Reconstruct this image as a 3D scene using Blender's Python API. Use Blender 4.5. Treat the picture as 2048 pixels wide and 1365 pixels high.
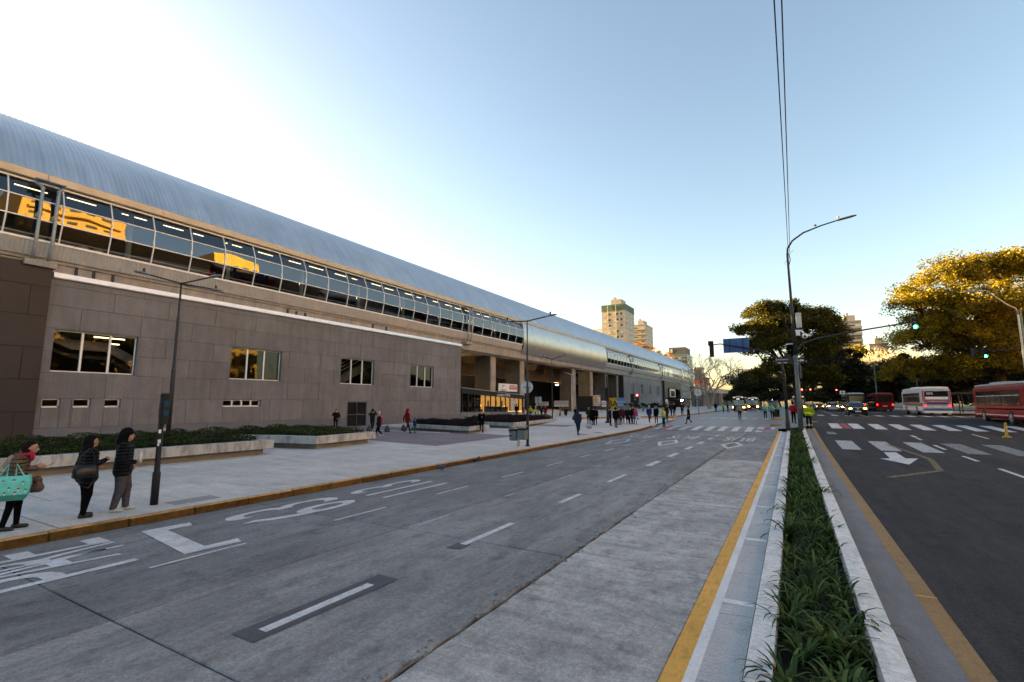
import bpy, bmesh, math, random
import numpy as np
from mathutils import Vector, Matrix
random.seed(7); RNG = np.random.default_rng(11)
for o in list(bpy.data.objects): bpy.data.objects.remove(o)
S = bpy.context.scene
COL = S.collection
R = math.radians
# ---------------------------------------------------------------- camera
F, CX, CY, CAMH = 967.0, 1024.0, 682.5, 2.4
PITCH = math.atan((806 - CY) / F); YAW = math.atan((1585 - CX) * math.cos(PITCH) / F)
cam = bpy.data.cameras.new('camera'); cam.sensor_width = 36; cam.lens = F * 36 / 2048
cam.clip_end = 6000; cam.clip_start = .05
camo = bpy.data.objects.new('camera', cam); COL.objects.link(camo)
camo.location = (0, 0, CAMH); camo.rotation_euler = (math.pi / 2 + PITCH, 0, YAW)
S.camera = camo
# ---------------------------------------------------------------- sky, sun, exposure
SUN_AZ, SUN_EL = R(-92), R(7.0)          # azimuth from +Y, negative to the left
w = bpy.data.worlds.new('World'); S.world = w; w.use_nodes = True
nt = w.node_tree; nt.nodes.clear()
sky = nt.nodes.new('ShaderNodeTexSky'); sky.sky_type = 'NISHITA'; sky.sun_disc = False
sky.sun_elevation = SUN_EL; sky.sun_rotation = SUN_AZ
sky.altitude = 20; sky.air_density = 1.0; sky.dust_density = 1.2; sky.ozone_density = 1.7
bg = nt.nodes.new('ShaderNodeBackground'); bg.inputs[1].default_value = 0.05
ow = nt.nodes.new('ShaderNodeOutputWorld')
wbn = nt.nodes.new('ShaderNodeMix'); wbn.data_type = 'RGBA'; wbn.blend_type = 'MULTIPLY'; wbn.inputs[0].default_value = 1; wbn.inputs[7].default_value = (1.17, 1.0, .885, 1)   # daylight white balance
nt.links.new(sky.outputs[0], wbn.inputs[6]); nt.links.new(wbn.outputs[2], bg.inputs[0]); nt.links.new(bg.outputs[0], ow.inputs[0])
sun = bpy.data.lights.new('sun', 'SUN'); sun.energy = 5.0; sun.angle = R(.6); sun.color = (1, .68, .25)
suno = bpy.data.objects.new('sun', sun); COL.objects.link(suno)
SD = Vector((math.sin(SUN_AZ) * math.cos(SUN_EL), math.cos(SUN_AZ) * math.cos(SUN_EL), math.sin(SUN_EL)))
suno.rotation_euler = (-SD).to_track_quat('-Z', 'Y').to_euler(); suno.location = SD * 300
S.view_settings.view_transform = 'Standard'; S.view_settings.look = 'None'
S.view_settings.exposure = 3.55; S.view_settings.gamma = 1
S.render.engine = 'CYCLES'; S.cycles.use_denoising = True
S.cycles.max_bounces = 6; S.cycles.transparent_max_bounces = 12
# ---------------------------------------------------------------- pixel -> place
_f = np.array([-math.sin(YAW) * math.cos(PITCH), math.cos(YAW) * math.cos(PITCH), math.sin(PITCH)])
_r = np.array([math.cos(YAW), math.sin(YAW), 0]); _u = np.cross(_r, _f); _c = np.array([0, 0, CAMH])
def ray(u, v): return _f * F + _r * (u - CX) - _u * (v - CY)
ZL = ([-50, 42, 47, 52, 60, 75, 120, 400], [0, 0, .18, .36, .5, .58, .62, .62])
ZR = ([-50, 18, 30, 40, 50, 58, 90, 120, 400], [0, 0, .12, .4, .8, 1.02, 1.02, .85, .8])
def sst(t): t = np.clip(t, 0, 1); return t * t * (3 - 2 * t)
def gz(x, y):
    k = sst((x + 2.0) / 5.0)
    return np.interp(y, *ZL) * (1 - k) + np.interp(y, *ZR) * k
def G(u, v, dz=0.0):
    d = ray(u, v); d = d / np.linalg.norm(d); t = 1.0
    while t < 600:
        p = _c + d * t
        if p[2] <= gz(p[0], p[1]) + dz: break
        t += .05 if t < 60 else .3
    return p
def PX(u, v, x): d = ray(u, v); return _c + d * (x / d[0])
def PY(u, v, y): d = ray(u, v); return _c + d * (y / d[1])
# ---------------------------------------------------------------- materials
def ND(t, typ, **kw):
    n = t.nodes.new(typ)
    for k, v in kw.items():
        if k.startswith('i'): n.inputs[int(k[1:])].default_value = v
        else: setattr(n, k, v)
    return n
MATS = {}
def newmat(name):
    m = bpy.data.materials.new(name); m.use_nodes = True
    t = m.node_tree; b = t.nodes['Principled BSDF']; MATS[name] = m
    return m, t, b
def ramp(t, stops):
    n = t.nodes.new('ShaderNodeValToRGB'); e = n.color_ramp.elements
    while len(e) < len(stops): e.new(.5)
    for i, (p, c) in enumerate(stops):
        e[i].position = p; e[i].color = (*c, 1) if len(c) == 3 else c
    return n
def M(name, col, rough=.6, metal=0, var=.18, scale=3.0, bump=0.0, bscale=40, spec=.5, emit=None, es=0, coat=0):
    if name in MATS: return MATS[name]
    m, t, b = newmat(name)
    geo = ND(t, 'ShaderNodeNewGeometry')
    b.inputs['Roughness'].default_value = rough; b.inputs['Metallic'].default_value = metal
    b.inputs['Specular IOR Level'].default_value = spec; b.inputs['Coat Weight'].default_value = coat
    if var > 0:
        n = ND(t, 'ShaderNodeTexNoise'); n.inputs['Scale'].default_value = scale; n.inputs['Detail'].default_value = 5
        t.links.new(geo.outputs['Position'], n.inputs['Vector'])
        lo = [max(0, c * (1 - var)) for c in col]; hi = [min(1, c * (1 + var)) for c in col]
        rp = ramp(t, [(.3, lo), (.7, hi)]); t.links.new(n.outputs['Fac'], rp.inputs[0])
        t.links.new(rp.outputs[0], b.inputs['Base Color'])
    else: b.inputs['Base Color'].default_value = (*col, 1)
    if bump > 0:
        n2 = ND(t, 'ShaderNodeTexNoise'); n2.inputs['Scale'].default_value = bscale; n2.inputs['Detail'].default_value = 3
        t.links.new(geo.outputs['Position'], n2.inputs['Vector'])
        bp = ND(t, 'ShaderNodeBump'); bp.inputs['Strength'].default_value = bump; bp.inputs['Distance'].default_value = .02
        t.links.new(n2.outputs['Fac'], bp.inputs['Height']); t.links.new(bp.outputs[0], b.inputs['Normal'])
    if emit: b.inputs['Emission Color'].default_value = (*emit, 1); b.inputs['Emission Strength'].default_value = es
    return m
def layered(name, base, layers, rough=.85, bump=.25, bscale=60, objvar=0.0, spec=.3):
    """base colour multiplied by several noises: (scale xyz, low, high, rampLo, rampHi)"""
    m, t, b = newmat(name); geo = ND(t, 'ShaderNodeNewGeometry')
    cur = ND(t, 'ShaderNodeRGB'); cur.outputs[0].default_value = (*base, 1); out = cur.outputs[0]
    for (sc, lo, hi, a, z) in layers:
        mp = ND(t, 'ShaderNodeMapping'); mp.inputs['Scale'].default_value = sc
        t.links.new(geo.outputs['Position'], mp.inputs['Vector'])
        n = ND(t, 'ShaderNodeTexNoise'); n.inputs['Scale'].default_value = 1; n.inputs['Detail'].default_value = 6; n.inputs['Roughness'].default_value = .62
        t.links.new(mp.outputs[0], n.inputs['Vector'])
        rp = ramp(t, [(a, (lo,) * 3 if isinstance(lo, float) else lo), (z, (hi,) * 3 if isinstance(hi, float) else hi)])
        t.links.new(n.outputs['Fac'], rp.inputs[0])
        mx = ND(t, 'ShaderNodeMix', data_type='RGBA', blend_type='MULTIPLY'); mx.inputs[0].default_value = 1
        t.links.new(out, mx.inputs[6]); t.links.new(rp.outputs[0], mx.inputs[7]); out = mx.outputs[2]
    if objvar:
        oi = ND(t, 'ShaderNodeObjectInfo'); mr = ND(t, 'ShaderNodeMapRange'); mr.inputs[3].default_value = 1 - objvar; mr.inputs[4].default_value = 1 + objvar
        t.links.new(oi.outputs['Random'], mr.inputs[0])
        mx = ND(t, 'ShaderNodeMix', data_type='RGBA', blend_type='MULTIPLY'); mx.inputs[0].default_value = 1
        t.links.new(out, mx.inputs[6]); t.links.new(mr.outputs[0], mx.inputs[7]); out = mx.outputs[2]
    t.links.new(out, b.inputs['Base Color']); b.inputs['Roughness'].default_value = rough; b.inputs['Specular IOR Level'].default_value = spec
    n2 = ND(t, 'ShaderNodeTexNoise'); n2.inputs['Scale'].default_value = bscale; n2.inputs['Detail'].default_value = 4
    t.links.new(geo.outputs['Position'], n2.inputs['Vector'])
    bp = ND(t, 'ShaderNodeBump'); bp.inputs['Strength'].default_value = bump; bp.inputs['Distance'].default_value = .02
    t.links.new(n2.outputs['Fac'], bp.inputs['Height']); t.links.new(bp.outputs[0], b.inputs['Normal'])
    return m
def paint(name, col, wear=.5, scale=2.2, rough=.7):
    """road paint, worn through to the road below where the noise says so"""
    m, t, b = newmat(name); geo = ND(t, 'ShaderNodeNewGeometry')
    b.inputs['Roughness'].default_value = rough
    n = ND(t, 'ShaderNodeTexNoise'); n.inputs['Scale'].default_value = scale; n.inputs['Detail'].default_value = 9; n.inputs['Roughness'].default_value = .75
    t.links.new(geo.outputs['Position'], n.inputs['Vector'])
    rp = ramp(t, [(.34, [c * .62 for c in col]), (.62, col)]); t.links.new(n.outputs['Fac'], rp.inputs[0]); t.links.new(rp.outputs[0], b.inputs['Base Color'])
    tr = ND(t, 'ShaderNodeBsdfTransparent'); mx = ND(t, 'ShaderNodeMixShader')
    n2 = ND(t, 'ShaderNodeTexNoise'); n2.inputs['Scale'].default_value = scale * 11; n2.inputs['Detail'].default_value = 10; n2.inputs['Roughness'].default_value = .7
    t.links.new(geo.outputs['Position'], n2.inputs['Vector'])
    r2 = ramp(t, [(wear - .16, (.1,) * 3), (wear + .06, (1, 1, 1))]); t.links.new(n2.outputs['Fac'], r2.inputs[0])
    t.links.new(r2.outputs[0], mx.inputs[0]); t.links.new(tr.outputs[0], mx.inputs[1]); t.links.new(b.outputs[0], mx.inputs[2])
    t.links.new(mx.outputs[0], t.nodes['Material Output'].inputs[0])
    return m
def glass(name, tint=(.55, .6, .62), refl=1.0, wav=.006, f0=1.5):
    m, t, b = newmat(name); t.nodes.remove(b)
    tr = ND(t, 'ShaderNodeBsdfTransparent'); tr.inputs[0].default_value = (*tint, 1)
    gl = ND(t, 'ShaderNodeBsdfGlossy'); gl.inputs[0].default_value = (refl,) * 3 + (1,); gl.inputs['Roughness'].default_value = .015
    lw = ND(t, 'ShaderNodeLayerWeight'); lw.inputs[0].default_value = .5; r0 = ((f0 - 1) / (f0 + 1)) ** 2
    pw = ND(t, 'ShaderNodeMath', operation='POWER'); pw.inputs[1].default_value = 4.2; t.links.new(lw.outputs['Facing'], pw.inputs[0])
    fr = ND(t, 'ShaderNodeMath', operation='MULTIPLY_ADD'); fr.inputs[1].default_value = 1 - r0; fr.inputs[2].default_value = r0; t.links.new(pw.outputs[0], fr.inputs[0])
    mx = ND(t, 'ShaderNodeMixShader')
    geo = ND(t, 'ShaderNodeNewGeometry'); n = ND(t, 'ShaderNodeTexNoise'); n.inputs['Scale'].default_value = .55; n.inputs['Detail'].default_value = 0
    t.links.new(geo.outputs['Position'], n.inputs['Vector'])
    bp = ND(t, 'ShaderNodeBump'); bp.inputs['Strength'].default_value = 1; bp.inputs['Distance'].default_value = wav
    t.links.new(n.outputs['Fac'], bp.inputs['Height']); t.links.new(bp.outputs[0], gl.inputs['Normal'])
    t.links.new(fr.outputs[0], mx.inputs[0]); t.links.new(tr.outputs[0], mx.inputs[1]); t.links.new(gl.outputs[0], mx.inputs[2])
    t.links.new(mx.outputs[0], t.nodes['Material Output'].inputs[0])
    return m
def leafmat(name, a, b_, c):
    m, t, b = newmat(name); t.nodes.remove(b)
    geo = ND(t, 'ShaderNodeNewGeometry'); n = ND(t, 'ShaderNodeTexNoise'); n.inputs['Scale'].default_value = .55; n.inputs['Detail'].default_value = 4
    t.links.new(geo.outputs['Position'], n.inputs['Vector'])
    ad = ND(t, 'ShaderNodeMath', operation='ADD'); ml = ND(t, 'ShaderNodeMath', operation='MULTIPLY_ADD'); ml.inputs[1].default_value = .5; ml.inputs[2].default_value = -.25
    t.links.new(geo.outputs['Random Per Island'], ml.inputs[0]); t.links.new(n.outputs['Fac'], ad.inputs[0]); t.links.new(ml.outputs[0], ad.inputs[1])
    rp = ramp(t, [(.25, a), (.5, b_), (.8, c)]); t.links.new(ad.outputs[0], rp.inputs[0])
    d = ND(t, 'ShaderNodeBsdfDiffuse'); tl = ND(t, 'ShaderNodeBsdfTranslucent'); gl = ND(t, 'ShaderNodeBsdfGlossy'); gl.inputs['Roughness'].default_value = .45
    t.links.new(rp.outputs[0], d.inputs[0]); t.links.new(rp.outputs[0], tl.inputs[0])
    mx = ND(t, 'ShaderNodeMixShader'); mx.inputs[0].default_value = .3
    t.links.new(d.outputs[0], mx.inputs[1]); t.links.new(tl.outputs[0], mx.inputs[2])
    m2 = ND(t, 'ShaderNodeMixShader'); m2.inputs[0].default_value = .02
    t.links.new(mx.outputs[0], m2.inputs[1]); t.links.new(gl.outputs[0], m2.inputs[2])
    t.links.new(m2.outputs[0], t.nodes['Material Output'].inputs[0])
    return m
# ---------------------------------------------------------------- mesh helpers
class MB:
    def __init__(s): s.v = []; s.f = []; s.m = []
    def add(s, vs, fs, m=0):
        o = len(s.v); s.v += [tuple(map(float, q)) for q in vs]; s.f += [[o + i for i in f] for f in fs]; s.m += [m] * len(fs)
    def box(s, a, b, m=0):
        x0, y0, z0 = a; x1, y1, z1 = b
        if x0 > x1: x0, x1 = x1, x0
        if y0 > y1: y0, y1 = y1, y0
        if z0 > z1: z0, z1 = z1, z0
        s.add([(x0, y0, z0), (x1, y0, z0), (x1, y1, z0), (x0, y1, z0), (x0, y0, z1), (x1, y0, z1), (x1, y1, z1), (x0, y1, z1)],
              [(0, 3, 2, 1), (4, 5, 6, 7), (0, 1, 5, 4), (1, 2, 6, 5), (2, 3, 7, 6), (3, 0, 4, 7)], m); return s
    def bev(s, a, b, r=.02, m=0):
        """box with chamfered vertical and top edges"""
        x0, y0, z0 = a; x1, y1, z1 = b
        lo = [(x0 + r, y0), (x1 - r, y0), (x1, y0 + r), (x1, y1 - r), (x1 - r, y1), (x0 + r, y1), (x0, y1 - r), (x0, y0 + r)]
        cx, cy = (x0 + x1) / 2, (y0 + y1) / 2
        hi = [(x + (r if x < cx else -r), y + (r if y < cy else -r)) for x, y in lo]
        s.loft([[(x, y, z0) for x, y in lo], [(x, y, z1 - r) for x, y in lo], [(x, y, z1) for x, y in hi]], True, True, m=m); return s
    def loft(s, rings, cap0=False, cap1=False, closed=True, m=0):
        n = len(rings[0]); vs = [p for r_ in rings for p in r_]; fs = []
        for i in range(len(rings) - 1):
            for j in range(n if closed else n - 1):
                k = (j + 1) % n; fs.append((i * n + j, i * n + k, (i + 1) * n + k, (i + 1) * n + j))
        if cap0: fs.append(tuple(range(n - 1, -1, -1)))
        if cap1: fs.append(tuple(range((len(rings) - 1) * n, len(rings) * n)))
        s.add(vs, fs, m); return s
    def tube(s, pts, r, n=8, cap=True, m=0):
        pts = [Vector(p) for p in pts]; rs = r if isinstance(r, (list, tuple)) else [r] * len(pts)
        rings = []; prev = None
        for i, p in enumerate(pts):
            d = (pts[min(i + 1, len(pts) - 1)] - pts[max(i - 1, 0)]).normalized()
            if prev is None: a = d.orthogonal().normalized()
            else:
                a = prev - d * prev.dot(d)
                a = a.normalized() if a.length > 1e-5 else d.orthogonal().normalized()
            prev = a; b = d.cross(a)
            rings.append([p + (a * math.cos(2 * math.pi * k / n) + b * math.sin(2 * math.pi * k / n)) * rs[i] for k in range(n)])
        s.loft(rings, cap, cap, m=m); return s
    def cyl(s, c, r, h, n=16, r2=None, m=0):
        return s.tube([c, (c[0], c[1], c[2] + h)], [r, r if r2 is None else r2], n, m=m)
    def disc(s, c, nrm, r, t=.02, n=20, m=0):
        c = Vector(c); d = Vector(nrm).normalized(); return s.tube([c - d * t / 2, c + d * t / 2], r, n, m=m)
    def prism(s, poly, z0, z1, m=0):
        n = len(poly); s.add([(x, y, z0) for x, y in poly] + [(x, y, z1) for x, y in poly],
              [tuple(range(n - 1, -1, -1)), tuple(range(n, 2 * n))] + [(i, (i + 1) % n, n + (i + 1) % n, n + i) for i in range(n)], m); return s
    def sphere(s, c, r, n=10, m=0, sc=(1, 1, 1)):
        rings = []
        for i in range(1, n):
            a = math.pi * i / n
            rings.append([(c[0] + r * sc[0] * math.sin(a) * math.cos(2 * math.pi * k / (2 * n)), c[1] + r * sc[1] * math.sin(a) * math.sin(2 * math.pi * k / (2 * n)), c[2] - r * sc[2] * math.cos(a)) for k in range(2 * n)])
        s.loft(rings, True, True, m=m); return s
    def build(s, name, mats, parent=None, smooth=False, at=None, kind=None, label=None):
        me = bpy.data.meshes.new(name)
        off = Vector((0, 0, 0)) if at is None else Vector(at)
        if at is None and parent is not None:
            q = parent
            while q is not None: off += Vector(q.location); q = q.parent
        me.from_pydata([(x - off[0], y - off[1], z - off[2]) for x, y, z in s.v], [], s.f)
        for mt in (mats if isinstance(mats, (list, tuple)) else [mats]): me.materials.append(mt)
        me.polygons.foreach_set('material_index', s.m)
        if smooth: me.polygons.foreach_set('use_smooth', [True] * len(me.polygons))
        me.validate(); me.update()
        o = bpy.data.objects.new(name, me); COL.objects.link(o); o.parent = parent
        if at is not None and parent is None: o.location = at
        if kind: o['kind'] = kind
        if label: o['label'] = label
        return o
def fast(name, V, Fq, mat, parent=None, smooth=False, kind=None):
    """numpy verts (world) and same-size faces -> object, relative to its parent"""
    off = np.zeros(3); q = parent
    while q is not None: off += np.array(q.location); q = q.parent
    me = bpy.data.meshes.new(name); V = np.asarray(V, dtype=np.float32) - off.astype(np.float32); Fq = np.asarray(Fq, dtype=np.int32)
    k = Fq.shape[1]
    me.vertices.add(len(V)); me.vertices.foreach_set('co', V.ravel()); me.loops.add(Fq.size); me.loops.foreach_set('vertex_index', Fq.ravel())
    me.polygons.add(len(Fq)); me.polygons.foreach_set('loop_start', np.arange(0, Fq.size, k, dtype=np.int32))
    if smooth: me.polygons.foreach_set('use_smooth', np.ones(len(Fq), dtype=bool))
    me.update(calc_edges=True); me.materials.append(mat)
    o = bpy.data.objects.new(name, me); COL.objects.link(o); o.parent = parent
    if kind: o['kind'] = kind
    return o
def thing(name, label, cat, loc=(0, 0, 0), rz=0, group=None):
    o = bpy.data.objects.new(name, None); COL.objects.link(o); o.location = tuple(map(float, loc)); o.rotation_euler = (0, 0, rz)
    o.empty_display_size = .2; return tag(o, label, cat, group)
def tag(o, label, cat, group=None):
    o['label'] = label; o['category'] = cat
    if group: o['group'] = group
    return o
def struct(o): o['kind'] = 'structure'; return o
def inst(src, parent, loc=None, mats=None):
    c = src.copy(); COL.objects.link(c); c.parent = parent
    if loc is not None: c.location = loc
    return c
def copy_tree(o, loc, rz, label, parent=None):
    c = o.copy(); COL.objects.link(c); c.parent = parent
    if parent is None: c.location = loc; c.rotation_euler = (0, 0, rz); c['label'] = label
    for ch in list(o.children): copy_tree(ch, None, None, None, c)
    return c
def text_mesh(body, size=1.0, ext=0.0, bold=False):
    cu = bpy.data.curves.new('lettering', 'FONT'); cu.body = body; cu.size = size; cu.extrude = ext; cu.align_x = 'CENTER'; cu.align_y = 'CENTER'; cu.resolution_u = 3
    if bold: cu.offset = .012 * size
    o = bpy.data.objects.new('lettering', cu); COL.objects.link(o)
    dg = bpy.context.evaluated_depsgraph_get(); me = bpy.data.meshes.new_from_object(o.evaluated_get(dg))
    bpy.data.objects.remove(o); bpy.data.curves.remove(cu); return me
def text_obj(name, body, mat, parent, mw, size=1, ext=.002, bold=False):
    """lettering under parent; mw places it in the world"""
    me = text_mesh(body, size, ext, bold); me.materials.clear(); me.materials.append(mat)
    off = Vector((0, 0, 0)); q = parent
    while q is not None: off += Vector(q.location); q = q.parent
    me.transform(Matrix.Translation(-off) @ mw)
    o = bpy.data.objects.new(name, me); COL.objects.link(o); o.parent = parent; return o
def frame_mat(org, ex, ey):
    ex = Vector(ex).normalized(); ey = Vector(ey).normalized(); ez = ex.cross(ey)
    return Matrix(((ex[0], ey[0], ez[0], org[0]), (ex[1], ey[1], ez[1], org[1]), (ex[2], ey[2], ez[2], org[2]), (0, 0, 0, 1)))
# ================================================================ materials
conc_road = layered('road concrete', (.185, .185, .187), [((.35, .22, 1), .72, 1.18, .3, .7), ((2.2, .5, 1), .78, 1.1, .35, .62), ((9, 1.2, 1), .84, 1.1, .3, .7), ((16, 14, 16), .76, 1.2, .3, .7), ((38, 38, 38), .72, 1.25, .3, .7), ((1.3, 1.1, 1), .5, 1.0, .25, .42), ((4.2, 2.6, 1), .62, 1.05, .28, .48)], objvar=.06, rough=.75)
conc_lite = layered('road concrete pale', (.40, .392, .38), [((.4, .3, 1), .74, 1.14, .3, .7), ((1.6, .9, 1), .72, 1.1, .32, .6), ((38, 38, 38), .72, 1.25, .3, .7), ((15, 13, 15), .78, 1.18, .3, .7), ((2.8, 2.2, 1), .6, 1.0, .28, .45), ((.9, 5, 1), .74, 1.08, .3, .6), ((6, 4, 1), .72, 1.06, .28, .5)], objvar=.04, rough=.75)
conc_mid = layered('road concrete mid', (.225, .224, .222), [((.35, .22, 1), .74, 1.16, .3, .7), ((2.2, .5, 1), .76, 1.1, .35, .62), ((9, 1.2, 1), .84, 1.1, .3, .7), ((16, 14, 16), .76, 1.2, .3, .7), ((38, 38, 38), .72, 1.25, .3, .7), ((1.3, 1.1, 1), .55, 1.0, .25, .42), ((4.2, 2.6, 1), .64, 1.05, .28, .48)], objvar=.08, rough=.75)
asph = layered('asphalt', (.036, .036, .039), [((.25, .1, 1), .74, 1.25, .3, .7), ((1.1, .05, 1), .74, 1.22, .34, .64), ((3.6, 1.0, 1), .78, 1.2, .3, .7), ((1.4, 1.2, 1), .72, 1.0, .3, .42), ((22, 22, 22), .7, 1.4, .3, .7), ((60, 60, 60), .6, 1.5, .3, .7)], bump=.5, bscale=120, rough=.85, spec=.15)
asph2 = layered('asphalt grey', (.15, .147, .152), [((.2, .15, 1), .8, 1.2, .3, .7), ((2, .8, 1), .82, 1.1, .3, .7), ((50, 50, 50), .7, 1.35, .3, .7)], bump=.15, bscale=120, rough=.5, spec=.5)
joint_m = M('joint tar', (.045, .043, .045), .9, var=.3, scale=9)
pave_m = layered('plaza cement', (.51, .495, .475), [((.3, .3, .3), .86, 1.1, .3, .7), ((1.7, 1.7, 1), .88, 1.06, .3, .65), ((45, 45, 45), .74, 1.22, .3, .7), ((16, 16, 16), .84, 1.12, .3, .7), ((3.3, 2.1, 1), .74, 1.0, .25, .38), ((9, 9, 1), .72, 1.02, .24, .34), ((.5, 3.2, 1), .86, 1.05, .3, .6)], objvar=.05, rough=.85)
pavej_m = M('plaza joint', (.52, .52, .52), .9, var=.12)
brickp_m = layered('plaza purple pavers', (.205, .175, .19), [((.5, .5, 1), .82, 1.15, .3, .7), ((5, 5, 1), .8, 1.2, .3, .7), ((26, 26, 26), .7, 1.3, .3, .7)])
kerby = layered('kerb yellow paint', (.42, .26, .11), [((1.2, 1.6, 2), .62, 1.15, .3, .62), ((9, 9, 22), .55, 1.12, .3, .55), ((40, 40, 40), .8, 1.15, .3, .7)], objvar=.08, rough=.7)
kerbside = layered('kerb side grimy shaded yellow', (.085, .042, .008), [((2.5, 1.2, 3), .55, 1.5, .3, .7), ((12, 9, 16), .6, 1.5, .3, .7)], objvar=.15, rough=.8)  # grime plus the shade of the upright face, both in the colour
yline = layered('yellow line paint', (.62, .33, .06), [((1.0, .8, 1), .8, 1.1, .3, .7), ((14, 6, 1), .78, 1.1, .28, .5), ((45, 45, 45), .84, 1.15, .3, .7)], rough=.7)
yline2 = layered('yellow line dusty', (.27, .165, .07), [((1.0, .8, 1), .8, 1.1, .3, .7), ((14, 6, 1), .78, 1.1, .28, .5), ((45, 45, 45), .8, 1.2, .3, .7)], rough=.75)
whitep = paint('white road paint', (.62, .63, .64), .40)
whitew = paint('white road paint worn', (.5, .51, .52), .47)
whiteg = paint('white road paint ghost', (.34, .345, .355), .52)
yghost = paint('yellow road paint ghost', (.26, .19, .08), .52)
redp = paint('red road paint', (.34, .035, .05), .38)
blackseal = paint('black sealer', (.07, .07, .078), .38)
medconc = layered('median cement', (.68, .67, .65), [((.6, .6, 1), .82, 1.1, .3, .7), ((3, 22, 1), .84, 1.08, .3, .7), ((40, 40, 40), .78, 1.2, .3, .7), ((13, 11, 13), .84, 1.12, .3, .7), ((2.5, 1.8, 2), .76, 1.0, .28, .45), ((7, 3, 2), .84, 1.04, .28, .46)])
gutconc = layered('gutter cement', (.46, .455, .45), [((.6, .6, 1), .84, 1.1, .3, .7), ((3, 40, 1), .86, 1.08, .3, .7), ((40, 40, 40), .78, 1.2, .3, .7), ((2.5, 1.2, 2), .76, 1.0, .28, .45)])
medgrey = layered('median gutter grey', (.19, .19, .2), [((.6, .4, 1), .82, 1.1, .3, .7), ((6, 2, 1), .84, 1.08, .3, .7), ((40, 40, 40), .8, 1.18, .3, .7)])
whitegut = layered('gutter white', (.72, .72, .72), [((2, .8, 1), .8, 1.05, .3, .7), ((30, 30, 30), .84, 1.1, .3, .7)])
soil = layered('planter soil', (.010, .008, .006), [((3, 3, 3), .6, 1.4, .3, .7), ((30, 30, 30), .5, 1.7, .3, .7)], bump=1, bscale=50)
parkg = layered('park ground', (.06, .06, .035), [((.3, .3, 1), .6, 1.3, .3, .7), ((8, 8, 8), .6, 1.4, .3, .7)])
steel_d = M('dark painted steel', (.028, .031, .036), .55, .1, var=.25, scale=14, spec=.3)
steel_b = M('black painted steel', (.012, .012, .014), .6, 0, var=.2, spec=.25)
steel_g = M('galvanised steel', (.36, .38, .4), .38, .75, var=.2, scale=12)
steel_bl = M('blue grey pole paint', (.085, .11, .125), .5, .25, var=.35, scale=9)
white_pl = M('white enamel', (.72, .72, .72), .4, var=.06)
rubber = M('tyre rubber', (.018, .018, .018), .8, var=.2)
chrome = M('bright metal', (.6, .6, .6), .25, .9, var=.05)
# ================================================================ ground and roads
def sheet(name, x0, x1, y0, y1, z, mat, nx=1, ny=1, zf=None):
    xs = np.linspace(x0, x1, nx + 1); ys = np.linspace(y0, y1, ny + 1); V = []; Fq = []
    for y in ys:
        for x in xs: V.append((x, y, z + (gz(x, y) if zf is None else zf(x, y))))
    for j in range(ny):
        for i in range(nx): a = j * (nx + 1) + i; Fq.append((a, a + 1, a + nx + 2, a + nx + 1))
    return struct(fast(name, V, Fq, mat))
flat = lambda x, y: 0.0
sheet('ground', -2500, 2500, -1500, 3500, -.25, parkg, zf=flat)
left_road = sheet('left_road', -11.5, -1.0, -14, 47.0, -.05, joint_m, 1, 1, flat)
sheet('crossing_road', -60, 1.3, 46.9, 82.5, -.004, asph2, 60, 36)
sheet('far_left_road', -13.4, 1.3, 82.4, 420, -.008, asph2, 8, 60)
right_road = sheet('right_road', 1.3, 16.2, -14, 420, -.002, asph, 12, 180)
sheet('cross_street', 16.1, 90, 52, 76, -.006, asph, 30, 12)
# concrete slabs of the bus lanes
ycuts = [-12.4, -7.4, -2.3, 2.75, 7.35, 12.45, 17.6, 22.8, 27.9, 33.0, 38.1, 43.2, 46.95]
xcuts = [-11.4, -6.72, -3.2, -1.16]
def rough_edge(a, b, amp, n):
    return [(a[0] + (b[0] - a[0]) * t + (random.uniform(-amp, amp) if 0 < t < 1 else 0) * (1 if a[0] == b[0] else .3), a[1] + (b[1] - a[1]) * t + (random.uniform(-amp, amp) if 0 < t < 1 else 0) * (1 if a[1] == b[1] else .3)) for t in np.linspace(0, 1, n, endpoint=False)]
for j in range(len(ycuts) - 1):
    for i in range(3):
        g = .012; x0, x1, y0, y1 = xcuts[i] + g, xcuts[i + 1] - g, ycuts[j] + g, ycuts[j + 1] - g
        if i == 1: x1 -= .03
        am = (.006, .006)[0]; big = .028
        zz = lambda x, y: gz(x, y)
        poly = rough_edge((x0, y0), (x1, y0), am, 7) + rough_edge((x1, y0), (x1, y1), big if i == 1 else am, 26) + rough_edge((x1, y1), (x0, y1), am, 7) + rough_edge((x0, y1), (x0, y0), big * .5 if i == 2 else am, 18)
        b = MB(); n = len(poly); c0 = (xcuts[i] + xcuts[i + 1]) / 2, (y0 + y1) / 2
        inn = [(c0[0] + (x - c0[0]) * .992, c0[1] + (y - c0[1]) * .994) for x, y in poly]
        dz = random.uniform(-.003, .003)
        b.loft([[(x, y, -.12) for x, y in poly], [(x, y, gz(x, y) - .010 + dz) for x, y in poly], [(x, y, gz(x, y) + dz) for x, y in inn]], False, True)
        b.build('concrete_slab', (conc_lite if y0 < 21 else conc_mid) if i == 2 else (conc_mid if i == 1 else conc_road), left_road)
# patched joint debris along the broken seam
b = MB()
for k in range(420):
    y = random.uniform(3, 36); x = -3.2 + random.gauss(-.09, .07); r = random.uniform(.008, .03)
    b.sphere((x, y, .006), r, 4, sc=(1, 1.4, .5))
b.build('loose_chippings', M('seam chippings', (.2, .19, .185), .9, var=.4, scale=30), left_road, kind='stuff')
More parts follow.
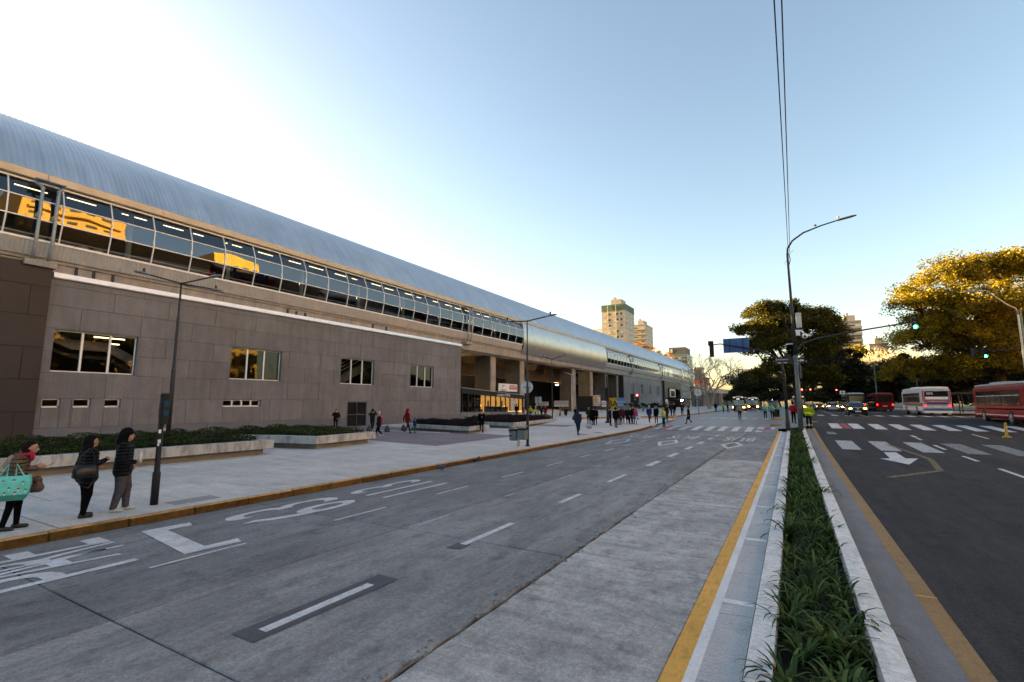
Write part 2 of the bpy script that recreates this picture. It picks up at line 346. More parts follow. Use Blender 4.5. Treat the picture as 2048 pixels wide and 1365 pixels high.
# ---- markings
def mark(poly, mat, parent=None, name='lane_dash', dz=.007):
    parent = parent or left_road; b = MB(); P = []
    b.add([(x, y, gz(x, y) + dz) for x, y in poly], [tuple(range(len(poly)))]); return b.build(name, mat, parent)
def dash(x, y0, y1, wd, mat=None, parent=None, name='lane_dash', dz=.007):
    n = max(1, int((y1 - y0) / 2)); pts = [(x - wd / 2, y) for y in np.linspace(y0, y1, n + 1)]; pts2 = [(x + wd / 2, y) for y in np.linspace(y1, y0, n + 1)]
    b = MB(); ys = np.linspace(y0, y1, n + 1); V = []; Fs = []
    for y in ys: V += [(x - wd / 2, y, gz(x, y) + dz), (x + wd / 2, y, gz(x, y) + dz)]
    for k in range(n): Fs.append((2 * k, 2 * k + 1, 2 * k + 3, 2 * k + 2))
    b.add(V, Fs); return b.build(name, mat or whitep, parent or left_road)
mark([(-5.24, 3.22), (-4.86, 3.22), (-4.83, 5.28), (-5.2, 5.28)], blackseal, name='sealer_patch', dz=.005)
mark([(-5.16, 7.0 - .25), (-4.9, 6.8), (-4.9, 7.1), (-5.16, 7.1)], blackseal, name='sealer_patch', dz=.005)
for y0, y1 in [(3.42, 4.95), (7.05, 8.75), (11.05, 12.35), (14.6, 16.4), (19.0, 20.8), (22.7, 24.5), (26.7, 28.5), (30.5, 32.4), (34.6, 36.2), (38, 39.4)]:
    dash(-5.02 if y0 < 17 else -4.95, y0, y1, .13 if y0 < 17 else .24)
for k in range(9): y0 = 3.8 + 3.32 * k; dash(-8.3, y0, y0 + 1.45, .065)
for k in range(9): y0 = 7.7 + 3.35 * k; dash(-6.57, y0, y0 + (.55 if k % 2 else 1.0), .06, whitew)
for k in range(6): y0 = 13.5 + 2.6 * k; dash(-10.75, y0, y0 + 2.1, .035, whiteg)
# lettering for the traffic that comes towards us
def road_text(txt, x0, x1, y0, y1, mat, name='road_lettering', parent=None):
    me = text_mesh(txt, 1, 0, False); V = np.array([v.co[:] for v in me.vertices]); a, c = V.min(0), V.max(0)
    for v in me.vertices:
        fx = (v.co.x - a[0]) / (c[0] - a[0]); fy = (v.co.y - a[1]) / (c[1] - a[1])
        x = x1 + (x0 - x1) * fx; y = y1 + (y0 - y1) * fy; v.co = (x, y, gz(x, y) + .007)
    me.materials.clear(); me.materials.append(mat); o = bpy.data.objects.new(name, me); COL.objects.link(o); o.parent = parent or left_road; return o
for letter, xa, xb in (('P', -9.5, -8.85), ('A', -10.05, -9.42), ('R', -10.42, -9.95), ('E', -10.95, -10.45)): road_text(letter, xa, xb, 2.0, 4.15 if letter in 'RE' else 3.9, whitep)
mark([(-10.75, 4.72), (-8.56, 4.40), (-8.47, 5.27), (-8.72, 5.36), (-8.74, 4.80), (-10.44, 5.02), (-10.42, 5.46), (-10.7, 5.55)], whitep, name='bay_bracket')
road_text('63', -10.55, -9.25, 6.0, 8.8, whitep); road_text('113', -10.55, -9.12, 9.35, 12.05, whitep)
def diamond(x, y0, y1, wd, mat):
    ym = (y0 + y1) / 2; o_ = [(x, y0), (x + wd, ym), (x, y1), (x - wd, ym)]; i_ = [(x, y0 + .85), (x + wd * .62, ym), (x, y1 - .85), (x - wd * .62, ym)]
    b = MB(); b.add([(a, c, gz(a, c) + .007) for a, c in o_ + i_], [(k, (k + 1) % 4, 4 + (k + 1) % 4, 4 + k) for k in range(4)]); b.build('diamond_marking', mat, left_road)
for x, m_, q in ((-3.15, whitep, 0), (-6.7, whitep, 0), (-9.6, whitew, -.5)):
    diamond(x, 28.0 + q, 33.3 + q, .62, m_); road_text('BUS', x - .95, x + .85, 34.2 + q, 37.6 + q, m_)
def zebra(xs, w_, y0, y1, mats, parent, sk=0.0):
    for k, x in enumerate(xs):
        mark([(x - w_ / 2, y0), (x + w_ / 2, y0), (x + w_ / 2 + sk, y1), (x - w_ / 2 + sk, y1)], mats[k % len(mats)] if isinstance(mats, list) else mats, parent, 'crosswalk_stripe')
def row_from_px(u0, u1, n, vn, vf, wpx, mat, parent, lean=0):
    """zebra stripes between two pixel rows, each running along the road"""
    for k in range(n):
        u = u0 + (u1 - u0) * k / (n - 1); a = G(u, vn)
        yf = G(u + lean, vf)[1]; x = a[0]; wd = wpx
        mark([(x - wd / 2, a[1]), (x + wd / 2, a[1]), (x + wd / 2, yf), (x - wd / 2, yf)], mat if not isinstance(mat, list) else mat[k % len(mat)], parent, 'crosswalk_stripe', .009)
yN, yF = 44.0, 48.6
for x in (-10.7, -9.6, -8.55, -7.5, -6.45, -5.4, -4.35, -3.3): dash(x, yN, yF, .5, whitew if x < -8 else whitep, left_road, 'crosswalk_stripe', .009)
dash(-2.5, yN, yF, .5, whitep, left_road, 'crosswalk_stripe', .009); dash(-1.5, yN, yF, .5, whitep, left_road, 'crosswalk_stripe', .009)
dash(-2.0, yN, yF, .5, redp, left_road, 'red_crossing_panel', .009); dash(-10.1, yN, yF, .5, redp, left_road, 'red_crossing_panel', .0085)
for rx, rn in ((-2.0, 'crossing_sign'),): road_text('8', rx - .18, rx + .18, yN + .5, yF - .5, whitep, rn)
dash(-1.9, 42.4, 43.6, 1.6, whiteg, left_road, 'old_paint_patch')
for k in range(8): dash(-9.7 + 1.15 * k, 62.5, 67, .5, whitew, left_road, 'crosswalk_stripe', .009)
xs = [2.75 + 1.32 * k for k in range(11)]
for k, x in enumerate(xs): dash(x, 43.2, 48.0, .68, whitep, right_road, 'crosswalk_stripe', .009)
dash(3.4, 43.2, 48, .42, redp, right_road, 'red_crossing_panel', .009); road_text('8', 3.25, 3.56, 44, 47.2, whitep, 'crossing_sign', right_road)
for k in range(11): dash(2.6 + 1.3 * k, 62, 66, .6, whitep, right_road, 'crosswalk_stripe', .009)
for k, (x, m_) in enumerate([(2.4, whitew), (3.95, whitew), (5.5, whitew), (7.1, whiteg), (8.7, whiteg), (10.3, whiteg)]): dash(x, 29.4, 34.2, .8, m_, right_road, 'old_crosswalk_stripe', .009)
dash(2.2, 38.6, 40.6, .6, whiteg, right_road, 'old_paint_patch'); dash(6.3, 37.6, 39, .2, whitep, right_road)
for y0, y1 in ((36.0, 37.2), (31.0, 33.2), (26.3, 28.3), (21.7, 24.0), (16.5, 18.8)): dash(6.25, y0, y1, .15, whitep, right_road)
mark([(3.54, 28.6), (4.02, 28.8), (3.96, 26.15), (4.42, 26.4), (3.70, 23.9), (3.02, 25.65), (3.4, 25.85)], whitep, right_road, 'lane_arrow')
for a_, c_ in (((4.2, 33), (4.78, 26.3)), ((4.78, 26.3), (4.3, 22.3)), ((4.3, 22.4), (2.55, 19.9))):
    d_ = Vector((c_[0] - a_[0], c_[1] - a_[1])); nrm = Vector((-d_[1], d_[0])).normalized() * .1
    mark([(a_[0] + nrm[0], a_[1] + nrm[1]), (a_[0] - nrm[0], a_[1] - nrm[1]), (c_[0] - nrm[0], c_[1] - nrm[1]), (c_[0] + nrm[0], c_[1] + nrm[1])], yghost, right_road, 'old_yellow_line')
for y_ in (19.6, 12.3): mark([(1.45, y_), (15, y_ + .1), (15, y_ + .13), (1.45, y_ + .025)], joint_m, right_road, 'tar_joint', .005)
dash(9.6, 38, 41, .12, whitep, right_road); dash(12.8, 36, 42, .12, yghost, right_road)
dash(10.2, 82, 120, .14, whitep, right_road); dash(4.2, 70, 120, .12, whitep, right_road)
# ---- left kerb and plaza
kerb = thing('kerb', 'long yellow painted kerb along the plaza edge on the left', 'kerb', (-11.4, 0, 0))
proto = None
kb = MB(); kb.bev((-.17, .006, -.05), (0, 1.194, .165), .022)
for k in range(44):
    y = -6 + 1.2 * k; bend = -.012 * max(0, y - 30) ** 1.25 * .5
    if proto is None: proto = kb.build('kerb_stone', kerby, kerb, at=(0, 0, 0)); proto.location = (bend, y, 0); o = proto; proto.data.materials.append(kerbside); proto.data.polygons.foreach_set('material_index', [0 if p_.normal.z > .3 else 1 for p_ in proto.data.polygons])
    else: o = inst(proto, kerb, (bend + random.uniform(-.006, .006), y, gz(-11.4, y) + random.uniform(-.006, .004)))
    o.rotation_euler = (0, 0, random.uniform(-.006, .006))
plaza = sheet('plaza', -60, -11.56, -14, 58, .10, pavej_m, 10, 40)
sheet('far_plaza', -60, -13.4, 57.9, 300, .13, pave_m, 10, 50)
for i in range(3):
    for j in range(13):
        x0 = -11.58 - 3.35 * i; y0 = -9.4 + 4.4 * j + (0, .9, 0)[i]; g = .018
        if y0 > 46: continue
        b = MB(); x1_, y1_ = x0 - 3.35, y0 + 4.4
        zz = .15 + float(gz(-15, y0 + 2)) * .0
        vs = [(x0 - g, y0 + g), (x0 - g, y1_ - g), (x1_ + g, y1_ - g), (x1_ + g, y0 + g)]
        b.loft([[(x, y, .02) for x, y in vs][::-1], [(x, y, .15 + gz(x, y)) for x, y in vs][::-1]], False, True); b.build('paving_slab', pave_m, plaza)
def zone(name, poly, mat, z):
    b = MB(); b.add([(x, y, z + gz(x, y)) for x, y in poly], [tuple(range(len(poly)))[::-1]]); return b.build(name, mat, plaza)
zone('paved_back', [(-21.6, -12), (-21.6, 41.9), (-60, 41.9), (-60, -12)], pave_m, .146)
zone('purple_paver_field', [(-16.3, 20.4), (-24, 21.7), (-24, 31), (-16.6, 29.3)], brickp_m, .158); zone('purple_paver_field', [(-24, 21.7), (-36.9, 22.5), (-36.9, 36), (-24, 31)], brickp_m, .158)
zone('purple_paver_field', [(-15.2, 40.2), (-16.6, 44), (-24, 44.5), (-24, 41)], brickp_m, .156)
b = MB(); b.box((-34, 29.2, .15), (-22.3, 29.45, .185)); b.build('pale_stone_edging', pavej_m, plaza)
def cover(x, y, r=.4):
    z = .152 + gz(x, y); b = MB(); b.cyl((x, y, z), r, .008, 20); tag(b.build('manhole_cover', M('cast iron', (.09, .088, .085), .6, .5, var=.3, scale=20), at=(x, y, z)), 'dark round manhole cover %s' % ('nearer the bins' if y < 34 else 'nearer the crossing'), 'manhole cover', 'manhole covers in the plaza paving')
cover(-13.2, 33.0, .38); cover(-12.9, 35.6, .36)
b = MB(); b.box((-12.5, 5.9, .15), (-12.0, 6.9, .157)); tag(b.build('utility_cover', M('utility cover cement', (.24, .24, .25), .8, var=.3, scale=20), at=(-12.3, 6.4, .15)), 'grey rectangular utility cover beside the black signal pole', 'utility cover')
# ---- right kerb, far pavement
b = MB(); V = []
sheet('right_pavement', 16.2, 24, -14, 52, .13, pave_m, 2, 20); sheet('far_right_pavement', 16.2, 23, 76, 420, .13, pave_m, 2, 60)
sheet('park_lawn', 22.9, 160, 75, 420, .1, parkg, 8, 60); sheet('park_lawn_near', 23.9, 160, -14, 52.1, .1, parkg, 8, 20)
rk = thing('kerb', 'grey kerb along the bus lane in front of the park', 'kerb', (16.1, 76, 1))
for k in range(30):
    y = 76 + 2.4 * k; z = gz(16, y); b = MB(); b.bev((15.98, y, z - .05), (16.19, y + 2.38, z + .15), .02); b.build('kerb_stone', medconc, rk)
b = MB(); 
kerby2 = M('kerb yellow far', (.30, .16, .025), .7, var=.3, scale=3)
fk = thing('kerb', 'yellow painted kerb on the far side of the crossing by the station entrance', 'kerb', (-13.4, 58, .5))
for k in range(24):
    y = 58 + 2.0 * k; z = gz(-13, y); x = -13.5 - .5 * (1 if k < 1 else 0)
    b = MB(); b.bev((-13.55, y, z - .05), (-13.33, y + 1.98, z + .16), .02); b.build('kerb_stone', kerby2, fk)
yk = thing('kerb', 'low yellow kerb line across the plaza behind the crowd', 'kerb', (-20, 62, .5))
for k in range(18):
    t_ = k / 18; q0 = G(1160 + 190 * t_, 838 - 4 * t_, .15); q1 = G(1160 + 190 * (t_ + .95 / 18), 838 - 4 * (t_ + .95 / 18), .15); b = MB(); b.prism([(q0[0], q0[1]), (q1[0], q1[1]), (q1[0] - .1, q1[1] + .3), (q0[0] - .1, q0[1] + .3)], q0[2] - .1, q0[2] + .16); b.build('kerb_stone', kerby2, yk)
# ================================================================ planted median
med = thing('planted_median', 'long concrete planter strip with strap leaved plants between the two roads', 'planter', (0.1, 20, 0))
def strip(name, x0, x1, z0, z1, mat, y0=-3, y1=44.5, n=40, top1=None, gap=None):
    """long strip following the road; z1 -> top1 across"""
    top1 = z1 if top1 is None else top1; rings = []
    for y in np.linspace(y0, y1, n):
        h = gz((x0 + x1) / 2, y); rings.append([(x0, y, h + z0), (x1, y, h + z0), (x1, y, h + top1), (x0, y, h + z1)])
    b = MB(); b.loft(rings, True, True); return b.build(name, mat, med)
strip('yellow_line', -1.165, -.985, -.1, .006, yline); strip('white_gutter_line', -.984, -.885, -.1, .008, whitegut)
GY = [-3 + 1.55 * k for k in range(31)]
for k in range(30):      # broomed gutter bays and kerb lengths
    y0, y1 = GY[k], GY[k + 1] - .012
    b = MB(); h0, h1 = gz(-.6, y0), gz(-.6, y1)
    b.loft([[(-.884, y0, h0 - .1), (-.53, y0, h0 - .1), (-.53, y0, h0 + .03), (-.884, y0, h0 + .009)], [(-.884, y1, h1 - .1), (-.53, y1, h1 - .1), (-.53, y1, h1 + .03), (-.884, y1, h1 + .009)]], True, True)
    b.build('gutter_bay', gutconc, med)
    b = MB(); zt = .145 + random.uniform(-.004, .004)
    b.loft([[(-.528, y0, h0 - .1), (-.29, y0, h0 - .22), (-.29, y0, h0 + zt), (-.50, y0, h0 + zt - .012)], [(-.528, y1, h1 - .1), (-.29, y1, h1 - .22), (-.29, y1, h1 + zt), (-.50, y1, h1 + zt - .012)]], True, True)
    b.build('kerb_stone', medconc, med)
    b = MB(); h0, h1 = gz(.6, y0), gz(.6, y1); zt = .19 + random.uniform(-.004, .004)
    b.loft([[(.5, y0, h0 - .22), (.735, y0, h0 - .1), (.72, y0, h0 + zt - .012), (.5, y0, h0 + zt)], [(.5, y1, h1 - .22), (.735, y1, h1 - .1), (.72, y1, h1 + zt - .012), (.5, y1, h1 + zt)]], True, True)
    b.build('kerb_stone', medconc, med)
    if k % 2 == 0:
        b = MB(); b.box((-.88, y0 + .3, gz(-.7, y0) + .012), (-.54, y0 + .42, gz(-.7, y0) + .032)); b.build('white_cross_band', whitegut, med)
strip('soil_bed', -.29, .5, -.25, -.03, soil)
strip('grey_gutter', .735, 1.175, -.1, .02, medgrey); strip('yellow_edge', 1.176, 1.385, -.1, .012, yline2)
for y in (8.05, 20.4): 
    b = MB(); b.box((1.176, y, gz(1.3, y) + .0), (1.39, y + .035, gz(1.3, y) + .016)); b.build('yellow_joint', yline, med)
# strap-leaved plants
leaf_d = leafmat('strap leaf green', (.016, .034, .009), (.045, .085, .018), (.14, .2, .05))
def strap_plant(seed, n=34, L=.55):
    rg = np.random.default_rng(seed); V = []; Fq = []
    for k in range(n):
        az = rg.uniform(0, 6.283); l = L * rg.uniform(.55, 1.15); w_ = rg.uniform(.011, .023); el = rg.uniform(.55, 1.4); droop = rg.uniform(1.1, 2.9)
        p = np.array([rg.normal(0, .03), rg.normal(0, .03), 0.0]); d = np.array([math.cos(az), math.sin(az)]); sd = np.array([-d[1], d[0], 0]); segs = 6
        for s_ in range(segs + 1):
            t = s_ / segs; ww = w_ * (.7 + .6 * t) * (1 - t ** 3 * .97)
            V += [p - sd * ww, p + sd * ww]
            a = el - droop * t * t * 1.15
            p = p + np.array([d[0] * math.cos(a), d[1] * math.cos(a), math.sin(a)]) * l / segs
            if s_ < segs: q = len(V) - 2; Fq.append((q, q + 1, q + 3, q + 2))
    return np.array(V), np.array(Fq)
protos = []
for s_ in range(6):
    V, Fq = strap_plant(s_, (24, 30, 36, 28, 42, 20)[s_], (.42, .5, .56, .46, .52, .4)[s_]); protos.append(fast('strap_leaf_plant', V, Fq, leaf_d, smooth=True))
cnt = 0
for k in range(112):
    y = 2.2 + 42 * (k / 112) ** 1.1
    for xx in (-.13, .3) if k % 2 else (.08, .4):
        x = xx + random.uniform(-.08, .08); yy = y + random.uniform(-.12, .12)
        p = protos[random.randrange(6)]; o = p if cnt < 6 and p.get('label') is None else p.copy()
        if o is not p: COL.objects.link(o)
        o.location = (x, yy, gz(x, yy) - .03); o.rotation_euler = (0, 0, random.uniform(0, 6.28)); sc = random.uniform(.6, 1.25); o.scale = (sc, sc, sc * random.uniform(.8, 1.1))
        tag(o, 'dark green strap leaved plant growing in the median strip', 'plant', 'strap leaved plants in the median'); cnt += 1
        if cnt >= 290: break
    if cnt >= 290: break
for p in protos:
    if p.get('label') is None: bpy.data.objects.remove(p)
V = []; Fq = []
for k in range(5200):     # low weeds between the plants
    x = random.uniform(-.27, .48); y = random.uniform(1.5, 44); h = random.uniform(.03, .1); a = random.uniform(0, 6.28); dx, dy = math.cos(a) * .03, math.sin(a) * .03
    z = gz(x, y) - .03; q = len(V); V += [(x - dx * .2, y - dy * .2, z), (x + dx * .2, y + dy * .2, z), (x + dx * 1.2, y + dy * 1.2, z + h), (x + dx, y + dy, z + h)]; Fq.append((q, q + 1, q + 2, q + 3))
gc = fast('low_weeds', V, Fq, leafmat('weed green', (.02, .035, .01), (.04, .06, .015), (.1, .1, .03)), med, kind='stuff')
b = MB()
for k in range(60):
    x = random.uniform(-.24, .45); y = random.uniform(3, 25); a = random.uniform(0, 6.28); r = random.uniform(.02, .05)
    z = gz(x, y) - .02; b.add([(x + r * math.cos(a), y + r * math.sin(a), z + .01), (x - r * .4 * math.sin(a), y + r * .4 * math.cos(a), z + .02), (x - r * math.cos(a), y - r * math.sin(a), z + .012), (x + r * .4 * math.sin(a), y - r * .4 * math.cos(a), z + .005)], [(0, 1, 2, 3)])
b.build('fallen_leaves', M('dry leaf', (.2, .09, .035), .8, var=.5, scale=12), med, kind='stuff')
# ================================================================ station materials
granite = layered('taupe granite', (.146, .143, .155), [((.25, .25, .25), .84, 1.1, .3, .7), ((1.1, 1.1, 1.1), .88, 1.08, .3, .7), ((2.4, 2.4, .22), .84, 1.04, .32, .56), ((14, 14, 14), .84, 1.15, .3, .7), ((55, 55, 55), .62, 1.4, .3, .7)], rough=.55, bump=.1, bscale=90, objvar=.075)
granite_d = layered('dark plum granite', (.024, .021, .026), [((.4, .4, .25), .8, 1.15, .3, .7), ((55, 55, 55), .6, 1.4, .3, .7)], rough=.5, bump=.1, objvar=.06)
dado_m = layered('blue grey granite', (.112, .116, .134), [((.6, .6, .6), .85, 1.1, .3, .7), ((55, 55, 55), .6, 1.45, .3, .7)], rough=.5, bump=.1, objvar=.05)
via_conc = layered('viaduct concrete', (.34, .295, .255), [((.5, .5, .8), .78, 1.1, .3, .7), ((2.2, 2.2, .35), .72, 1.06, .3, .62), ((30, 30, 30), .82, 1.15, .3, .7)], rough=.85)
corr_m = M('corrugated grey sheet', (.33, .32, .315), .5, .15, var=.1, scale=1.5)
def metalskin():
    m, t, b = newmat('roof metal'); geo = ND(t, 'ShaderNodeNewGeometry')
    b.inputs['Metallic'].default_value = .85; b.inputs['Roughness'].default_value = .36
    n = ND(t, 'ShaderNodeTexNoise'); n.inputs['Scale'].default_value = .5; n.inputs['Detail'].default_value = 6; t.links.new(geo.outputs['Position'], n.inputs['Vector'])
    mp = ND(t, 'ShaderNodeMapping'); mp.inputs['Scale'].default_value = (.15, 2.5, .15); t.links.new(geo.outputs['Position'], mp.inputs['Vector'])
    n2 = ND(t, 'ShaderNodeTexNoise'); n2.inputs['Scale'].default_value = 1; n2.inputs['Detail'].default_value = 5; t.links.new(mp.outputs[0], n2.inputs['Vector'])
    ad = ND(t, 'ShaderNodeMath', operation='ADD'); t.links.new(n.outputs['Fac'], ad.inputs[0]); t.links.new(n2.outputs['Fac'], ad.inputs[1])
    rp = ramp(t, [(.35, (.52, .55, .57)), (.65, (.68, .71, .73))]); 
    mr = ND(t, 'ShaderNodeMath', operation='MULTIPLY'); mr.inputs[1].default_value = .5; t.links.new(ad.outputs[0], mr.inputs[0]); t.links.new(mr.outputs[0], rp.inputs[0]); t.links.new(rp.outputs[0], b.inputs['Base Color'])
    r2 = ramp(t, [(.3, (.28,) * 3), (.7, (.46,) * 3)]); t.links.new(mr.outputs[0], r2.inputs[0]); t.links.new(r2.outputs[0], b.inputs['Roughness'])
    return m
roof_m = metalskin()
skin_m = M('curved cladding metal', (.50, .475, .46), .3, .9, var=.1, scale=.8)
alu = M('white aluminium', (.66, .67, .68), .4, .1, var=.06)
coping_m = M('bright coping metal', (.78, .77, .75), .42, .6, var=.05)
fascia_m = M('warm lit gutter metal', (.46, .39, .29), .5, .25, var=.12, scale=1.2)  # beige holds the warm light of sunlit buildings opposite, put into the colour
pane_m = glass('station glass', (.45, .5, .53), 1.0, .006, 2.1)
wpane_m = glass('window glass', (.6, .6, .6), 1.0, .015, 1.42)
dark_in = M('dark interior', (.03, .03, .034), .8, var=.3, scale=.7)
brown_in = M('brown interior wall', (.09, .045, .02), .7, var=.3, scale=.8)
tube_m = M('lit fluorescent tube', (.9, .85, .7), .5, var=0, emit=(1, .7, .34), es=.7)
soffit_m = M('platform ceiling', (.05, .065, .085), .7, var=.2, scale=.8)
pipe_m = M('grey downpipe', (.30, .32, .34), .5, .4, var=.15, scale=6)
# ================================================================ elevated hall
hall = thing('station_hall', 'long elevated station hall with barrel metal roof and ribbon of white framed windows', 'train station', (-37, 60, 0))
Y0, Y1 = -44.4, 226.0  # unseen near stretch added to hold low sun off the foreground
prof = [(-37.2, 10.25), (-37.12, 10.74), (-36.96, 11.62), (-36.70, 12.78), (-36.76, 13.95), (-37.28, 15.12)]    # cladding section
def sec(z):
    zs = [p[1] for p in prof]; return float(np.interp(z, zs, [p[0] for p in prof]))
for k in range(25):
    a = Y0 + (Y1 - Y0) * k / 25; c = Y0 + (Y1 - Y0) * (k + 1) / 25 - .02
    b = MB(); b.loft([[(-37.32, y, 9.45), (-37.32, y, 10.5), (-37.2, y, 10.56), (-37.2, y, 10.72), (-38.3, y, 10.72), (-38.3, y, 9.2)][::-1] for y in (a, c)], True, True); b.build('deck_beam', via_conc, hall)
b = MB(); b.box((-60, Y0, 10.0), (-38.31, Y1, 10.9)); b.build('deck_slab', M('deck soffit', (.06, .048, .038), .9, var=.3, scale=.6), hall)  # underside colour darkened for the shade below the deck
def corr(name, y0, y1, z0, z1, mat, pitch=.2, amp=.055, nz=2):
    ys = np.arange(y0, y1, pitch / 4); zs = np.linspace(z0, z1, nz + 1); V = []; Fq = []
    off = [0, amp, amp, 0]
    for i, y in enumerate(ys):
        for z in zs: V.append((sec(z) + off[i % 4] + .005, y, z))
    n = nz + 1
    for i in range(len(ys) - 1):
        for j in range(nz): a = i * n + j; Fq.append((a, a + n, a + n + 1, a + 1))
    return fast(name, V, Fq, mat, hall)
corr('corrugated_cladding', Y0, 67.5, 10.74, 11.6, corr_m); corr('corrugated_cladding', 108.4, 214, 10.74, 11.6, corr_m, .4)
def skin(name, y0, y1, step=.6):
    """bulging metal skin in vertical strips with small laps"""
    zs = np.linspace(10.25, 15.25, 12); V = []; Fq = []; ys = np.arange(y0, y1 + .01, step)
    xs = [-37.3 + .68 * math.sin(math.pi * (z - 9.9) / 5.9) ** .8 for z in zs]
    for i in range(len(ys) - 1):
        lap = .006 * (i % 2); jit = random.uniform(-.004, .004)
        for y in (ys[i], ys[i + 1]):
            for z, x in zip(zs, xs): V.append((x + lap + jit, y, z))
        q = i * 24
        for j in range(11): Fq.append((q + j, q + 12 + j, q + 13 + j, q + 1 + j))
    return fast(name, V, Fq, skin_m, hall, smooth=True)
skin('curved_metal_skin', 67.6, 108.3); skin('curved_metal_skin', 197.5, 200.5); skin('curved_metal_skin', 214, 226)
def bays(y0, y1, sp, detail):
    n = int(round((y1 - y0) / sp)); zc = [11.72, 12.8, 13.95, 15.1]
    b = MB(); b.box((sec(11.6) - .12, y0, 11.6), (sec(11.7) + .07, y1, 11.72)); b.build('window_sill', alu, hall)
    b = MB(); b.box((-37.42, y0, 15.06), (-37.22, y1, 15.16)); b.build('window_head', alu, hall)
    for z in zc[1:3]:
        b = MB(); b.box((sec(z) - .03, y0, z - .03), (sec(z) + .045, y1, z + .03)); b.build('transom', alu, hall)
    mu = None; pn = {}
    for k in range(n + 1):
        y = y0 + sp * k
        if mu is None:
            b = MB()
            b.loft([[(sec(z) - .05, y - .032, z), (sec(z) + .055, y - .032, z), (sec(z) + .055, y + .032, z), (sec(z) - .05, y + .032, z)] for z in (11.72, 12.3, 12.8, 13.4, 13.95, 14.5, 15.06)], True, True)
            mu = b.build('mullion', alu, hall)
        else: inst(mu, hall, Vector(mu.location) + Vector((0, sp * k, 0)))
        if k == n: break
        for r_ in range(3):
            za, zb = zc[r_] + (.0 if r_ == 0 else .03), zc[r_ + 1] - .03
            if r_ not in pn:
                b = MB(); b.add([(sec(za), y + .032, za), (sec(za), y + sp - .032, za), (sec(zb), y + sp - .032, zb), (sec(zb), y + .032, zb)], [(0, 1, 2, 3)]); pn[r_] = b.build('pane', pane_m, hall)
            else:
                o = inst(pn[r_], hall, Vector(pn[r_].location) + Vector((0, sp * k, 0)))
        if detail: pass
bays(-44.106, 67.58, 2.3763, True); bays(108.6, 197.2, 2.533, False); bays(200.7, 213.8, 2.62, False)
# gutter fascia in lengths
for k in range(45):
    a = Y0 + 6.02 * k; b = MB(); b.loft([[(-37.05, y, 15.2), (-36.98, y, 15.24), (-36.98, y, 15.66), (-37.1, y, 15.74), (-37.4, y, 15.74), (-37.4, y, 15.2)][::-1] for y in (a, a + 6.0)], True, True); b.build('gutter_length', fascia_m, hall)
# barrel roof, ribbed
XC, ZC, RR = -47.75, 9.9, 12.0
th0 = math.acos((-37.25 - XC) / RR); V = []; Fq = []; ths = np.linspace(th0, math.pi * .8, 16); ys = np.arange(Y0, Y1, .07); offs = [0, .03, .03, 0]
for i, y in enumerate(ys):
    for t in ths:
        r_ = RR + offs[i % 4]; V.append((XC + r_ * math.cos(t), y, ZC + r_ * math.sin(t)))
n = len(ths); V = np.array(V)
for i in range(len(ys) - 1):
    a = i * n + np.arange(n - 1); Fq.append(np.stack([a, a + n, a + n + 1, a + 1], 1))
Fq = np.concatenate(Fq)[:, ::-1]
fast('ribbed_roof', V, Fq, roof_m, hall)
b = MB()
for k in range(33):
    y = Y0 + 3 + 6.7 * k; t = 1.9
    rings = []
    for t in np.linspace(th0, math.pi * .8, 4): rings.append([(XC, y, ZC), (XC, y, ZC)])
    b.loft(rings, closed=False)
pass
b = MB(); pts = []
for k in range(60):
    y = Y0 + 3.7 * k; t = 1.78; b.cyl((XC + 12.02 * math.cos(t), y, ZC + 12.02 * math.sin(t)), .05, .16, 6)
b.build('roof_fixings', steel_d, hall)
# interior of the platform level
b = MB(); b.box((-58.5, Y0, 10.9), (-38, Y1, 11.28)); b.build('platform', via_conc, hall)
b = MB(); b.box((-57.6, Y0, 11.28), (-57.4, Y1, 15.6)); b.build('rear_wall', dark_in, hall)
b = MB(); V = []
b.loft([[(-37.6, y, 15.9), (-42, y, 17.2), (-48, y, 17.6), (-57, y, 15.7)] for y in (Y0, Y1)], closed=False); b.build('platform_ceiling', soffit_m, hall)
tb = MB(); tb.box((-.04, 0, -.02), (.04, 1.6, .02)); t0 = tb.build('ceiling_light', tube_m, hall, at=(0, 0, 0)); t0.location = (-5.0, 3.4 - 60 + .5, 16.25)
for k in range(1, 44):
    if k < 25 or k > 38: o = inst(t0, hall, (-5.0 + random.uniform(-.15, .15), 3.9 - 60 + 2.75 * k + random.uniform(-.3, .5), 16.25)); o.scale = (1, random.choice((.5, .9, 1, 1.05)), 1)
for k in range(16):
    y = 8.0 + 6.9 * k
    if 67 < y < 108: continue
    b = MB(); b.tube([(-39.4, y, 11.28), (-39.4, y, 16.2)], .17, 10); b.build('platform_column', M('grey column paint', (.34, .39, .41), .5, var=.1), hall, smooth=True)
b = MB()
for y in np.arange(4, 66, 2.42): b.box((-38.4, y, 12.28), (-38.36, y + 2.4, 12.34))
b.build('inner_handrail', steel_g, hall)
for k, y in enumerate((12.2, 12.95)):
    b = MB(); b.cyl((-38.5, y, 11.3), .24, .85, 14); b.cyl((-38.5, y, 12.15), .26, .06, 14); b.build('platform_bin', steel_g, hall, smooth=False)
rb = MB()
for k in range(3): rb.box((-39.0, 22.0 + .42 * k, 11.75), (-38.6, 22.36 + .42 * k, 11.82)); rb.box((-39.05, 22.0 + .42 * k, 11.8), (-38.98, 22.36 + .42 * k, 12.4))
rb.box((-38.9, 22.0, 11.28), (-38.8, 23.2, 11.76)); rb.build('red_seats', M('red seat plastic', (.3, .03, .02), .45, var=.1), hall)
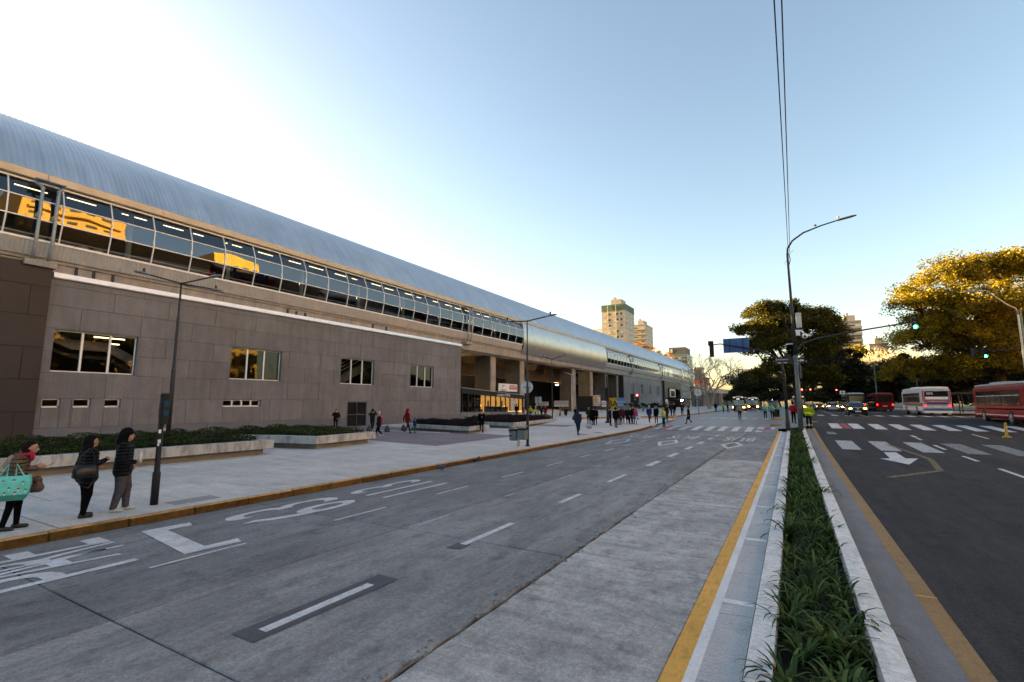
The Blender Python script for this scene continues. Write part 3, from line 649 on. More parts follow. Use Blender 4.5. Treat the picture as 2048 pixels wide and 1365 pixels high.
# downpipes
def downpipes(y0, ys_):
    for s_, y in zip((-1, 1), ys_):
        b = MB(); x0 = -36.42
        b.tube([(-36.9, y + .22 * s_, 15.1), (-36.75, y + .2 * s_, 14.9), (x0, y, 14.65), (x0, y, 13), (x0 - .05, y, 11.4), (x0 - .35, y, 10.5)], .085, 10)
        for z in (14.6, 13.1, 11.6): b.tube([(x0 - .005, y, z - .03), (x0 - .005, y, z + .03)], .105, 10)
        b.box((-37.0, y - .32, 15.1), (-36.5, y + .32, 15.16)); b.build('downpipe', pipe_m, hall, smooth=True)
    b = MB(); b.bev((-37.3, min(ys_) - .35, 10.1), (-36.5, max(ys_) + .35, 10.42), .03); b.build('downpipe_box', via_conc, hall)
downpipes(9.7, (9.45, 10.15)); downpipes(52.3, (51.9, 52.7)); downpipes(130, (128, 128.8)); downpipes(160, (162, 162.8))
# piers and the dark space below
pier_d = layered('dark pier sides', (.085, .08, .072), [((.8, .8, .4), .75, 1.15, .3, .7), ((20, 20, 20), .8, 1.2, .3, .7)]); under_m = layered('shaded concrete', (.085, .062, .042), [((.5, .5, .5), .7, 1.2, .3, .7), ((6, 6, 2), .75, 1.15, .3, .7)])  # beam concrete coloured darker for the shade under the deck
for k, (y, wd, zb) in enumerate([(54.8, 1.1, 0), (61, 1.3, 0), (70, 1.3, 0), (78, 1.2, 0), (92, 1.5, 0), (102, 1.4, 0), (112, 1.3, 0), (120.5, 1.2, 0)]):
    if k in (0, 3): continue
    b = MB(); b.bev((-41.2, y - wd / 2, zb), (-38.5, y + wd / 2, 9.3), .04); po_ = b.build('pier', pier_d, hall); b = MB(); b.bev((-38.498, y - wd / 2 - .03, zb), (-38.3, y + wd / 2 + .03, 9.3), .03); b.build('front_face', via_conc, po_)  # pier body is much darker than its pale front slab
for y in (55, 66, 76, 87, 98, 109, 118):
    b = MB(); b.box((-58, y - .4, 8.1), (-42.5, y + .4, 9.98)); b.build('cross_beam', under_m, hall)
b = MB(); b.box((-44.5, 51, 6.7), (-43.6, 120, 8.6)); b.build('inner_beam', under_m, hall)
b = MB(); b.box((-59, -45, 0), (-58.1, 226, 9.98)); b.build('rear_concourse_wall', dark_in, hall)
b = MB(); b.box((-58, 51, .36), (-39, 120, .4)); b.build('concourse_floor', M('concourse floor', (.1, .095, .09), .5, var=.2), hall)
for (x, y, z) in ((-46, 80.5, 5.6), (-50, 66, 6.0), (-44, 96, 6.2), (-47, 58, 6.0)):
    b = MB(); b.box((x - .15, y - .3, z), (x + .15, y + .3, z + .08)); b.build('concourse_lamp', M('lit lamp warm', (.9, .8, .6), .5, var=0, emit=(1, .66, .3), es=60), hall)
# ================================================================ stone clad block
def stone_block(name, label, y0, y1, rows, opens, mat, x=-37.0, plen=3.15, ztop=9.85, depth=13, dado=(.1, .95)):
    st = thing(name, label, 'building', (x, (y0 + y1) / 2, .1))
    core = MB(); xc = x - .035; ops = sorted(opens)
    ycut = sorted({y0, y1} | {o[0] for o in opens} | {o[1] for o in opens}); zcut = sorted({0.0, ztop} | {o[2] for o in opens} | {o[3] for o in opens})
    for i in range(len(ycut) - 1):
        for j in range(len(zcut) - 1):
            ym, zm = (ycut[i] + ycut[i + 1]) / 2, (zcut[j] + zcut[j + 1]) / 2
            if any(o[0] < ym < o[1] and o[2] < zm < o[3] for o in opens): continue
            core.add([(xc, ycut[i], zcut[j]), (xc, ycut[i + 1], zcut[j]), (xc, ycut[i + 1], zcut[j + 1]), (xc, ycut[i], zcut[j + 1])], [(0, 1, 2, 3)])
    for (a, c, z0, z1) in opens:   # reveals
        core.add([(xc, a, z0), (xc - .4, a, z0), (xc - .4, a, z1), (xc, a, z1)], [(0, 1, 2, 3)]); core.add([(xc, c, z0), (xc, c, z1), (xc - .4, c, z1), (xc - .4, c, z0)], [(0, 1, 2, 3)])
        core.add([(xc, a, z1), (xc - .4, a, z1), (xc - .4, c, z1), (xc, c, z1)], [(0, 1, 2, 3)]); core.add([(xc, a, z0), (xc, c, z0), (xc - .4, c, z0), (xc - .4, a, z0)], [(0, 1, 2, 3)])
    core.add([(xc, y0, 0), (xc, y0, ztop), (x - depth, y0, ztop), (x - depth, y0, 0)], [(0, 1, 2, 3)]); core.add([(xc, y1, 0), (x - depth, y1, 0), (x - depth, y1, ztop), (xc, y1, ztop)], [(0, 1, 2, 3)])
    core.add([(xc, y0, ztop), (xc, y1, ztop), (x - depth, y1, ztop), (x - depth, y0, ztop)], [(0, 1, 2, 3)])
    core.add([(x - depth, y0, 0), (x - depth, y0, ztop), (x - depth, y1, ztop), (x - depth, y1, 0)], [(0, 1, 2, 3)]); core.add([(x - 2.5, y0 + .1, .3), (x - 2.5, y0 + .1, 3), (x - 2.5, y1 - .1, 3), (x - 2.5, y1 - .1, .3)], [(0, 3, 2, 1)])
    wall = core.build('facade_wall', mat, st)
    for r_ in range(len(rows) - 1):
        z0, z1 = rows[r_], rows[r_ + 1]; y = y0 - (plen * .5 if r_ % 2 else 0)
        while y < y1:
            pieces = [(max(y, y0), min(y + plen, y1))]
            for o in opens:
                if o[3] > z0 + .05 and o[2] < z1 - .05:
                    nw = []
                    for (a, c) in pieces:
                        if o[1] <= a or o[0] >= c: nw.append((a, c)); continue
                        if a < o[0]: nw.append((a, o[0]))
                        if c > o[1]: nw.append((o[1], c))
                        lo, hi = max(a, o[0]), min(c, o[1])
                        if o[2] - z0 > .12: panel(wall, x, lo, hi, z0, o[2], mat)
                        if z1 - o[3] > .12: panel(wall, x, lo, hi, o[3], z1, mat)
                    pieces = nw
            for (a, c) in pieces:
                if c - a > .08: panel(wall, x, a, c, z0, z1, dado_m if r_ == 0 and dado else mat)
            y += plen
    return st
def panel(wall, x, a, c, z0, z1, mat):
    g = .008; d = random.uniform(0, .01); b = MB(); x += d
    o_ = [(a + g, z0 + g), (c - g, z0 + g), (c - g, z1 - g), (a + g, z1 - g)]; i_ = [(y + (.008 if y < (a + c) / 2 else -.008), z + (.008 if z < (z0 + z1) / 2 else -.008)) for y, z in o_]
    b.loft([[(x - .04, y, z) for y, z in o_], [(x - .008, y, z) for y, z in o_], [(x, y, z) for y, z in i_]], False, True); b.build('wall_panel', mat, wall)
big = [(10.87, 15.05, 4.2, 6.66), (21.2, 25.47, 4.2, 6.66), (31.7, 35.95, 4.2, 6.66), (41.45, 45.53, 4.2, 6.66)]
small = [(10.68, 11.5, 2.12, 2.64), (12.08, 12.92, 2.12, 2.64), (13.6, 14.44, 2.12, 2.64), (20.88, 23.87, 2.1, 2.62)]
door_o = [(32.66, 35.1, .1, 2.5)]
blk = stone_block('station_wing', 'taupe granite clad station wing with four large square windows', 10.42, 51.0, [.1, .95, 2.64, 4.1, 5.38, 6.72, 8.05, 9.25, 9.62], big + small + door_o, granite)
b = MB(); b.loft([[(-36.86, y, 9.64), (-36.82, y, 9.7), (-36.88, y, 9.98), (-37.35, y, 10.04), (-37.35, y, 9.64)][::-1] for y in (10.5, 51.05)], True, True); b.build('coping', coping_m, blk)
def window(st, a, c, z0, z1, x, nm=3, fw=.055, open_=False):
    w_ = MB(); xf = x - .3
    for (ya, yb, za, zb) in ((a, c, z0, z0 + fw * 1.3), (a, c, z1 - fw, z1), (a, a + fw, z0, z1), (c - fw, c, z0, z1)): w_.box((xf - .05, ya, za), (xf + .06, yb, zb))
    wo = w_.build('window', alu, st)
    for k in range(1, nm):
        y = a + (c - a) * k / nm; b = MB(); b.box((xf - .04, y - .055, z0 + fw * 1.3), (xf + .08, y + .055, z1 - fw)); b.build('mullion', alu, wo)
    for k in range(nm):
        ya, yb = a + (c - a) * k / nm, a + (c - a) * (k + 1) / nm; b = MB(); b.add([(xf, ya, z0), (xf, yb, z0), (xf, yb, z1), (xf, ya, z1)], [(0, 1, 2, 3)]); b.build('pane', wpane_m, wo)
    return wo
for o in big: window(blk, *o, -37.0)
for o in small[:3]: window(blk, *o, -36.95, 1, .07)
window(blk, *small[3], -36.95, 4, .07)
# rooms behind the windows
def room(a, c, z0, z1, mat, dep=6):
    b = MB(); x0, x1 = -37.5, -37.5 - dep
    b.add([(x0, a, z0), (x0, c, z0), (x0, c, z1), (x0, a, z1), (x1, a, z0), (x1, c, z0), (x1, c, z1), (x1, a, z1)], [(4, 5, 6, 7), (0, 4, 7, 3), (1, 2, 6, 5), (3, 7, 6, 2), (0, 1, 5, 4)]); return b.build('room_interior', mat, blk)
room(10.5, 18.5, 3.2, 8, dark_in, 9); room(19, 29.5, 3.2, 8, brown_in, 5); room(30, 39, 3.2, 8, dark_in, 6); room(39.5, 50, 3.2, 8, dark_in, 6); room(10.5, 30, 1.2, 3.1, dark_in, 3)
pale = M('pale stair concrete', (.55, .54, .5), .8, var=.15); b = MB()
b.loft([[(x, y, z) for x in (-39.6, -39.2) for z in (zz, zz + .62)][:2] + [(-39.2, y, zz + .62), (-39.2, y, zz)] for y, zz in ((10.6, 6.5), (12.4, 5.75), (14.3, 5.75), (17.4, 4.1))], True, True); b.build('stair_stringer', pale, blk)
b = MB(); b.loft([[(-41, y, zz - .25), (-39.3, y, zz - .25), (-39.3, y, zz - .02), (-41, y, zz - .02)] for y, zz in ((10.6, 6.2), (12.4, 5.45), (14.3, 5.45), (17.4, 3.8))], True, True); b.build('stair_soffit', M('stair soffit', (.06, .06, .066), .8, var=.2), blk)
for y, z in ((14.2, 6.55), (14.5, 6.95)):
    b = MB(); b.box((-42.2, y, z), (-42.1, y + 1.8, z + .07)); b.build('ceiling_light', tube_m, blk)
b = MB(); b.loft([[(-39, y, zz), (-38.4, y, zz), (-38.4, y, zz + .9), (-39, y, zz + .9)] for y, zz in ((31, 3.2), (37, 6.2))], True, True); b.build('stair_balustrade', M('stair balustrade', (.13, .14, .11), .5, var=.4, scale=5), blk)
for q in (0, .35, .7):
    b = MB(); b.tube([(-38.35, 31, 4.6 + q), (-38.35, 37, 7.6 + q)], .03, 6); b.build('stair_rail', alu, blk)
# louvred double door
dr = MB(); dr.box((-37.25, 32.66, .12), (-37.02, 32.74, 2.5)); dr.box((-37.25, 35.02, .12), (-37.02, 35.1, 2.5)); dr.box((-37.25, 32.74, 2.42), (-37.02, 35.02, 2.5)); dr.box((-37.22, 33.84, .12), (-37.04, 33.92, 2.42)); dr.box((-37.22, 32.74, 1.2), (-37.05, 35.02, 1.3))
door_m = M('dark grey door steel', (.045, .05, .058), .45, .3, var=.15)
dro = dr.build('double_door', door_m, blk); sl = None
for q, (ya, yb) in enumerate(((32.75, 33.83), (33.93, 35.01))):
    for k in range(28):
        z = .16 + .08 * k
        if 1.17 < z < 1.31: continue
        b = MB(); b.add([(-37.16, ya, z), (-37.16, yb, z), (-37.09, yb, z + .065), (-37.09, ya, z + .065), (-37.18, ya, z + .07), (-37.18, yb, z + .07)], [(0, 1, 2, 3), (3, 2, 5, 4)]); b.build('louvre', door_m, dro)
b = MB(); b.sphere((-37.0, 33.98, 1.36), .045, 6); b.build('door_handle', chrome, dro)
b = MB(); b.box((-36.985, 17.0, .42), (-36.95, 17.45, .72)); b.build('wall_hatch', M('hatch paint', (.34, .34, .36), .5, var=.1), blk)
# dark block on the left
dk = stone_block('stair_tower', 'dark plum granite tower at the left end of the station', -44.0, 10.40, [.1, 1.9, 3.7, 5.5, 7.3, 9.0, 10.28], [(-3, 8.45, 5.2, 6.3)], granite_d, x=-36.75, ztop=10.3, dado=None)  # most of its length is out of view, added to block low sun
window(dk, -3, 8.45, 5.2, 6.3, -36.7, 4)
# far stone wing
far_o = [(127.5 + 9.4 * k, 130.3 + 9.4 * k, 4.6, 7.6) for k in range(4)]
fw_ = stone_block('station_wing', 'taupe granite station wing with narrow windows beyond the open concourse', 121.4, 164, [.1, 1.2, 3.4, 5.5, 7.6, 9.2], far_o, granite, plen=5.3, ztop=9.3, dado=(.1, 1.2))
for o in far_o: window(fw_, *o, -37.0, 2, .1)
b = MB(); b.box((-40.2, 121.6, .2), (-40, 163.8, 9.2)); b.build('room_interior', dark_in, fw_)
b = MB(); b.box((-37.25, 32.7, .12), (-37.2, 35.06, 2.45)); b.build('door_backing', steel_b, dro)
b = MB(); b.add([(-37.05, 121.36, 0), (-37.05, 121.36, 9.3), (-52, 121.36, 9.3), (-52, 121.36, 0)], [(0, 1, 2, 3)]); b.build('side_cladding', granite_d, fw_)
pt = stone_block('station_entrance', 'dark granite station entrance portal with flat black canopy', 164.1, 192, [.3, 2.2, 4.2, 6.4, 8.2, 9.6], [(169, 190, .3, 7.4)], granite_d, x=-36.3, plen=5, ztop=9.7, dado=None)
b = MB(); b.box((-41.2, 168, .3), (-41, 191, 9)); b.build('lobby_wall', M('lobby wall', (.3, .27, .24), .6, var=.3, scale=.6), pt)
b = MB(); b.box((-36.7, 173, 4.4), (-36.5, 182, 7.2)); b.build('entrance_frame', alu, pt); b = MB(); b.box((-36.49, 174.4, 4.6), (-36.45, 180.8, 6.6)); b.build('entrance_glass', M('dark glass sheet', (.03, .035, .04), .08, var=0), pt)
b = MB(); b.bev((-36.2, 166, 3.55), (-31.5, 211, 4.0), .04); b.build('canopy', steel_b, pt)
for y in (172, 184, 196, 208): b = MB(); b.cyl((-32.2, y, .4), .12, 3.2, 8); b.build('canopy_post', steel_d, pt)
b = MB(); b.sphere((-33.5, 177, 3.2), .28, 8); b.build('entrance_lamp', M('lit lamp white', (.9, .9, .9), .5, var=0, emit=(1, .93, .85), es=12), pt)
ft = stone_block('station_wing', 'short taupe granite wing right of the station entrance', 192.1, 214.5, [.3, 3.4, 6.4, 9.3], [(198, 200, 1, 3.4)], granite, plen=5.3, ztop=9.4, dado=None)
b = MB(); b.box((-36.98, 197, 5.6), (-36.9, 203, 6.9)); b.build('blue_logo', M('blue sign paint', (.06, .25, .42), .5, var=.1), ft)
# viaduct going on beyond the station
vd = thing('railway_viaduct', 'concrete railway viaduct curving away behind the bare tree', 'bridge', (-34, 250, 0))
pts = [(-37.5, 226), (-37, 245), (-35.5, 270), (-32.5, 300), (-28, 335), (-22, 370)]
b = MB(); b.loft([[(x, y, 7.4), (x + .3, y, 7.6), (x + .3, y, 9.9), (x, y, 9.9), (x - 9, y, 9.9), (x - 9, y, 7.4)] for x, y in pts], True, True); b.build('deck', via_conc, vd)
b = MB(); b.loft([[(x + .5, y, 8.6), (x + .5, y, 9.1), (x + .3, y, 9.1), (x + .3, y, 8.6)] for x, y in pts], True, True); b.build('edge_ledge', via_conc, vd)
b = MB(); b.tube([(x + .3, y, 10.9) for x, y in pts], .05, 5); b.tube([(x + .3, y, 10.4) for x, y in pts], .04, 5); b.build('railing', steel_g, vd)
for x, y in [(-38.5, 236), (-37.5, 252), (-36, 270), (-34, 288), (-31, 308), (-27, 332)]: b = MB(); b.bev((x - 1.5, y - .8, 0), (x + .9, y + .8, 7.42), .05); b.build('pier', via_conc, vd)
b = MB(); b.loft([[(x - 1.2, y, 0), (x - 1.0, y, 0), (x - 1.0, y, 7.42), (x - 1.2, y, 7.42)] for x, y in pts], True, True); b.build('under_deck_shade', dark_in, vd)  # added dark sheet standing in for the shade under the viaduct
# yellow and blue hoarding, banners
def board(name, u0, v0, u1, v1, y, mat, label, cat, th=.05, txt=None, tmat=None, tsize=.5):
    a = PY(u0, v0, y); c = PY(u1, v1, y); o_ = thing(name, label, cat, ((a[0] + c[0]) / 2, y, min(a[2], c[2])))
    b = MB(); b.box((a[0], y - th / 2, c[2]), (c[0], y + th / 2, a[2])); b.build('panel', mat, o_)
    for (tx, fx, fz, ss, tm) in (txt or []):
        text_obj('lettering', tx, tm, o_, frame_mat((a[0] + (c[0] - a[0]) * fx, y - th / 2 - .012, a[2] + (c[2] - a[2]) * fz), (1, 0, 0), (0, 0, 1)), ss, .004, True)
    return o_, a, c
yel = M('yellow hoarding', (.72, .5, .02), .5, var=.06); blu = M('light blue hoarding', (.12, .34, .62), .5, var=.06); ink = M('dark lettering', (.03, .03, .035), .6, var=0); wht = M('white panel', (.7, .7, .71), .5, var=.05); redm = M('sign red', (.5, .03, .05), .5, var=.05)
board('hoarding', 1218, 796, 1234, 818, 119.3, yel, 'yellow hoarding panel with dark emblem at the concourse', 'hoarding', txt=[('BA', .5, .55, 2.0, ink)])
board('hoarding', 1234.2, 796, 1249, 818, 119.3, blu, 'light blue hoarding panel with white lettering beside the yellow one', 'hoarding', txt=[('Buenos\nAires', .5, .5, .8, wht)])
org = M('orange sign paint', (.75, .33, .02), .5, var=.04)
o_, a, c = board('notice_board', 1187, 791, 1201, 812, 90, wht, 'white notice board with orange diamond by the concourse', 'notice board', txt=[('ATENCION', .5, .12, .32, ink), ('DESVIO', .5, .72, .32, ink), ('PEATONAL', .5, .88, .3, ink)])
b = MB(); mx_, mz = a[0] + (c[0] - a[0]) * .35, a[2] + (c[2] - a[2]) * .42; b.add([(mx_ - .5, 89.95, mz), (mx_, 89.95, mz - .62), (mx_ + .5, 89.95, mz), (mx_, 89.95, mz + .62)], [(0, 1, 2, 3)]); b.build('orange_diamond', org, o_)
for uu in (1188, 1200): p = PY(uu, 812, 90); b = MB(); b.cyl((p[0], 90.05, .3), .04, p[2], 6); b.build('leg', steel_d, o_)
o2, a2, c2 = board('notice_board', 1203, 802, 1213, 814, 89, wht, 'smaller white notice board right of the one with the orange diamond', 'notice board', txt=[('PASO\nCERRADO', .5, .5, .3, ink)])
for uu in (1204, 1212): p = PY(uu, 814, 89); b = MB(); b.cyl((p[0], 89.05, .3), .04, p[2], 6); b.build('leg', steel_d, o2)
ban = M('banner cloth', (.45, .43, .46), .8, var=.1)
board('banner', 1072, 804, 1097, 812, 76, ban, 'grey cloth banner with dark lettering hung left under the viaduct', 'banner', txt=[('RECLAMO VECINAL', .5, .3, .26, ink), ('BARRANCAS', .5, .72, .3, ink)])
board('banner', 1108, 802, 1137, 814, 82, ban, 'wider lilac grey banner with three lines of lettering by the big pier', 'banner', txt=[('LOCALES ABIERTOS', .5, .22, .3, ink), ('ESTACION BELGRANO', .5, .52, .28, ink), ('C', .5, .82, .3, ink)])
board('screen', 1152, 793, 1186, 843, 86, M('black mesh screen', (.006, .008, .006), .9, var=.5, scale=3), 'black mesh screen closing the concourse right of the big pier', 'fence')
# ---------------- cafe under the viaduct
A = Vector((-37.25, 51.3, 0)); B = Vector((-37.95, 69.6, 0)); D = (B - A).normalized(); Nn = Vector((D[1], -D[0], 0)); L_ = (B - A).length
cafe = thing('cafe', 'black framed cafe front with lit amber panels under the viaduct', 'cafe', tuple(A))
def cq(name, s0, s1, z0a, z1a, z0b, z1b, mat, d=0.0, th=.12, parent=None):
    p = [A + D * s0 + Nn * d, A + D * s1 + Nn * d]; b = MB(); q = Nn * th
    vs = [p[0] + Vector((0, 0, z0a)), p[1] + Vector((0, 0, z0b)), p[1] + Vector((0, 0, z1b)), p[0] + Vector((0, 0, z1a))]
    b.add([v - q for v in vs] + vs, [(3, 2, 1, 0), (4, 5, 6, 7), (0, 1, 5, 4), (1, 2, 6, 5), (2, 3, 7, 6), (3, 0, 4, 7)]); return b.build(name, mat, parent or cafe)
zt = lambda s: 4.3 - .75 * s / L_
cq('plinth', 0, L_ * .9, .2, 1.2, .2, 1.0, granite, .06); cq('fascia', 0, L_, zt(0) - .12 - .55, zt(0), zt(L_) - .55, zt(L_), steel_b, .2, .4)
cq('fascia_trim', 0, L_, zt(0) + .02, zt(0) + .1, zt(L_) + .02, zt(L_) + .09, steel_g, .3, .3)
amber = M('amber wall pattern', (.5, .27, .06), .6, var=.45, scale=5, emit=(1, .5, .1), es=.14)
cq('back_wall', L_ * .3, L_ * 1.0, 1.1, 3.6, .9, 3.1, amber, -.28, .04); cq('dark_end', 0, L_ * .3, 1.1, 3.7, 1.1, 3.5, dark_in, -.25, .04)
for k in range(13):
    s = L_ * (.02 + .97 * k / 12); cq('mullion', s - .06, s + .06, 1.15, zt(s) - .5, 1.15, zt(s) - .5, steel_b, .08, .14)
    if k < 12: cq('pane', s + .06, L_ * (.02 + .97 * (k + 1) / 12) - .06, 1.15, zt(s) - .5, 1.15, zt(s) - .55, wpane_m, .0, .01)
cq('counter', L_ * .35, L_ * .72, 1.1, 1.9, 1.0, 1.8, dark_in, -.1, .14)
for s in (.38, .5, .6): cq('white_figure_poster', L_ * s, L_ * s + .5, 1.9, 2.7, 1.9, 2.7, wht, -.05, .04)
for i in range(2):
    for j in range(2): cq('menu_card', L_ * (.755 + .045 * i), L_ * (.755 + .045 * i) + .85, 1.1 + 1.0 * j, 2.0 + 1.0 * j, 1.1 + 1.0 * j, 2.0 + 1.0 * j, M('menu card', (.34, .35, .36), .5, var=.5, scale=9), .12, .04)
text_obj('lettering', 'ALFREDO COFFEE', wht, cafe, frame_mat(A + D * L_ * .62 + Nn * .215 + Vector((0, 0, zt(L_ * .62) - .32)), D, (0, 0, 1)), .5, .004)
sg = thing('billboard', 'white contractors billboard with red box standing on the cafe roof', 'sign', tuple(A + D * 12.2 + Vector((0, 0, 4))))
a = PX(998, 767, -38.2); c = PX(1034.5, 784, -38.2); b = MB(); b.box((-38.35, a[1], c[2]), (-38.2, c[1], a[2])); b.build('panel', wht, sg)
b = MB(); ym = a[1] + (c[1] - a[1]) * .76; b.box((-38.19, ym - 1.15, 4.5), (-38.17, ym + 1.15, 5.12)); b.build('red_box', redm, sg)
text_obj('lettering', 'ROGGIO', wht, sg, frame_mat((-38.16, ym, 4.82), (0, 1, 0), (0, 0, 1)), .5, .004, True)
text_obj('lettering', 'CHEDIACK', ink, sg, frame_mat((-38.19, a[1] + 1.35, 4.32), (0, 1, 0), (0, 0, 1)), .36, .004, True)
b = MB(); b.box((-38.19, a[1] + 1.0, 4.62), (-38.17, a[1] + 1.15, 5.1)); b.box((-38.19, a[1] + 1.0, 5.0), (-38.17, a[1] + 1.7, 5.1)); b.build('logo_mark', redm, sg)
for yy in (a[1] + .6, c[1] - .6): b = MB(); b.box((-38.5, yy - .05, 3.4), (-38.4, yy + .05, 5.2)); b.build('support', steel_d, sg)
# ================================================================ concrete planters
plconc = layered('stained planter concrete', (.40, .40, .39), [((.8, .8, .8), .78, 1.1, .3, .7), ((4, 4, 1.2), .55, 1.05, .35, .55), ((30, 30, 30), .8, 1.15, .3, .7)])
plbase = layered('planter base stone', (.2, .175, .15), [((1.5, 1.5, 1), .8, 1.1, .3, .7), ((40, 40, 40), .75, 1.25, .3, .7)])
hedge_m = leafmat('hedge green', (.010, .018, .005), (.026, .042, .010), (.07, .085, .02)); purp_m = leafmat('dark purple shrub', (.008, .005, .005), (.018, .011, .010), (.04, .024, .016))
def inset(poly, d):
    n = len(poly); cx = sum(p[0] for p in poly) / n; cy = sum(p[1] for p in poly) / n; o_ = []
    for (x, y) in poly:
        v = Vector((x - cx, y - cy)); o_.append((cx + v[0] - math.copysign(min(d, abs(v[0])), v[0]), cy + v[1] - math.copysign(min(d, abs(v[1])), v[1])))
    return o_
def planter(poly, h, label, mat, hgt, dens, z=.15):
    cx = sum(p[0] for p in poly) / len(poly); cy = sum(p[1] for p in poly) / len(poly); pl = thing('planter', label, 'planter', (cx, cy, z), group='concrete planters on the plaza')
    inn = inset(poly, .38); b = MB(); n = len(poly)
    b.prism(inset(poly, .3), z - .1, z + h * .45); b.build('base', plbase, pl)
    for i in range(n):
        j = (i + 1) % n; b = MB(); rings = []
        P = [poly[i], poly[j], inn[j], inn[i]]; b.loft([[(x, y, z + h * .42) for x, y in P], [(x, y, z + h - .02) for x, y in P], [((x + (cx - x) * .004), y + (cy - y) * .004, z + h) for x, y in P]], True, True); b.build('wall', plconc, pl)
    b = MB(); b.add([(x, y, z + h - .12) for x, y in inn], [tuple(range(n))]); b.build('soil', soil, pl)
    xs = [p[0] for p in inn]; ys = [p[1] for p in inn]; V = []; Fq = []; ar = (max(xs) - min(xs)) * (max(ys) - min(ys))
    def inside(x, y):
        c_ = False; k = n - 1
        for i in range(n):
            if (inn[i][1] > y) != (inn[k][1] > y) and x < (inn[k][0] - inn[i][0]) * (y - inn[i][1]) / (inn[k][1] - inn[i][1]) + inn[i][0]: c_ = not c_
            k = i
        return c_
    for k in range(int(ar * dens)):
        x, y = random.uniform(min(xs), max(xs)), random.uniform(min(ys), max(ys))
        if not inside(x, y): continue
        hh = hgt * (.55 + .6 * abs(math.sin(x * 1.3 + 2) * math.cos(y * 1.7))) ; zz = z + h - .1 + hh * random.random() ** .6
        s = random.uniform(.03, .07); u = Vector((random.gauss(0, 1), random.gauss(0, 1), random.gauss(0, .7))).normalized() * s; v_ = Vector((random.gauss(0, 1), random.gauss(0, 1), random.gauss(0, 1))).normalized() * s * .5
        q = len(V); c_ = Vector((x, y, zz)); V += [c_ - u, c_ + v_, c_ + u, c_ - v_]; Fq.append((q, q + 1, q + 2, q + 3))
    fast('foliage', [tuple(v_) for v_ in V], Fq, mat, pl, kind='stuff'); return pl
planter([(-20.1, -1.0), (-20.1, 13.7), (-27.5, 13.7), (-27.5, -1.0)], .62, 'long concrete planter with green hedge behind the three waiting people', hedge_m, .4, 700)
planter([(-20.1, 15.9), (-20.6, 20.3), (-27.5, 20.3), (-27.5, 13.72), (-22.2, 13.72), (-22.2, 15.9)][:4] + [(-22.4, 15.5)], .62, 'concrete planter with green hedge in front of the louvred door', hedge_m, .42, 700)
planter([(-20.5, 29.4), (-21.2, 33.2), (-28.2, 35.2), (-28.2, 31.2)], .5, 'concrete planter with purple shrubs nearest the wing corner', purp_m, .5, 1100)
planter([(-21.2, 37.1), (-23.1, 50.5), (-31, 51), (-29, 39)], .5, 'long concrete planter with dark shrubs in front of the cafe', purp_m, .5, 800)
def rail(u0, v0, u1, v1, x, label, legs=2):
    a, c = PX(u0, v0, x), PX(u1, v1, x); z = (a[2] + c[2]) / 2; r_ = thing('handrail', label, 'handrail', (x, (a[1] + c[1]) / 2, .15)); b = MB(); b.tube([(x, a[1], z), (x, c[1], z)], .06, 8); b.build('top_rail', steel_g, r_, smooth=True)
    for k in range(legs + 1): y = a[1] + (c[1] - a[1]) * k / legs; b = MB(); b.tube([(x, y, .15), (x, y, z)], .045, 6); b.build('leg', steel_g, r_)
rail(147, 876, 390, 867, -29, 'galvanised handrail behind the hedge left of the lamp post', 3); rail(505, 863, 585, 859, -28, 'short galvanised handrail behind the gap between the two hedges'); rail(1020, 832, 1066, 831, -31.5, 'pale handrail behind the dark shrubs of the cafe planter', 3)
# dark bell shaped bollards
bm = M('bollard dark cement', (.03, .03, .033), .7, var=.3, scale=15); pb = None
for k, (u, v, d) in enumerate([(738, 864, 'behind the walking woman in the white cap'), (774, 864.5, 'between the woman in the white cap and the man in red'), (807, 862, 'behind the legs of the man in the red jacket'), (836, 859, 'beside the child, nearest the purple planter')]):
    p = G(u, v, .15); x, y = p[0], p[1]; b = MB()
    if pb is None:
        b.loft([[(r_ * math.cos(t), r_ * math.sin(t), z) for t in np.linspace(0, 2 * math.pi, 14, endpoint=False)] for r_, z in ((.2, 0), (.21, .12), (.17, .3), (.09, .46), (.02, .52))], True, True); pb = b.build('bollard', bm, smooth=True); o = pb
    else: o = pb.copy(); COL.objects.link(o)
    o.location = (x, y, .15); tag(o, 'dark bell shaped bollard ' + d, 'bollard', 'bell shaped bollards by the station wall')
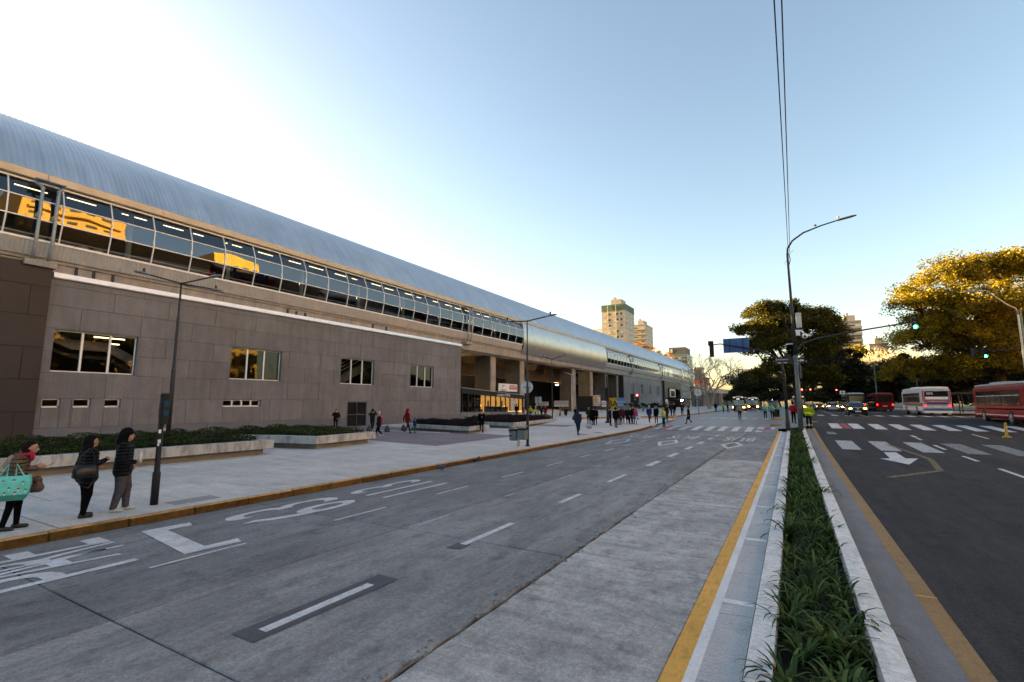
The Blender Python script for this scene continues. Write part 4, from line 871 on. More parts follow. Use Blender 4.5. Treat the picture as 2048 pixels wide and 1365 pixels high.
# ================================================================ towers and blocks behind
cream = M('cream render wall', (.44, .37, .29), .85, var=.08, scale=.3); green_b = M('green parapet', (.085, .125, .085), .8, var=.1, scale=.4)
winb = M('tower window glass', (.04, .045, .05), .12, var=.3, scale=.3); bandm = M('floor band', (.3, .25, .18), .85, var=.1); shut = M('pale shutter', (.45, .43, .4), .7, var=.15)
def block(name, label, u0, u1, v_top, y, depth, wall, floors, cols, v_bot=790, parapet=None, band=None, side_cols=3, wfrac=.45, balc=False, cat='apartment building', wh=.5, seed=0, lean=0, pent=True):
    a = PY(u0, v_top, y); c = PY(u1, v_top, y); x0, x1, zt = a[0], c[0], a[2]; rg = random.Random(seed)
    t = thing(name, label, cat, ((x0 + x1) / 2, y + depth / 2, 0)); b = MB(); b.box((x0, y, -1), (x1, y + depth, zt)); b.build('wall', wall, t)
    fh = 2.95; n = floors or int((zt - 6) / fh)
    if parapet: b = MB(); b.box((x0 - .08, y - .08, zt - 3.0), (x1 + .08, y + depth + .08, zt + .25)); b.build('parapet', parapet, t); zt0 = zt - 3.2
    else: zt0 = zt - .5; b = MB(); b.box((x0 - .2, y - .2, zt), (x1 + .2, y + depth + .2, zt + .5)); b.build('parapet', wall, t)
    if pent: b = MB(); b.box((x0 + (x1 - x0) * .35, y + 2, zt + .25), (x0 + (x1 - x0) * .8, y + depth * .6, zt + 3.2)); b.box((x0 + (x1 - x0) * .45, y + 2.5, zt + 3.2), (x0 + (x1 - x0) * .55, y + 4, zt + 4.4)); b.build('roof_house', wall, t)
    for f in range(n):
        z = zt0 - fh * (f + 1)
        if z < 8: break
        if band: b = MB(); b.box((x0 - .06, y - .06, z + fh - .16), (x1 + .06, y + depth + .06, z + fh - .02)); b.build('floor_band', band, t)
        for s_ in range(cols):
            wd = (x1 - x0) / cols; xa = x0 + wd * (s_ + .5 - wfrac / 2 + (.16 if s_ % 2 == 0 else -.16) * (not balc)); xb = xa + wd * wfrac
            b = MB(); b.box((xa, y - .04, z + .8), (xb, y + .05, z + .8 + 1.45 * (wh / .5) * .85)); wn = b.build('window', winb if rg.random() > .25 else shut, t)
            if rg.random() < .25 and not balc: b = MB(); b.box((xa + .2, y - .45, z + .35), (xa + .95, y - .05, z + .75)); b.build('air_unit', alu, wn)
        if balc: b = MB(); b.box((x0 - .1, y - 1.3, z + .05), (x1 + .1, y, z + .25)); b.box((x0 - .1, y - 1.35, z + .25), (x1 + .1, y - 1.25, z + 1.15)); b.build('balcony', wall, t)
        for s_ in range(side_cols):
            wd = depth / side_cols; ya = y + wd * (s_ + .3)
            for xx in ((x1 - .05, x1 + .04), (x0 - .04, x0 + .05)):
                b = MB(); b.box((xx[0], ya, z + .8), (xx[1], ya + wd * .4, z + 2.1)); b.build('window', winb, t)
    return t, x0, x1, zt
tw, x0, x1, zt = block('apartment_tower', 'tall cream apartment tower with green roof band behind the station roof', 1203, 1250, 613, 236, 16, cream, 13, 4, parapet=green_b, band=bandm, wfrac=.34, seed=1)
for fx in (.28, .62):
    b = MB(); xx = x0 + (x1 - x0) * fx; b.tube([(xx, 235.7, 10), (xx, 235.7, zt)], .14, 6); b.build('flue_pipe', bandm, tw)
block('apartment_block', 'cream apartment block with corner balconies right of the green topped tower', 1265, 1291, 652, 300, 18, M('pale apricot wall', (.42, .35, .27), .85, var=.08, scale=.3), 10, 2, balc=True, seed=2)
block('low_block', 'pale roof corner just left of the tower', 1186, 1204, 661, 260, 14, M('pale grey wall', (.55, .53, .5), .85, var=.08), 3, 2, seed=3, pent=False)
o_, x0, x1, zt = block('office_block', 'glazed office block with dark grey top storey beyond the station', 1344, 1374, 712, 330, 20, M('pale green glazed wall', (.2, .24, .22), .35, var=.15, scale=.2), 6, 5, balc=True, wfrac=.8, seed=4, pent=False)
b = MB(); b.box((x0 - 2, 331, zt), (x1 - 1.0, 348, zt + 5.5)); b.build('grey_top_storey', M('grey top cladding', (.10, .097, .09), .7, var=.1), o_); b = MB(); b.box((x0 - 1, 330.9, zt + 2.2), (x0 + .2, 331, zt + 4.5)); b.build('window', alu, o_)
brick_m = M('red brown brick wall', (.12, .045, .028), .85, var=.12, scale=.5)
block('brick_block', 'narrow brown brick tower at the end of the station roof', 1388, 1402, 737, 300, 10, brick_m, 5, 1, seed=5, pent=False, side_cols=1)
block('brick_house', 'low red brick building beside the brown tower', 1395, 1413, 757, 296, 12, M('red brick wall', (.13, .026, .016), .85, var=.12, scale=.5), 2, 2, seed=6, pent=False, side_cols=1)
block('apartment_tower', 'white apartment tower with long balconies behind the mast arm', 1672, 1722, 646, 262, 18, M('white tower wall', (.30, .265, .23), .8, var=.08, scale=.3), 12, 4, balc=True, wfrac=.8, seed=7, side_cols=5)
block('apartment_tower', 'pinkish apartment tower behind the bare trees on the right', 1738, 1775, 690, 285, 18, M('pink tower wall', (.27, .22, .19), .8, var=.08, scale=.3), 9, 3, wfrac=.55, seed=8, band=bandm)
block('apartment_block', 'low white apartment block partly hidden by bare branches', 1735, 1800, 735, 270, 14, M('white block wall', (.3, .29, .28), .8, var=.08, scale=.3), 5, 6, wfrac=.55, seed=9, pent=False)
block('apartment_block', 'far pink block seen low between the trees', 1484, 1522, 740, 520, 20, M('far pink wall', (.33, .26, .22), .8, var=.05), 5, 6, seed=10, pent=False)
# across the avenue, outside the picture but mirrored in the station glass
def mirror_block(label, x, y0, y1, h, wall, bal, seed):
    rg = random.Random(seed); t = thing('apartment_tower', label, 'apartment building', (x, (y0 + y1) / 2, 0)); b = MB(); b.box((x, y0, 0), (x + 18, y1, h)); b.build('wall', wall, t)
    n = int(h / 3)
    for f in range(1, n):
        z = 3 * f
        if bal: b = MB(); b.box((x - 1.3, y0 + 1, z), (x, y1 - 1, z + .2)); b.box((x - 1.35, y0 + 1, z + .2), (x - 1.25, y1 - 1, z + 1.1)); b.build('balcony', wall, t)
        b = MB()
        k = y0 + 1.5
        while k < y1 - 2.5: b.box((x - .05, k, z + .7), (x + .1, k + 1.9, z + 2.3)); k += 3.2
        b.build('window_row', winb, t)
mirror_block('ochre apartment tower across the avenue mirrored in the left station windows', 62, 33, 52, 62, M('ochre wall', (.42, .26, .07), .85, var=.08, scale=.3), True, 1)
mirror_block('yellow apartment tower across the avenue mirrored in the station windows', 64, 74, 88, 56, M('yellow wall', (.46, .31, .06), .85, var=.08, scale=.3), False, 2)
mirror_block('brown apartment tower across the avenue behind the park', 66, 56, 70, 44, M('brown wall', (.3, .17, .09), .85, var=.08, scale=.3), True, 3)
mirror_block('pale apartment tower across the avenue behind the camera', 60, 2, 26, 45, M('pale ochre wall', (.55, .42, .27), .85, var=.08, scale=.3), True, 4)
# ================================================================ trees
bark = layered('dark bark', (.05, .04, .032), [((3, 3, .6), .6, 1.3, .3, .7), ((14, 14, 3), .6, 1.3, .3, .7)], rough=.9, bump=.6, bscale=12)
pale_bark = layered('pale plane bark', (.40, .34, .26), [((2, 2, .6), .7, 1.2, .3, .7), ((8, 8, 3), .7, 1.2, .3, .7)], rough=.9)
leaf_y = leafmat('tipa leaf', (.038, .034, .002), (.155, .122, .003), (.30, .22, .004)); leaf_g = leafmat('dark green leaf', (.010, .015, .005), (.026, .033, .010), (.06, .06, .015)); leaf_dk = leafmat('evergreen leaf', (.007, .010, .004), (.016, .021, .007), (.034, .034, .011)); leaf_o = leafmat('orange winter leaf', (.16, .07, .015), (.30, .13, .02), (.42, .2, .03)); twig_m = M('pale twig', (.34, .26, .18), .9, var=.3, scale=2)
def leaves(centres, radii, n_each, size, rg, flat_=.6):
    N = len(centres) * n_each; c = np.repeat(np.array(centres), n_each, 0); r_ = np.repeat(np.array(radii), n_each)[:, None]
    d = rg.normal(0, 1, (N, 3)); d /= np.linalg.norm(d, axis=1)[:, None]; d *= rg.random((N, 1)) ** .45; d[:, 2] *= flat_
    p = c + d * r_; s = size * rg.uniform(.6, 1.3, (N, 1)); u = rg.normal(0, 1, (N, 3)); u[:, 2] *= .6; u /= np.linalg.norm(u, axis=1)[:, None]
    v = np.cross(u, rg.normal(0, 1, (N, 3))); v /= np.linalg.norm(v, axis=1)[:, None]
    V = np.stack([p - u * s, p + v * s * .45, p + u * s, p - v * s * .45], 1).reshape(-1, 3); return V, np.arange(4 * N).reshape(-1, 4)
def limb(b, p0, p1, r0, r1, rg, sag=.12, n=6):
    p0, p1 = np.array(p0), np.array(p1); L_ = np.linalg.norm(p1 - p0); pts = []; off = rg.normal(0, L_ * .06, 3)
    for k in range(n + 1):
        t = k / n; q = p0 + (p1 - p0) * t + off * math.sin(math.pi * t) + np.array([0, 0, L_ * sag * math.sin(math.pi * t)]); pts.append(tuple(q))
    b.tube(pts, [r0 + (r1 - r0) * k / n for k in range(n + 1)], 7, cap=False)
def tree(label, base, lobes, leafm, trunk_h, r0, nclump, nleaf, size, seed, name='tree', barkm=None, clump_r=1.5, group='trees along the avenue', shell=.55, cat='tree'):
    """lobes: (cx,cy,cz,rx,ry,rz) absolute"""
    rg = np.random.default_rng(seed); t = thing(name, label, cat, base, group=group); bx, by, bz = base; b = MB()
    fork = (bx + rg.normal(0, .3), by + rg.normal(0, .3), bz + trunk_h)
    b.tube([(bx, by, bz - .2), (bx, by, bz + .4), ((bx + fork[0]) / 2, (by + fork[1]) / 2, bz + trunk_h * .55), fork], [r0 * 1.5, r0 * 1.1, r0 * .92, r0 * .85], 10, cap=False)
    cs = []; rs = []; wts = np.array([l[3] * l[4] * l[5] for l in lobes]) ** .75; wts /= wts.sum()
    for l, w_ in zip(lobes, wts):
        limb(b, fork, (l[0], l[1], l[2] - l[5] * .3), r0 * .5, r0 * .16, rg)
        m_ = max(3, int(nclump * w_))
        for k in range(m_):
            d = rg.normal(0, 1, 3); d /= np.linalg.norm(d); d[2] = abs(d[2]) * 1.0 - .35 * (rg.random() < .45); rr = shell + (1 - shell) * rg.random() ** .6
            c = np.array([l[0] + d[0] * l[3] * rr, l[1] + d[1] * l[4] * rr, l[2] + d[2] * l[5] * rr]); cs.append(c); rs.append(clump_r * rg.uniform(.6, 1.35))
            if k % 3 == 0: limb(b, (l[0], l[1], l[2] - l[5] * .3), tuple(c - np.array([0, 0, .3])), r0 * .15, r0 * .03, rg, .05, 4)
    b.build('trunk', barkm or bark, t, smooth=True); V, Fq = leaves(cs, rs, nleaf, size, rg); fast('crown', V, Fq, leafm, t); return t
def P3(u, v, wdep):
    d = ray(u, v); return _c + d * (wdep / (d @ _f))
def lobe(u, v, wd, ru, rz, ry=None): p = P3(u, v, wd); k = wd / F; return (p[0], p[1], p[2], ru * k, (ry or ru) * k, rz * k)
# big sunlit tree on the right
p = P3(2005, 806, 62)
tree('huge broad tree with sunlit yellow crown at the right edge', (p[0], p[1], 1.0), [lobe(1840, 610, 60, 62, 45), lobe(1900, 560, 62, 70, 48), lobe(1985, 535, 62, 70, 45), lobe(2080, 545, 64, 90, 50), lobe(1960, 610, 58, 90, 40), lobe(2070, 640, 60, 80, 45), lobe(1850, 680, 62, 70, 50), lobe(1940, 690, 60, 80, 50), lobe(2150, 620, 66, 100, 80), lobe(1890, 745, 66, 70, 30), lobe(2040, 730, 66, 80, 45), lobe(1830, 745, 66, 60, 32), lobe(1960, 735, 62, 90, 42), lobe(1930, 640, 60, 90, 45), lobe(2000, 680, 64, 90, 50)], leaf_y, 5.0, .7, 620, 330, .15, 21, clump_r=1.5, shell=.35)
# tree behind the signal masts
p = P3(1598, 806, 92)
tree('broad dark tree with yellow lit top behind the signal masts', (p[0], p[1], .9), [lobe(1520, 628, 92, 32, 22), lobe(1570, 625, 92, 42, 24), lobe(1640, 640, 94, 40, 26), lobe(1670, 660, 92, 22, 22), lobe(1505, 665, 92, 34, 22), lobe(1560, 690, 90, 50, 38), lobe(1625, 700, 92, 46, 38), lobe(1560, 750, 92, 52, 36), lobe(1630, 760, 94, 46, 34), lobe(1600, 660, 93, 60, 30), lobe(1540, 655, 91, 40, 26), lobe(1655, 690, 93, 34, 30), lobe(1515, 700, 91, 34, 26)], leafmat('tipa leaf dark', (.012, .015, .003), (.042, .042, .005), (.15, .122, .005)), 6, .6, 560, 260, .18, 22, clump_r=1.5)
def row(u, v, wd, ru, rz, leafm, label, seed, nc=70, nl=170, base_v=806, th=3, size=.3, cr=1.7, bz=.8):
    q = P3(u, base_v, wd); tree(label, (q[0], q[1], bz), [lobe(u - ru * .4, v + rz * .1, wd, ru * .7, rz * .8), lobe(u + ru * .4, v + rz * .2, wd * 1.01, ru * .7, rz * .75), lobe(u, v - rz * .3, wd, ru * .6, rz * .65), lobe(u, v + rz * .7, wd, ru * .8, rz * .4), lobe(u, 796, wd * .99, ru * 1.05, 13)], leafm, th, .35, nc, nl, size, seed, clump_r=cr)
row(1492, 766, 150, 36, 28, leaf_g, 'round dark tree left of the signal masts', 31, 90, 170)
row(1520, 770, 130, 45, 34, leaf_g, 'dark tree directly under the blue road sign', 32, 90, 160)
row(1690, 745, 105, 50, 48, leaf_dk, 'dark evergreen right of the tall lamp column', 33, 110, 190)
row(1655, 735, 115, 45, 45, leaf_g, 'dark tree between the lamp column and the white tower', 34, 100, 170)
row(1745, 770, 110, 55, 30, leaf_dk, 'low dark evergreen below the bare pale trees', 35, 100, 190)
row(1815, 760, 95, 60, 50, leaf_dk, 'dense evergreen behind the white bus', 36, 130, 200)
row(1900, 765, 85, 65, 45, leaf_dk, 'dense evergreen between the white bus and the red bus', 37, 130, 200)
row(1990, 760, 88, 70, 50, leaf_dk, 'dense evergreen behind the red bus', 38, 130, 200)
row(2080, 750, 80, 80, 60, leaf_dk, 'dense evergreen at the right edge of the picture', 39, 110, 180)
row(1610, 785, 170, 60, 22, leaf_dk, 'low dark tree closing the far end of the avenue', 40, 90, 170)
row(1560, 780, 190, 50, 24, leaf_dk, 'far dark tree behind the green bus', 41, 80, 160)
row(1480, 788, 220, 22, 14, leaf_dk, 'far dark tree behind the blue bus', 42, 70, 150)
row(1715, 715, 150, 28, 26, leaf_y, 'yellow lit tree in front of the white balcony tower', 43, 60, 150)
for k, (u, v, wd, ru) in enumerate([(1285, 700, 200, 22), (1310, 712, 210, 24), (1335, 722, 215, 20)]):
    row(u, v, wd, ru, 20, leaf_o, ('orange winter tree just right of the balcony block', 'orange winter tree in the middle behind the station roof', 'orange winter tree nearest the grey topped office')[k], 50 + k, 40, 110, size=.26, cr=1.3)
def park_tree(x, y, h, seed, label):
    rg = random.Random(seed); tree(label, (x, y, .3), [(x + rg.uniform(-2, 2), y - 3, h * .6, 5.5, 5.5, h * .25), (x + rg.uniform(-2, 2), y + 3.5, h * .66, 5.5, 5.5, h * .24), (x, y, h * .8, 5, 5, h * .2), (x, y, h * .42, 5.5, 6, h * .2)], leaf_g, h * .25, .4, 70, 120, .38, seed, clump_r=1.9)
for k, (x, y, h, d) in enumerate([(27, -4, 13, 'behind the camera'), (30, 10, 15, 'nearest the camera'), (27, 23, 14, 'second along the pavement'), (32, 37, 16, 'in front of the ochre tower')]):
    park_tree(x, y, h, 60 + k, 'park tree beyond the right edge of the picture, ' + d)
# bare trees
def bare(label, base, h, spread, mat, seed, r0=.35, stems=3, lean=(0, 0), lvl=5, name='bare_tree', group='bare winter trees'):
    rg = np.random.default_rng(seed); t = thing(name, label, 'tree', base, group=group); big = MB(); fine = MB()
    def grow(p, d, L_, r_, lv):
        n = 4; pts = [p]; q = np.array(p)
        for k in range(n): d = d + rg.normal(0, .10, 3); d /= np.linalg.norm(d); q = q + d * L_ / n; pts.append(q)
        (big if lv > 2 else fine).tube([tuple(x) for x in pts], [r_ * (1 - .35 * k / n) for k in range(n + 1)], 6 if lv > 2 else 3, cap=False)
        if lv == 0: return
        for k in range(3 if lv > 1 else 4):
            a = rg.normal(0, 1, 3); a -= d * a.dot(d); a /= np.linalg.norm(a); nd = d * .8 + a * rg.uniform(.45, .85) * spread + np.array([0, 0, .12]); nd /= np.linalg.norm(nd)
            grow(pts[-1 - (k % 2)], nd, L_ * rg.uniform(.62, .8), r_ * .58, lv - 1)
    for s_ in range(stems):
        a = s_ * 2.1 + rg.uniform(0, 1); d = np.array([math.cos(a) * .25 + lean[0], math.sin(a) * .25 + lean[1], 1.0]); d /= np.linalg.norm(d); grow(np.array(base, dtype=float) + np.array([0, 0, -.1]), d, h * .33, r0, lvl)
    big.build('trunk', mat, t, smooth=True); fine.build('crown', mat, t); return t
p = P3(1418, 806, 128); bare('pale bare plane tree with forked trunk beside the viaduct', (p[0], p[1], .6), 17, 1.0, pale_bark, 71, .38, 3, (.05, 0))
p = P3(1775, 806, 130); bare('sunlit bare tree in front of the pink tower', (p[0], p[1], .8), 19, 1.0, pale_bark, 72, .4, 3)
p = P3(1815, 806, 125); bare('bare tree with golden twigs right of the pink tower', (p[0], p[1], .8), 18, 1.1, pale_bark, 73, .38, 3, (.1, 0))
p = P3(1725, 806, 135); bare('crooked bare tree below the white balcony tower', (p[0], p[1], .8), 16, 1.0, pale_bark, 74, .36, 2, (-.15, 0))
# shrubs in front of the far wing
for k, (u, d) in enumerate([(1262, 'left'), (1286, 'middle'), (1310, 'right')]):
    q = P3(u, 820, 92); tree('clipped dark shrub in the planter of the far wing, ' + d + ' one', (q[0], q[1], .8), [(q[0], q[1], 1.9, 1.4, 1.4, .7), (q[0] + .8, q[1] + .6, 1.7, 1.1, 1.1, .6)], leaf_dk, .5, .08, 16, 70, .12, 80 + k, name='shrub', clump_r=.45, group='shrubs in front of the far wing', cat='shrub')
# ================================================================ street furniture
def lit(name, col, s): return M(name, tuple(min(1, c) for c in col), .4, var=0, emit=col, es=s)
L_red, L_green, L_amber, L_head, L_tail = lit('red signal light', (1, .04, .03), 3), lit('green signal light', (.03, 1, .35), 3.5), lit('amber light', (1, .45, .05), 2), lit('headlight glow', (1, .42, .08), 4), lit('tail light glow', (1, .03, .02), .3)
lens_off = M('dark signal lens', (.02, .02, .022), .2, var=0)
def signal_head(parent, c, rz, active=None, back=False, s=1.0, n=3, name='signal_head'):
    """three lens head, lenses towards direction rz (0 = -Y)"""
    b = MB(); h = .34 * n * s; x, y, z = c; d = Vector((math.sin(rz), -math.cos(rz), 0)); r_ = Vector((d[1], -d[0], 0)) * -1
    def bx(cc, hw, hd, hh):
        cc = Vector(cc); vs = []
        for sz in (-1, 1):
            for sx, sy in ((-1, -1), (1, -1), (1, 1), (-1, 1)): vs.append(cc + r_ * hw * sx + d * hd * sy + Vector((0, 0, hh * sz)))
        b.add(vs, [(0, 3, 2, 1), (4, 5, 6, 7), (0, 1, 5, 4), (1, 2, 6, 5), (2, 3, 7, 6), (3, 0, 4, 7)])
    bx(c, .17 * s, .11 * s, h / 2)
    for k in range(n):   # visors
        zc = z + h / 2 - (k + .5) * .34 * s; ring = []
        for a in np.linspace(-.35, math.pi + .35, 9): ring.append(r_ * math.cos(a) * .14 * s + Vector((0, 0, math.sin(a) * .14 * s)))
        o_ = Vector((x, y, zc)) + d * .11 * s; b.loft([[o_ + q for q in ring], [o_ + q + d * .2 * s for q in ring]], closed=False)
    hd = b.build(name, steel_b, parent)
    for k in range(n):
        zc = z + h / 2 - (k + .5) * .34 * s; mt = {('r', 0): L_red, ('g', 2): L_green, ('g', n - 1): L_green}.get((active, k), lens_off); l = MB(); l.disc(Vector((x, y, zc)) + d * .115 * s, d, .115 * s, .02, 14); l.build('lens', mt, hd)
    return hd
def street_lamp(label, base, h, arms, mat, r0=.09, cols=(), group='plaza lamp posts', z0=None):
    t = thing('street_lamp', label, 'lamp post', base, group=group); x, y, z = base; b = MB()
    b.tube([(x, y, z), (x, y, z + h * .45), (x, y, z + h * .45 + .05), (x, y, z + h * .78), (x, y, z + h * .78 + .04), (x, y, z + h)], [r0, r0 * .9, r0 * .68, r0 * .62, r0 * .46, r0 * .42], 12); b.build('pole', mat, t, smooth=True)
    b = MB(); b.cyl((x, y, z), r0 * 1.7, .05, 12); b.build('base_plate', mat, t)
    for (dx, dy, dz) in arms:
        e = Vector((x + dx, y + dy, z + h + dz)); s = Vector((x, y, z + h)); b = MB(); b.tube([s - Vector((0, 0, .05)), e], .035, 8); b.build('arm', mat, t)
        d = (e - s).normalized(); sd = Vector((-d[1], d[0], 0)).normalized(); L_ = .55
        b = MB(); rr = []
        for k, (f, hw, hh) in enumerate(((-.05, .05, .03), (.08, .13, .045), (.35, .15, .05), (L_, .09, .025))): c = e + d * f; rr.append([c + sd * hw + Vector((0, 0, -hh * .4)), c + sd * hw * .7 + Vector((0, 0, hh)), c - sd * hw * .7 + Vector((0, 0, hh)), c - sd * hw + Vector((0, 0, -hh * .4))])
        b.loft(rr, True, True); lp = b.build('lamp_head', M('lamp head grey', (.2, .21, .22), .4, .4, var=.1), t)
        b = MB(); b.cyl((e + d * .2 + Vector((0, 0, .05)))[:], .05, .16, 8); b.build('photocell', steel_d, lp)
    return t
g_ = PX(335, 880, -24.0); street_lamp('slim dark lamp post with three arms standing in the left hedge', (g_[0], g_[1], .55), PX(345, 562, -24.0)[2] - .55, [(.3, -1.45, 0.0), (-.1, 1.4, 0), (1.3, .55, .2)], steel_d, .095)
street_lamp('dark lamp post with two arms beside the twin bins', (-12.12, 22.7, .15), 6.66, [(-1.0, -.05, .02), (1.0, .35, .18)], steel_d, .075)
q = G(1078, 856, .15); street_lamp('thin distant lamp post with two arms in front of the concourse', (-24, 51, .3), PX(1077, 713, -24)[2] - .3, [(-.9, .0, .25), (1.3, .2, .3)], steel_d, .07)
q = PY(1143, 748, 80); street_lamp('small white twin lamp post at the far pier', (q[0], 80, .5), q[2] - .6, [(-.9, 0, .25), (.9, 0, .25)], white_pl, .07)
# sign discs on posts (seen from behind)
def disc_sign(label, base, zc, r_, post_h=None, d=(0, -1, 0), group=None, nopost=False):
    t = thing('road_sign', label, 'sign', base, group=group); x, y, z = base; d = Vector(d).normalized(); b = MB(); b.disc(Vector((x, y, zc)) + d * -.05 * 0, d, r_, .02, 24); b.build('disc', M('sign back grey', (.42, .45, .48), .4, .4, var=.08), t)
    b = MB(); s_ = Vector((-d[1], d[0], 0)); b.tube([Vector((x, y, zc)) + d * .03 - s_ * r_ * .6, Vector((x, y, zc)) + d * .03 + s_ * r_ * .6], .02, 6); b.build('bracket', steel_b, t)
    if not nopost: b = MB(); b.tube([(x, y + .0, z), (x, y, post_h or zc + r_)], .035, 8); b.build('post', steel_d, t)
    return t
disc_sign('round sign seen from behind on the lamp post by the bins', (-12.22, 22.82, 2.9), 3.22, .33, nopost=True, d=(.35, -1, 0))
t = thing('road_sign', 'small rectangular sign seen from behind left of the concourse banners', 'sign', (-21.5, 45.5, .3)); b = MB(); a_, c_ = PY(1070, 794, 45.4), PY(1083, 806, 45.4); b.box((a_[0], 45.4, c_[2]), (c_[0], 45.43, a_[2])); b.build('panel', M('sign back grey', (.42, .45, .48)), t); xm = (a_[0] + c_[0]) / 2; b = MB(); b.tube([(xm, 45.36, .3), (xm, 45.36, a_[2])], .035, 8); b.build('post', steel_d, t)
q = G(1398, 830, .15); pz = PY(1395, 786, q[1]); disc_sign('round white sign on a dark post beside the far kerb', (q[0], q[1], q[2]), pz[2], .5, d=(.2, -1, 0))
# twin litter bins
bn = thing('litter_bins', 'pair of grey hanging litter bins on a single post near the kerb', 'litter bin', (-12.55, 22.5, .15)); b = MB(); b.tube([(-12.55, 22.5, .15), (-12.55, 22.5, 1.12)], .07, 10); b.build('post', steel_g, bn)
bin_m = M('grey green bin plastic', (.10, .13, .14), .45, var=.15, scale=6)
for s_, hh in ((-1, 0), (1, .06)):
    xc = -12.55 + .27 * s_; b = MB(); rr = [[(xc + hw * sx, 22.5 + hd * sy, .15 + z) for sx, sy in ((-1, -.8), (-.8, -1), (.8, -1), (1, -.8), (1, .8), (.8, 1), (-.8, 1), (-1, .8))] for hw, hd, z in ((.17, .17, .28 + hh), (.2, .2, .35 + hh), (.215, .21, .8 + hh))]; b.loft(rr, True, True); bo = b.build('bin', bin_m, bn)
    b = MB(); rr = [[(xc + hw * sx, 22.5 + hd * sy, .15 + z) for sx, sy in ((-1, -.8), (-.8, -1), (.8, -1), (1, -.8), (1, .8), (.8, 1), (-.8, 1), (-1, .8))] for hw, hd, z in ((.235, .23, .78 + hh), (.24, .235, .85 + hh), (.2, .2, .87 + hh))]; b.loft(rr, True, True); b.build('rim', steel_b, bo)
    b = MB(); b.loft([[(xc + .27 * math.cos(a) * 1.0, 22.5 + .25 * math.sin(a), 1.13 + hh + dz) for a in np.linspace(0, 2 * math.pi, 14, endpoint=False)] for dz in (0, .015)], True, True); b.build('rain_lid', M('pale green lid', (.4, .5, .45), .4, var=.08) if s_ > 0 else steel_g, bo)
b = MB(); b.box((-12.98, 22.287, .65), (-12.86, 22.293, .9)); b.build('black_label', steel_b, bn); text_obj('lettering', 'U', wht, bn, frame_mat((-12.92, 22.28, .79), (1, 0, 0), (0, 0, 1)), .16, .001, True)
# black pedestrian signal pole, foreground
pp = thing('pedestrian_signal', 'black pedestrian signal post standing beside the man in the hood', 'traffic light', (-12.45, 5.67, .15)); b = MB(); ht = PY(330, 787, 5.67)[2]
b.tube([(-12.45, 5.67, .15), (-12.45, 5.67, .85), (-12.45, 5.67, .88), (-12.45, 5.67, ht - .1)], [.078, .078, .058, .052], 12); b.build('post', steel_b, pp, smooth=True)
b = MB(); b.bev((-12.52, 5.63, ht - .7), (-12.37, 5.78, ht), .02); hd = b.build('signal_head', steel_b, pp); b = MB(); b.bev((-12.6, 5.66, ht - .55), (-12.52, 5.76, ht - .2), .015); b.build('side_box', steel_d, hd)
for k, z in enumerate((ht - .3, ht - .52)): b = MB(); b.box((-12.369, 5.66, z), (-12.36, 5.76, z + .13)); b.build('lens', M('blue lens', (.015, .06, .11), .2, var=.1), hd)
for z, s_ in ((1.72, .05), (1.5, .06), (1.44, .035)): b = MB(); b.box((-12.385, 5.6, z), (-12.375, 5.6 + s_, z + .08)); b.build('sticker', wht, pp)
# pole at the corner (thick dark)
q = G(1216, 846, .15); t = thing('signal_post', 'thick dark signal post among the waiting crowd', 'traffic light', tuple(q)); zt_ = PY(1214, 752, q[1])[2]; b = MB(); b.tube([q, (q[0], q[1], q[2] + 1.1), (q[0], q[1], zt_)], [.16, .13, .11], 10); b.build('post', steel_d, t, smooth=True); b = MB(); b.bev((q[0] - .2, q[1] - .12, zt_ - 2.6), (q[0] + .16, q[1] + .12, zt_ - 1.2), .03); b.build('signal_box', steel_b, t); b = MB(); b.cyl((q[0], q[1], q[2]), .3, .12, 12); b.build('foot', steel_b, t)
q = G(1271, 846, .1); y_ = 56; x_ = PY(1271, 830, y_)[0]; t = thing('traffic_light', 'two headed traffic light showing red behind the crowd', 'traffic light', (x_, y_, .5)); zz = PY(1270, 797, y_)[2]; b = MB(); b.tube([(x_, y_, .5), (x_, y_, zz - .2)], .07, 8); b.build('post', steel_b, t)
signal_head(t, (x_ - .32, y_, zz), 1.2, None); signal_head(t, (x_ + .28, y_, zz), .1, 'r')
# mast with blue sign (left arm)
mt_ = thing('signal_mast', 'dark signal mast with blue road sign and curved arm over the bus lanes', 'traffic light', (-.42, 43.2, .15)); b = MB(); zA = 5.4
b.tube([(-.42, 43.2, .0), (-.42, 43.2, 1.0), (-.42, 43.2, 1.03), (-.42, 43.2, 1.9)], [.17, .16, .13, .12], 12); b.tube([(-.42, 43.2, 1.9), (-.45, 43.2, 4.8), (-.62, 43.2, 5.6), (-1.15, 43.2, 6.12), (-2.0, 43.2, 6.55), (-3.6, 43.2, 6.95), (-4.9, 43.2, 7.25), (-5.5, 43.2, 7.2)], [.12, .1, .09, .085, .075, .065, .05, .04], 10); b.build('mast', steel_d, mt_, smooth=True)
b = MB(); b.bev((-4.68, 43.26, 6.48), (-2.75, 43.32, 7.66), .02); sb = b.build('blue_sign', M('blue sign back', (.022, .085, .26), .5, var=.18, scale=3), mt_)
for xx in (-4.2, -3.2):
    b = MB(); b.box((xx - .03, 43.2, 6.55), (xx + .03, 43.26, 7.6)); b.build('sign_bracket', steel_d, sb)
    for z in (6.6, 6.8, 7.3, 7.5): b = MB(); b.sphere((xx + .06, 43.25, z), .018, 4); b.build('rivet', chrome, sb)
b = MB(); b.bev((-5.82, 43.0, 7.15), (-5.42, 43.3, 7.52), .03); b.build('head_hood', steel_b, mt_); signal_head(mt_, (-5.58, 43.2, 6.68), math.pi, None, s=.95)
ss = MB(); ss.box((-.95, 43.04, 5.38), (1.0, 43.07, 5.86)); so = ss.build('street_name_sign', M('street sign black', (.018, .018, .02), .5, var=.1), mt_)
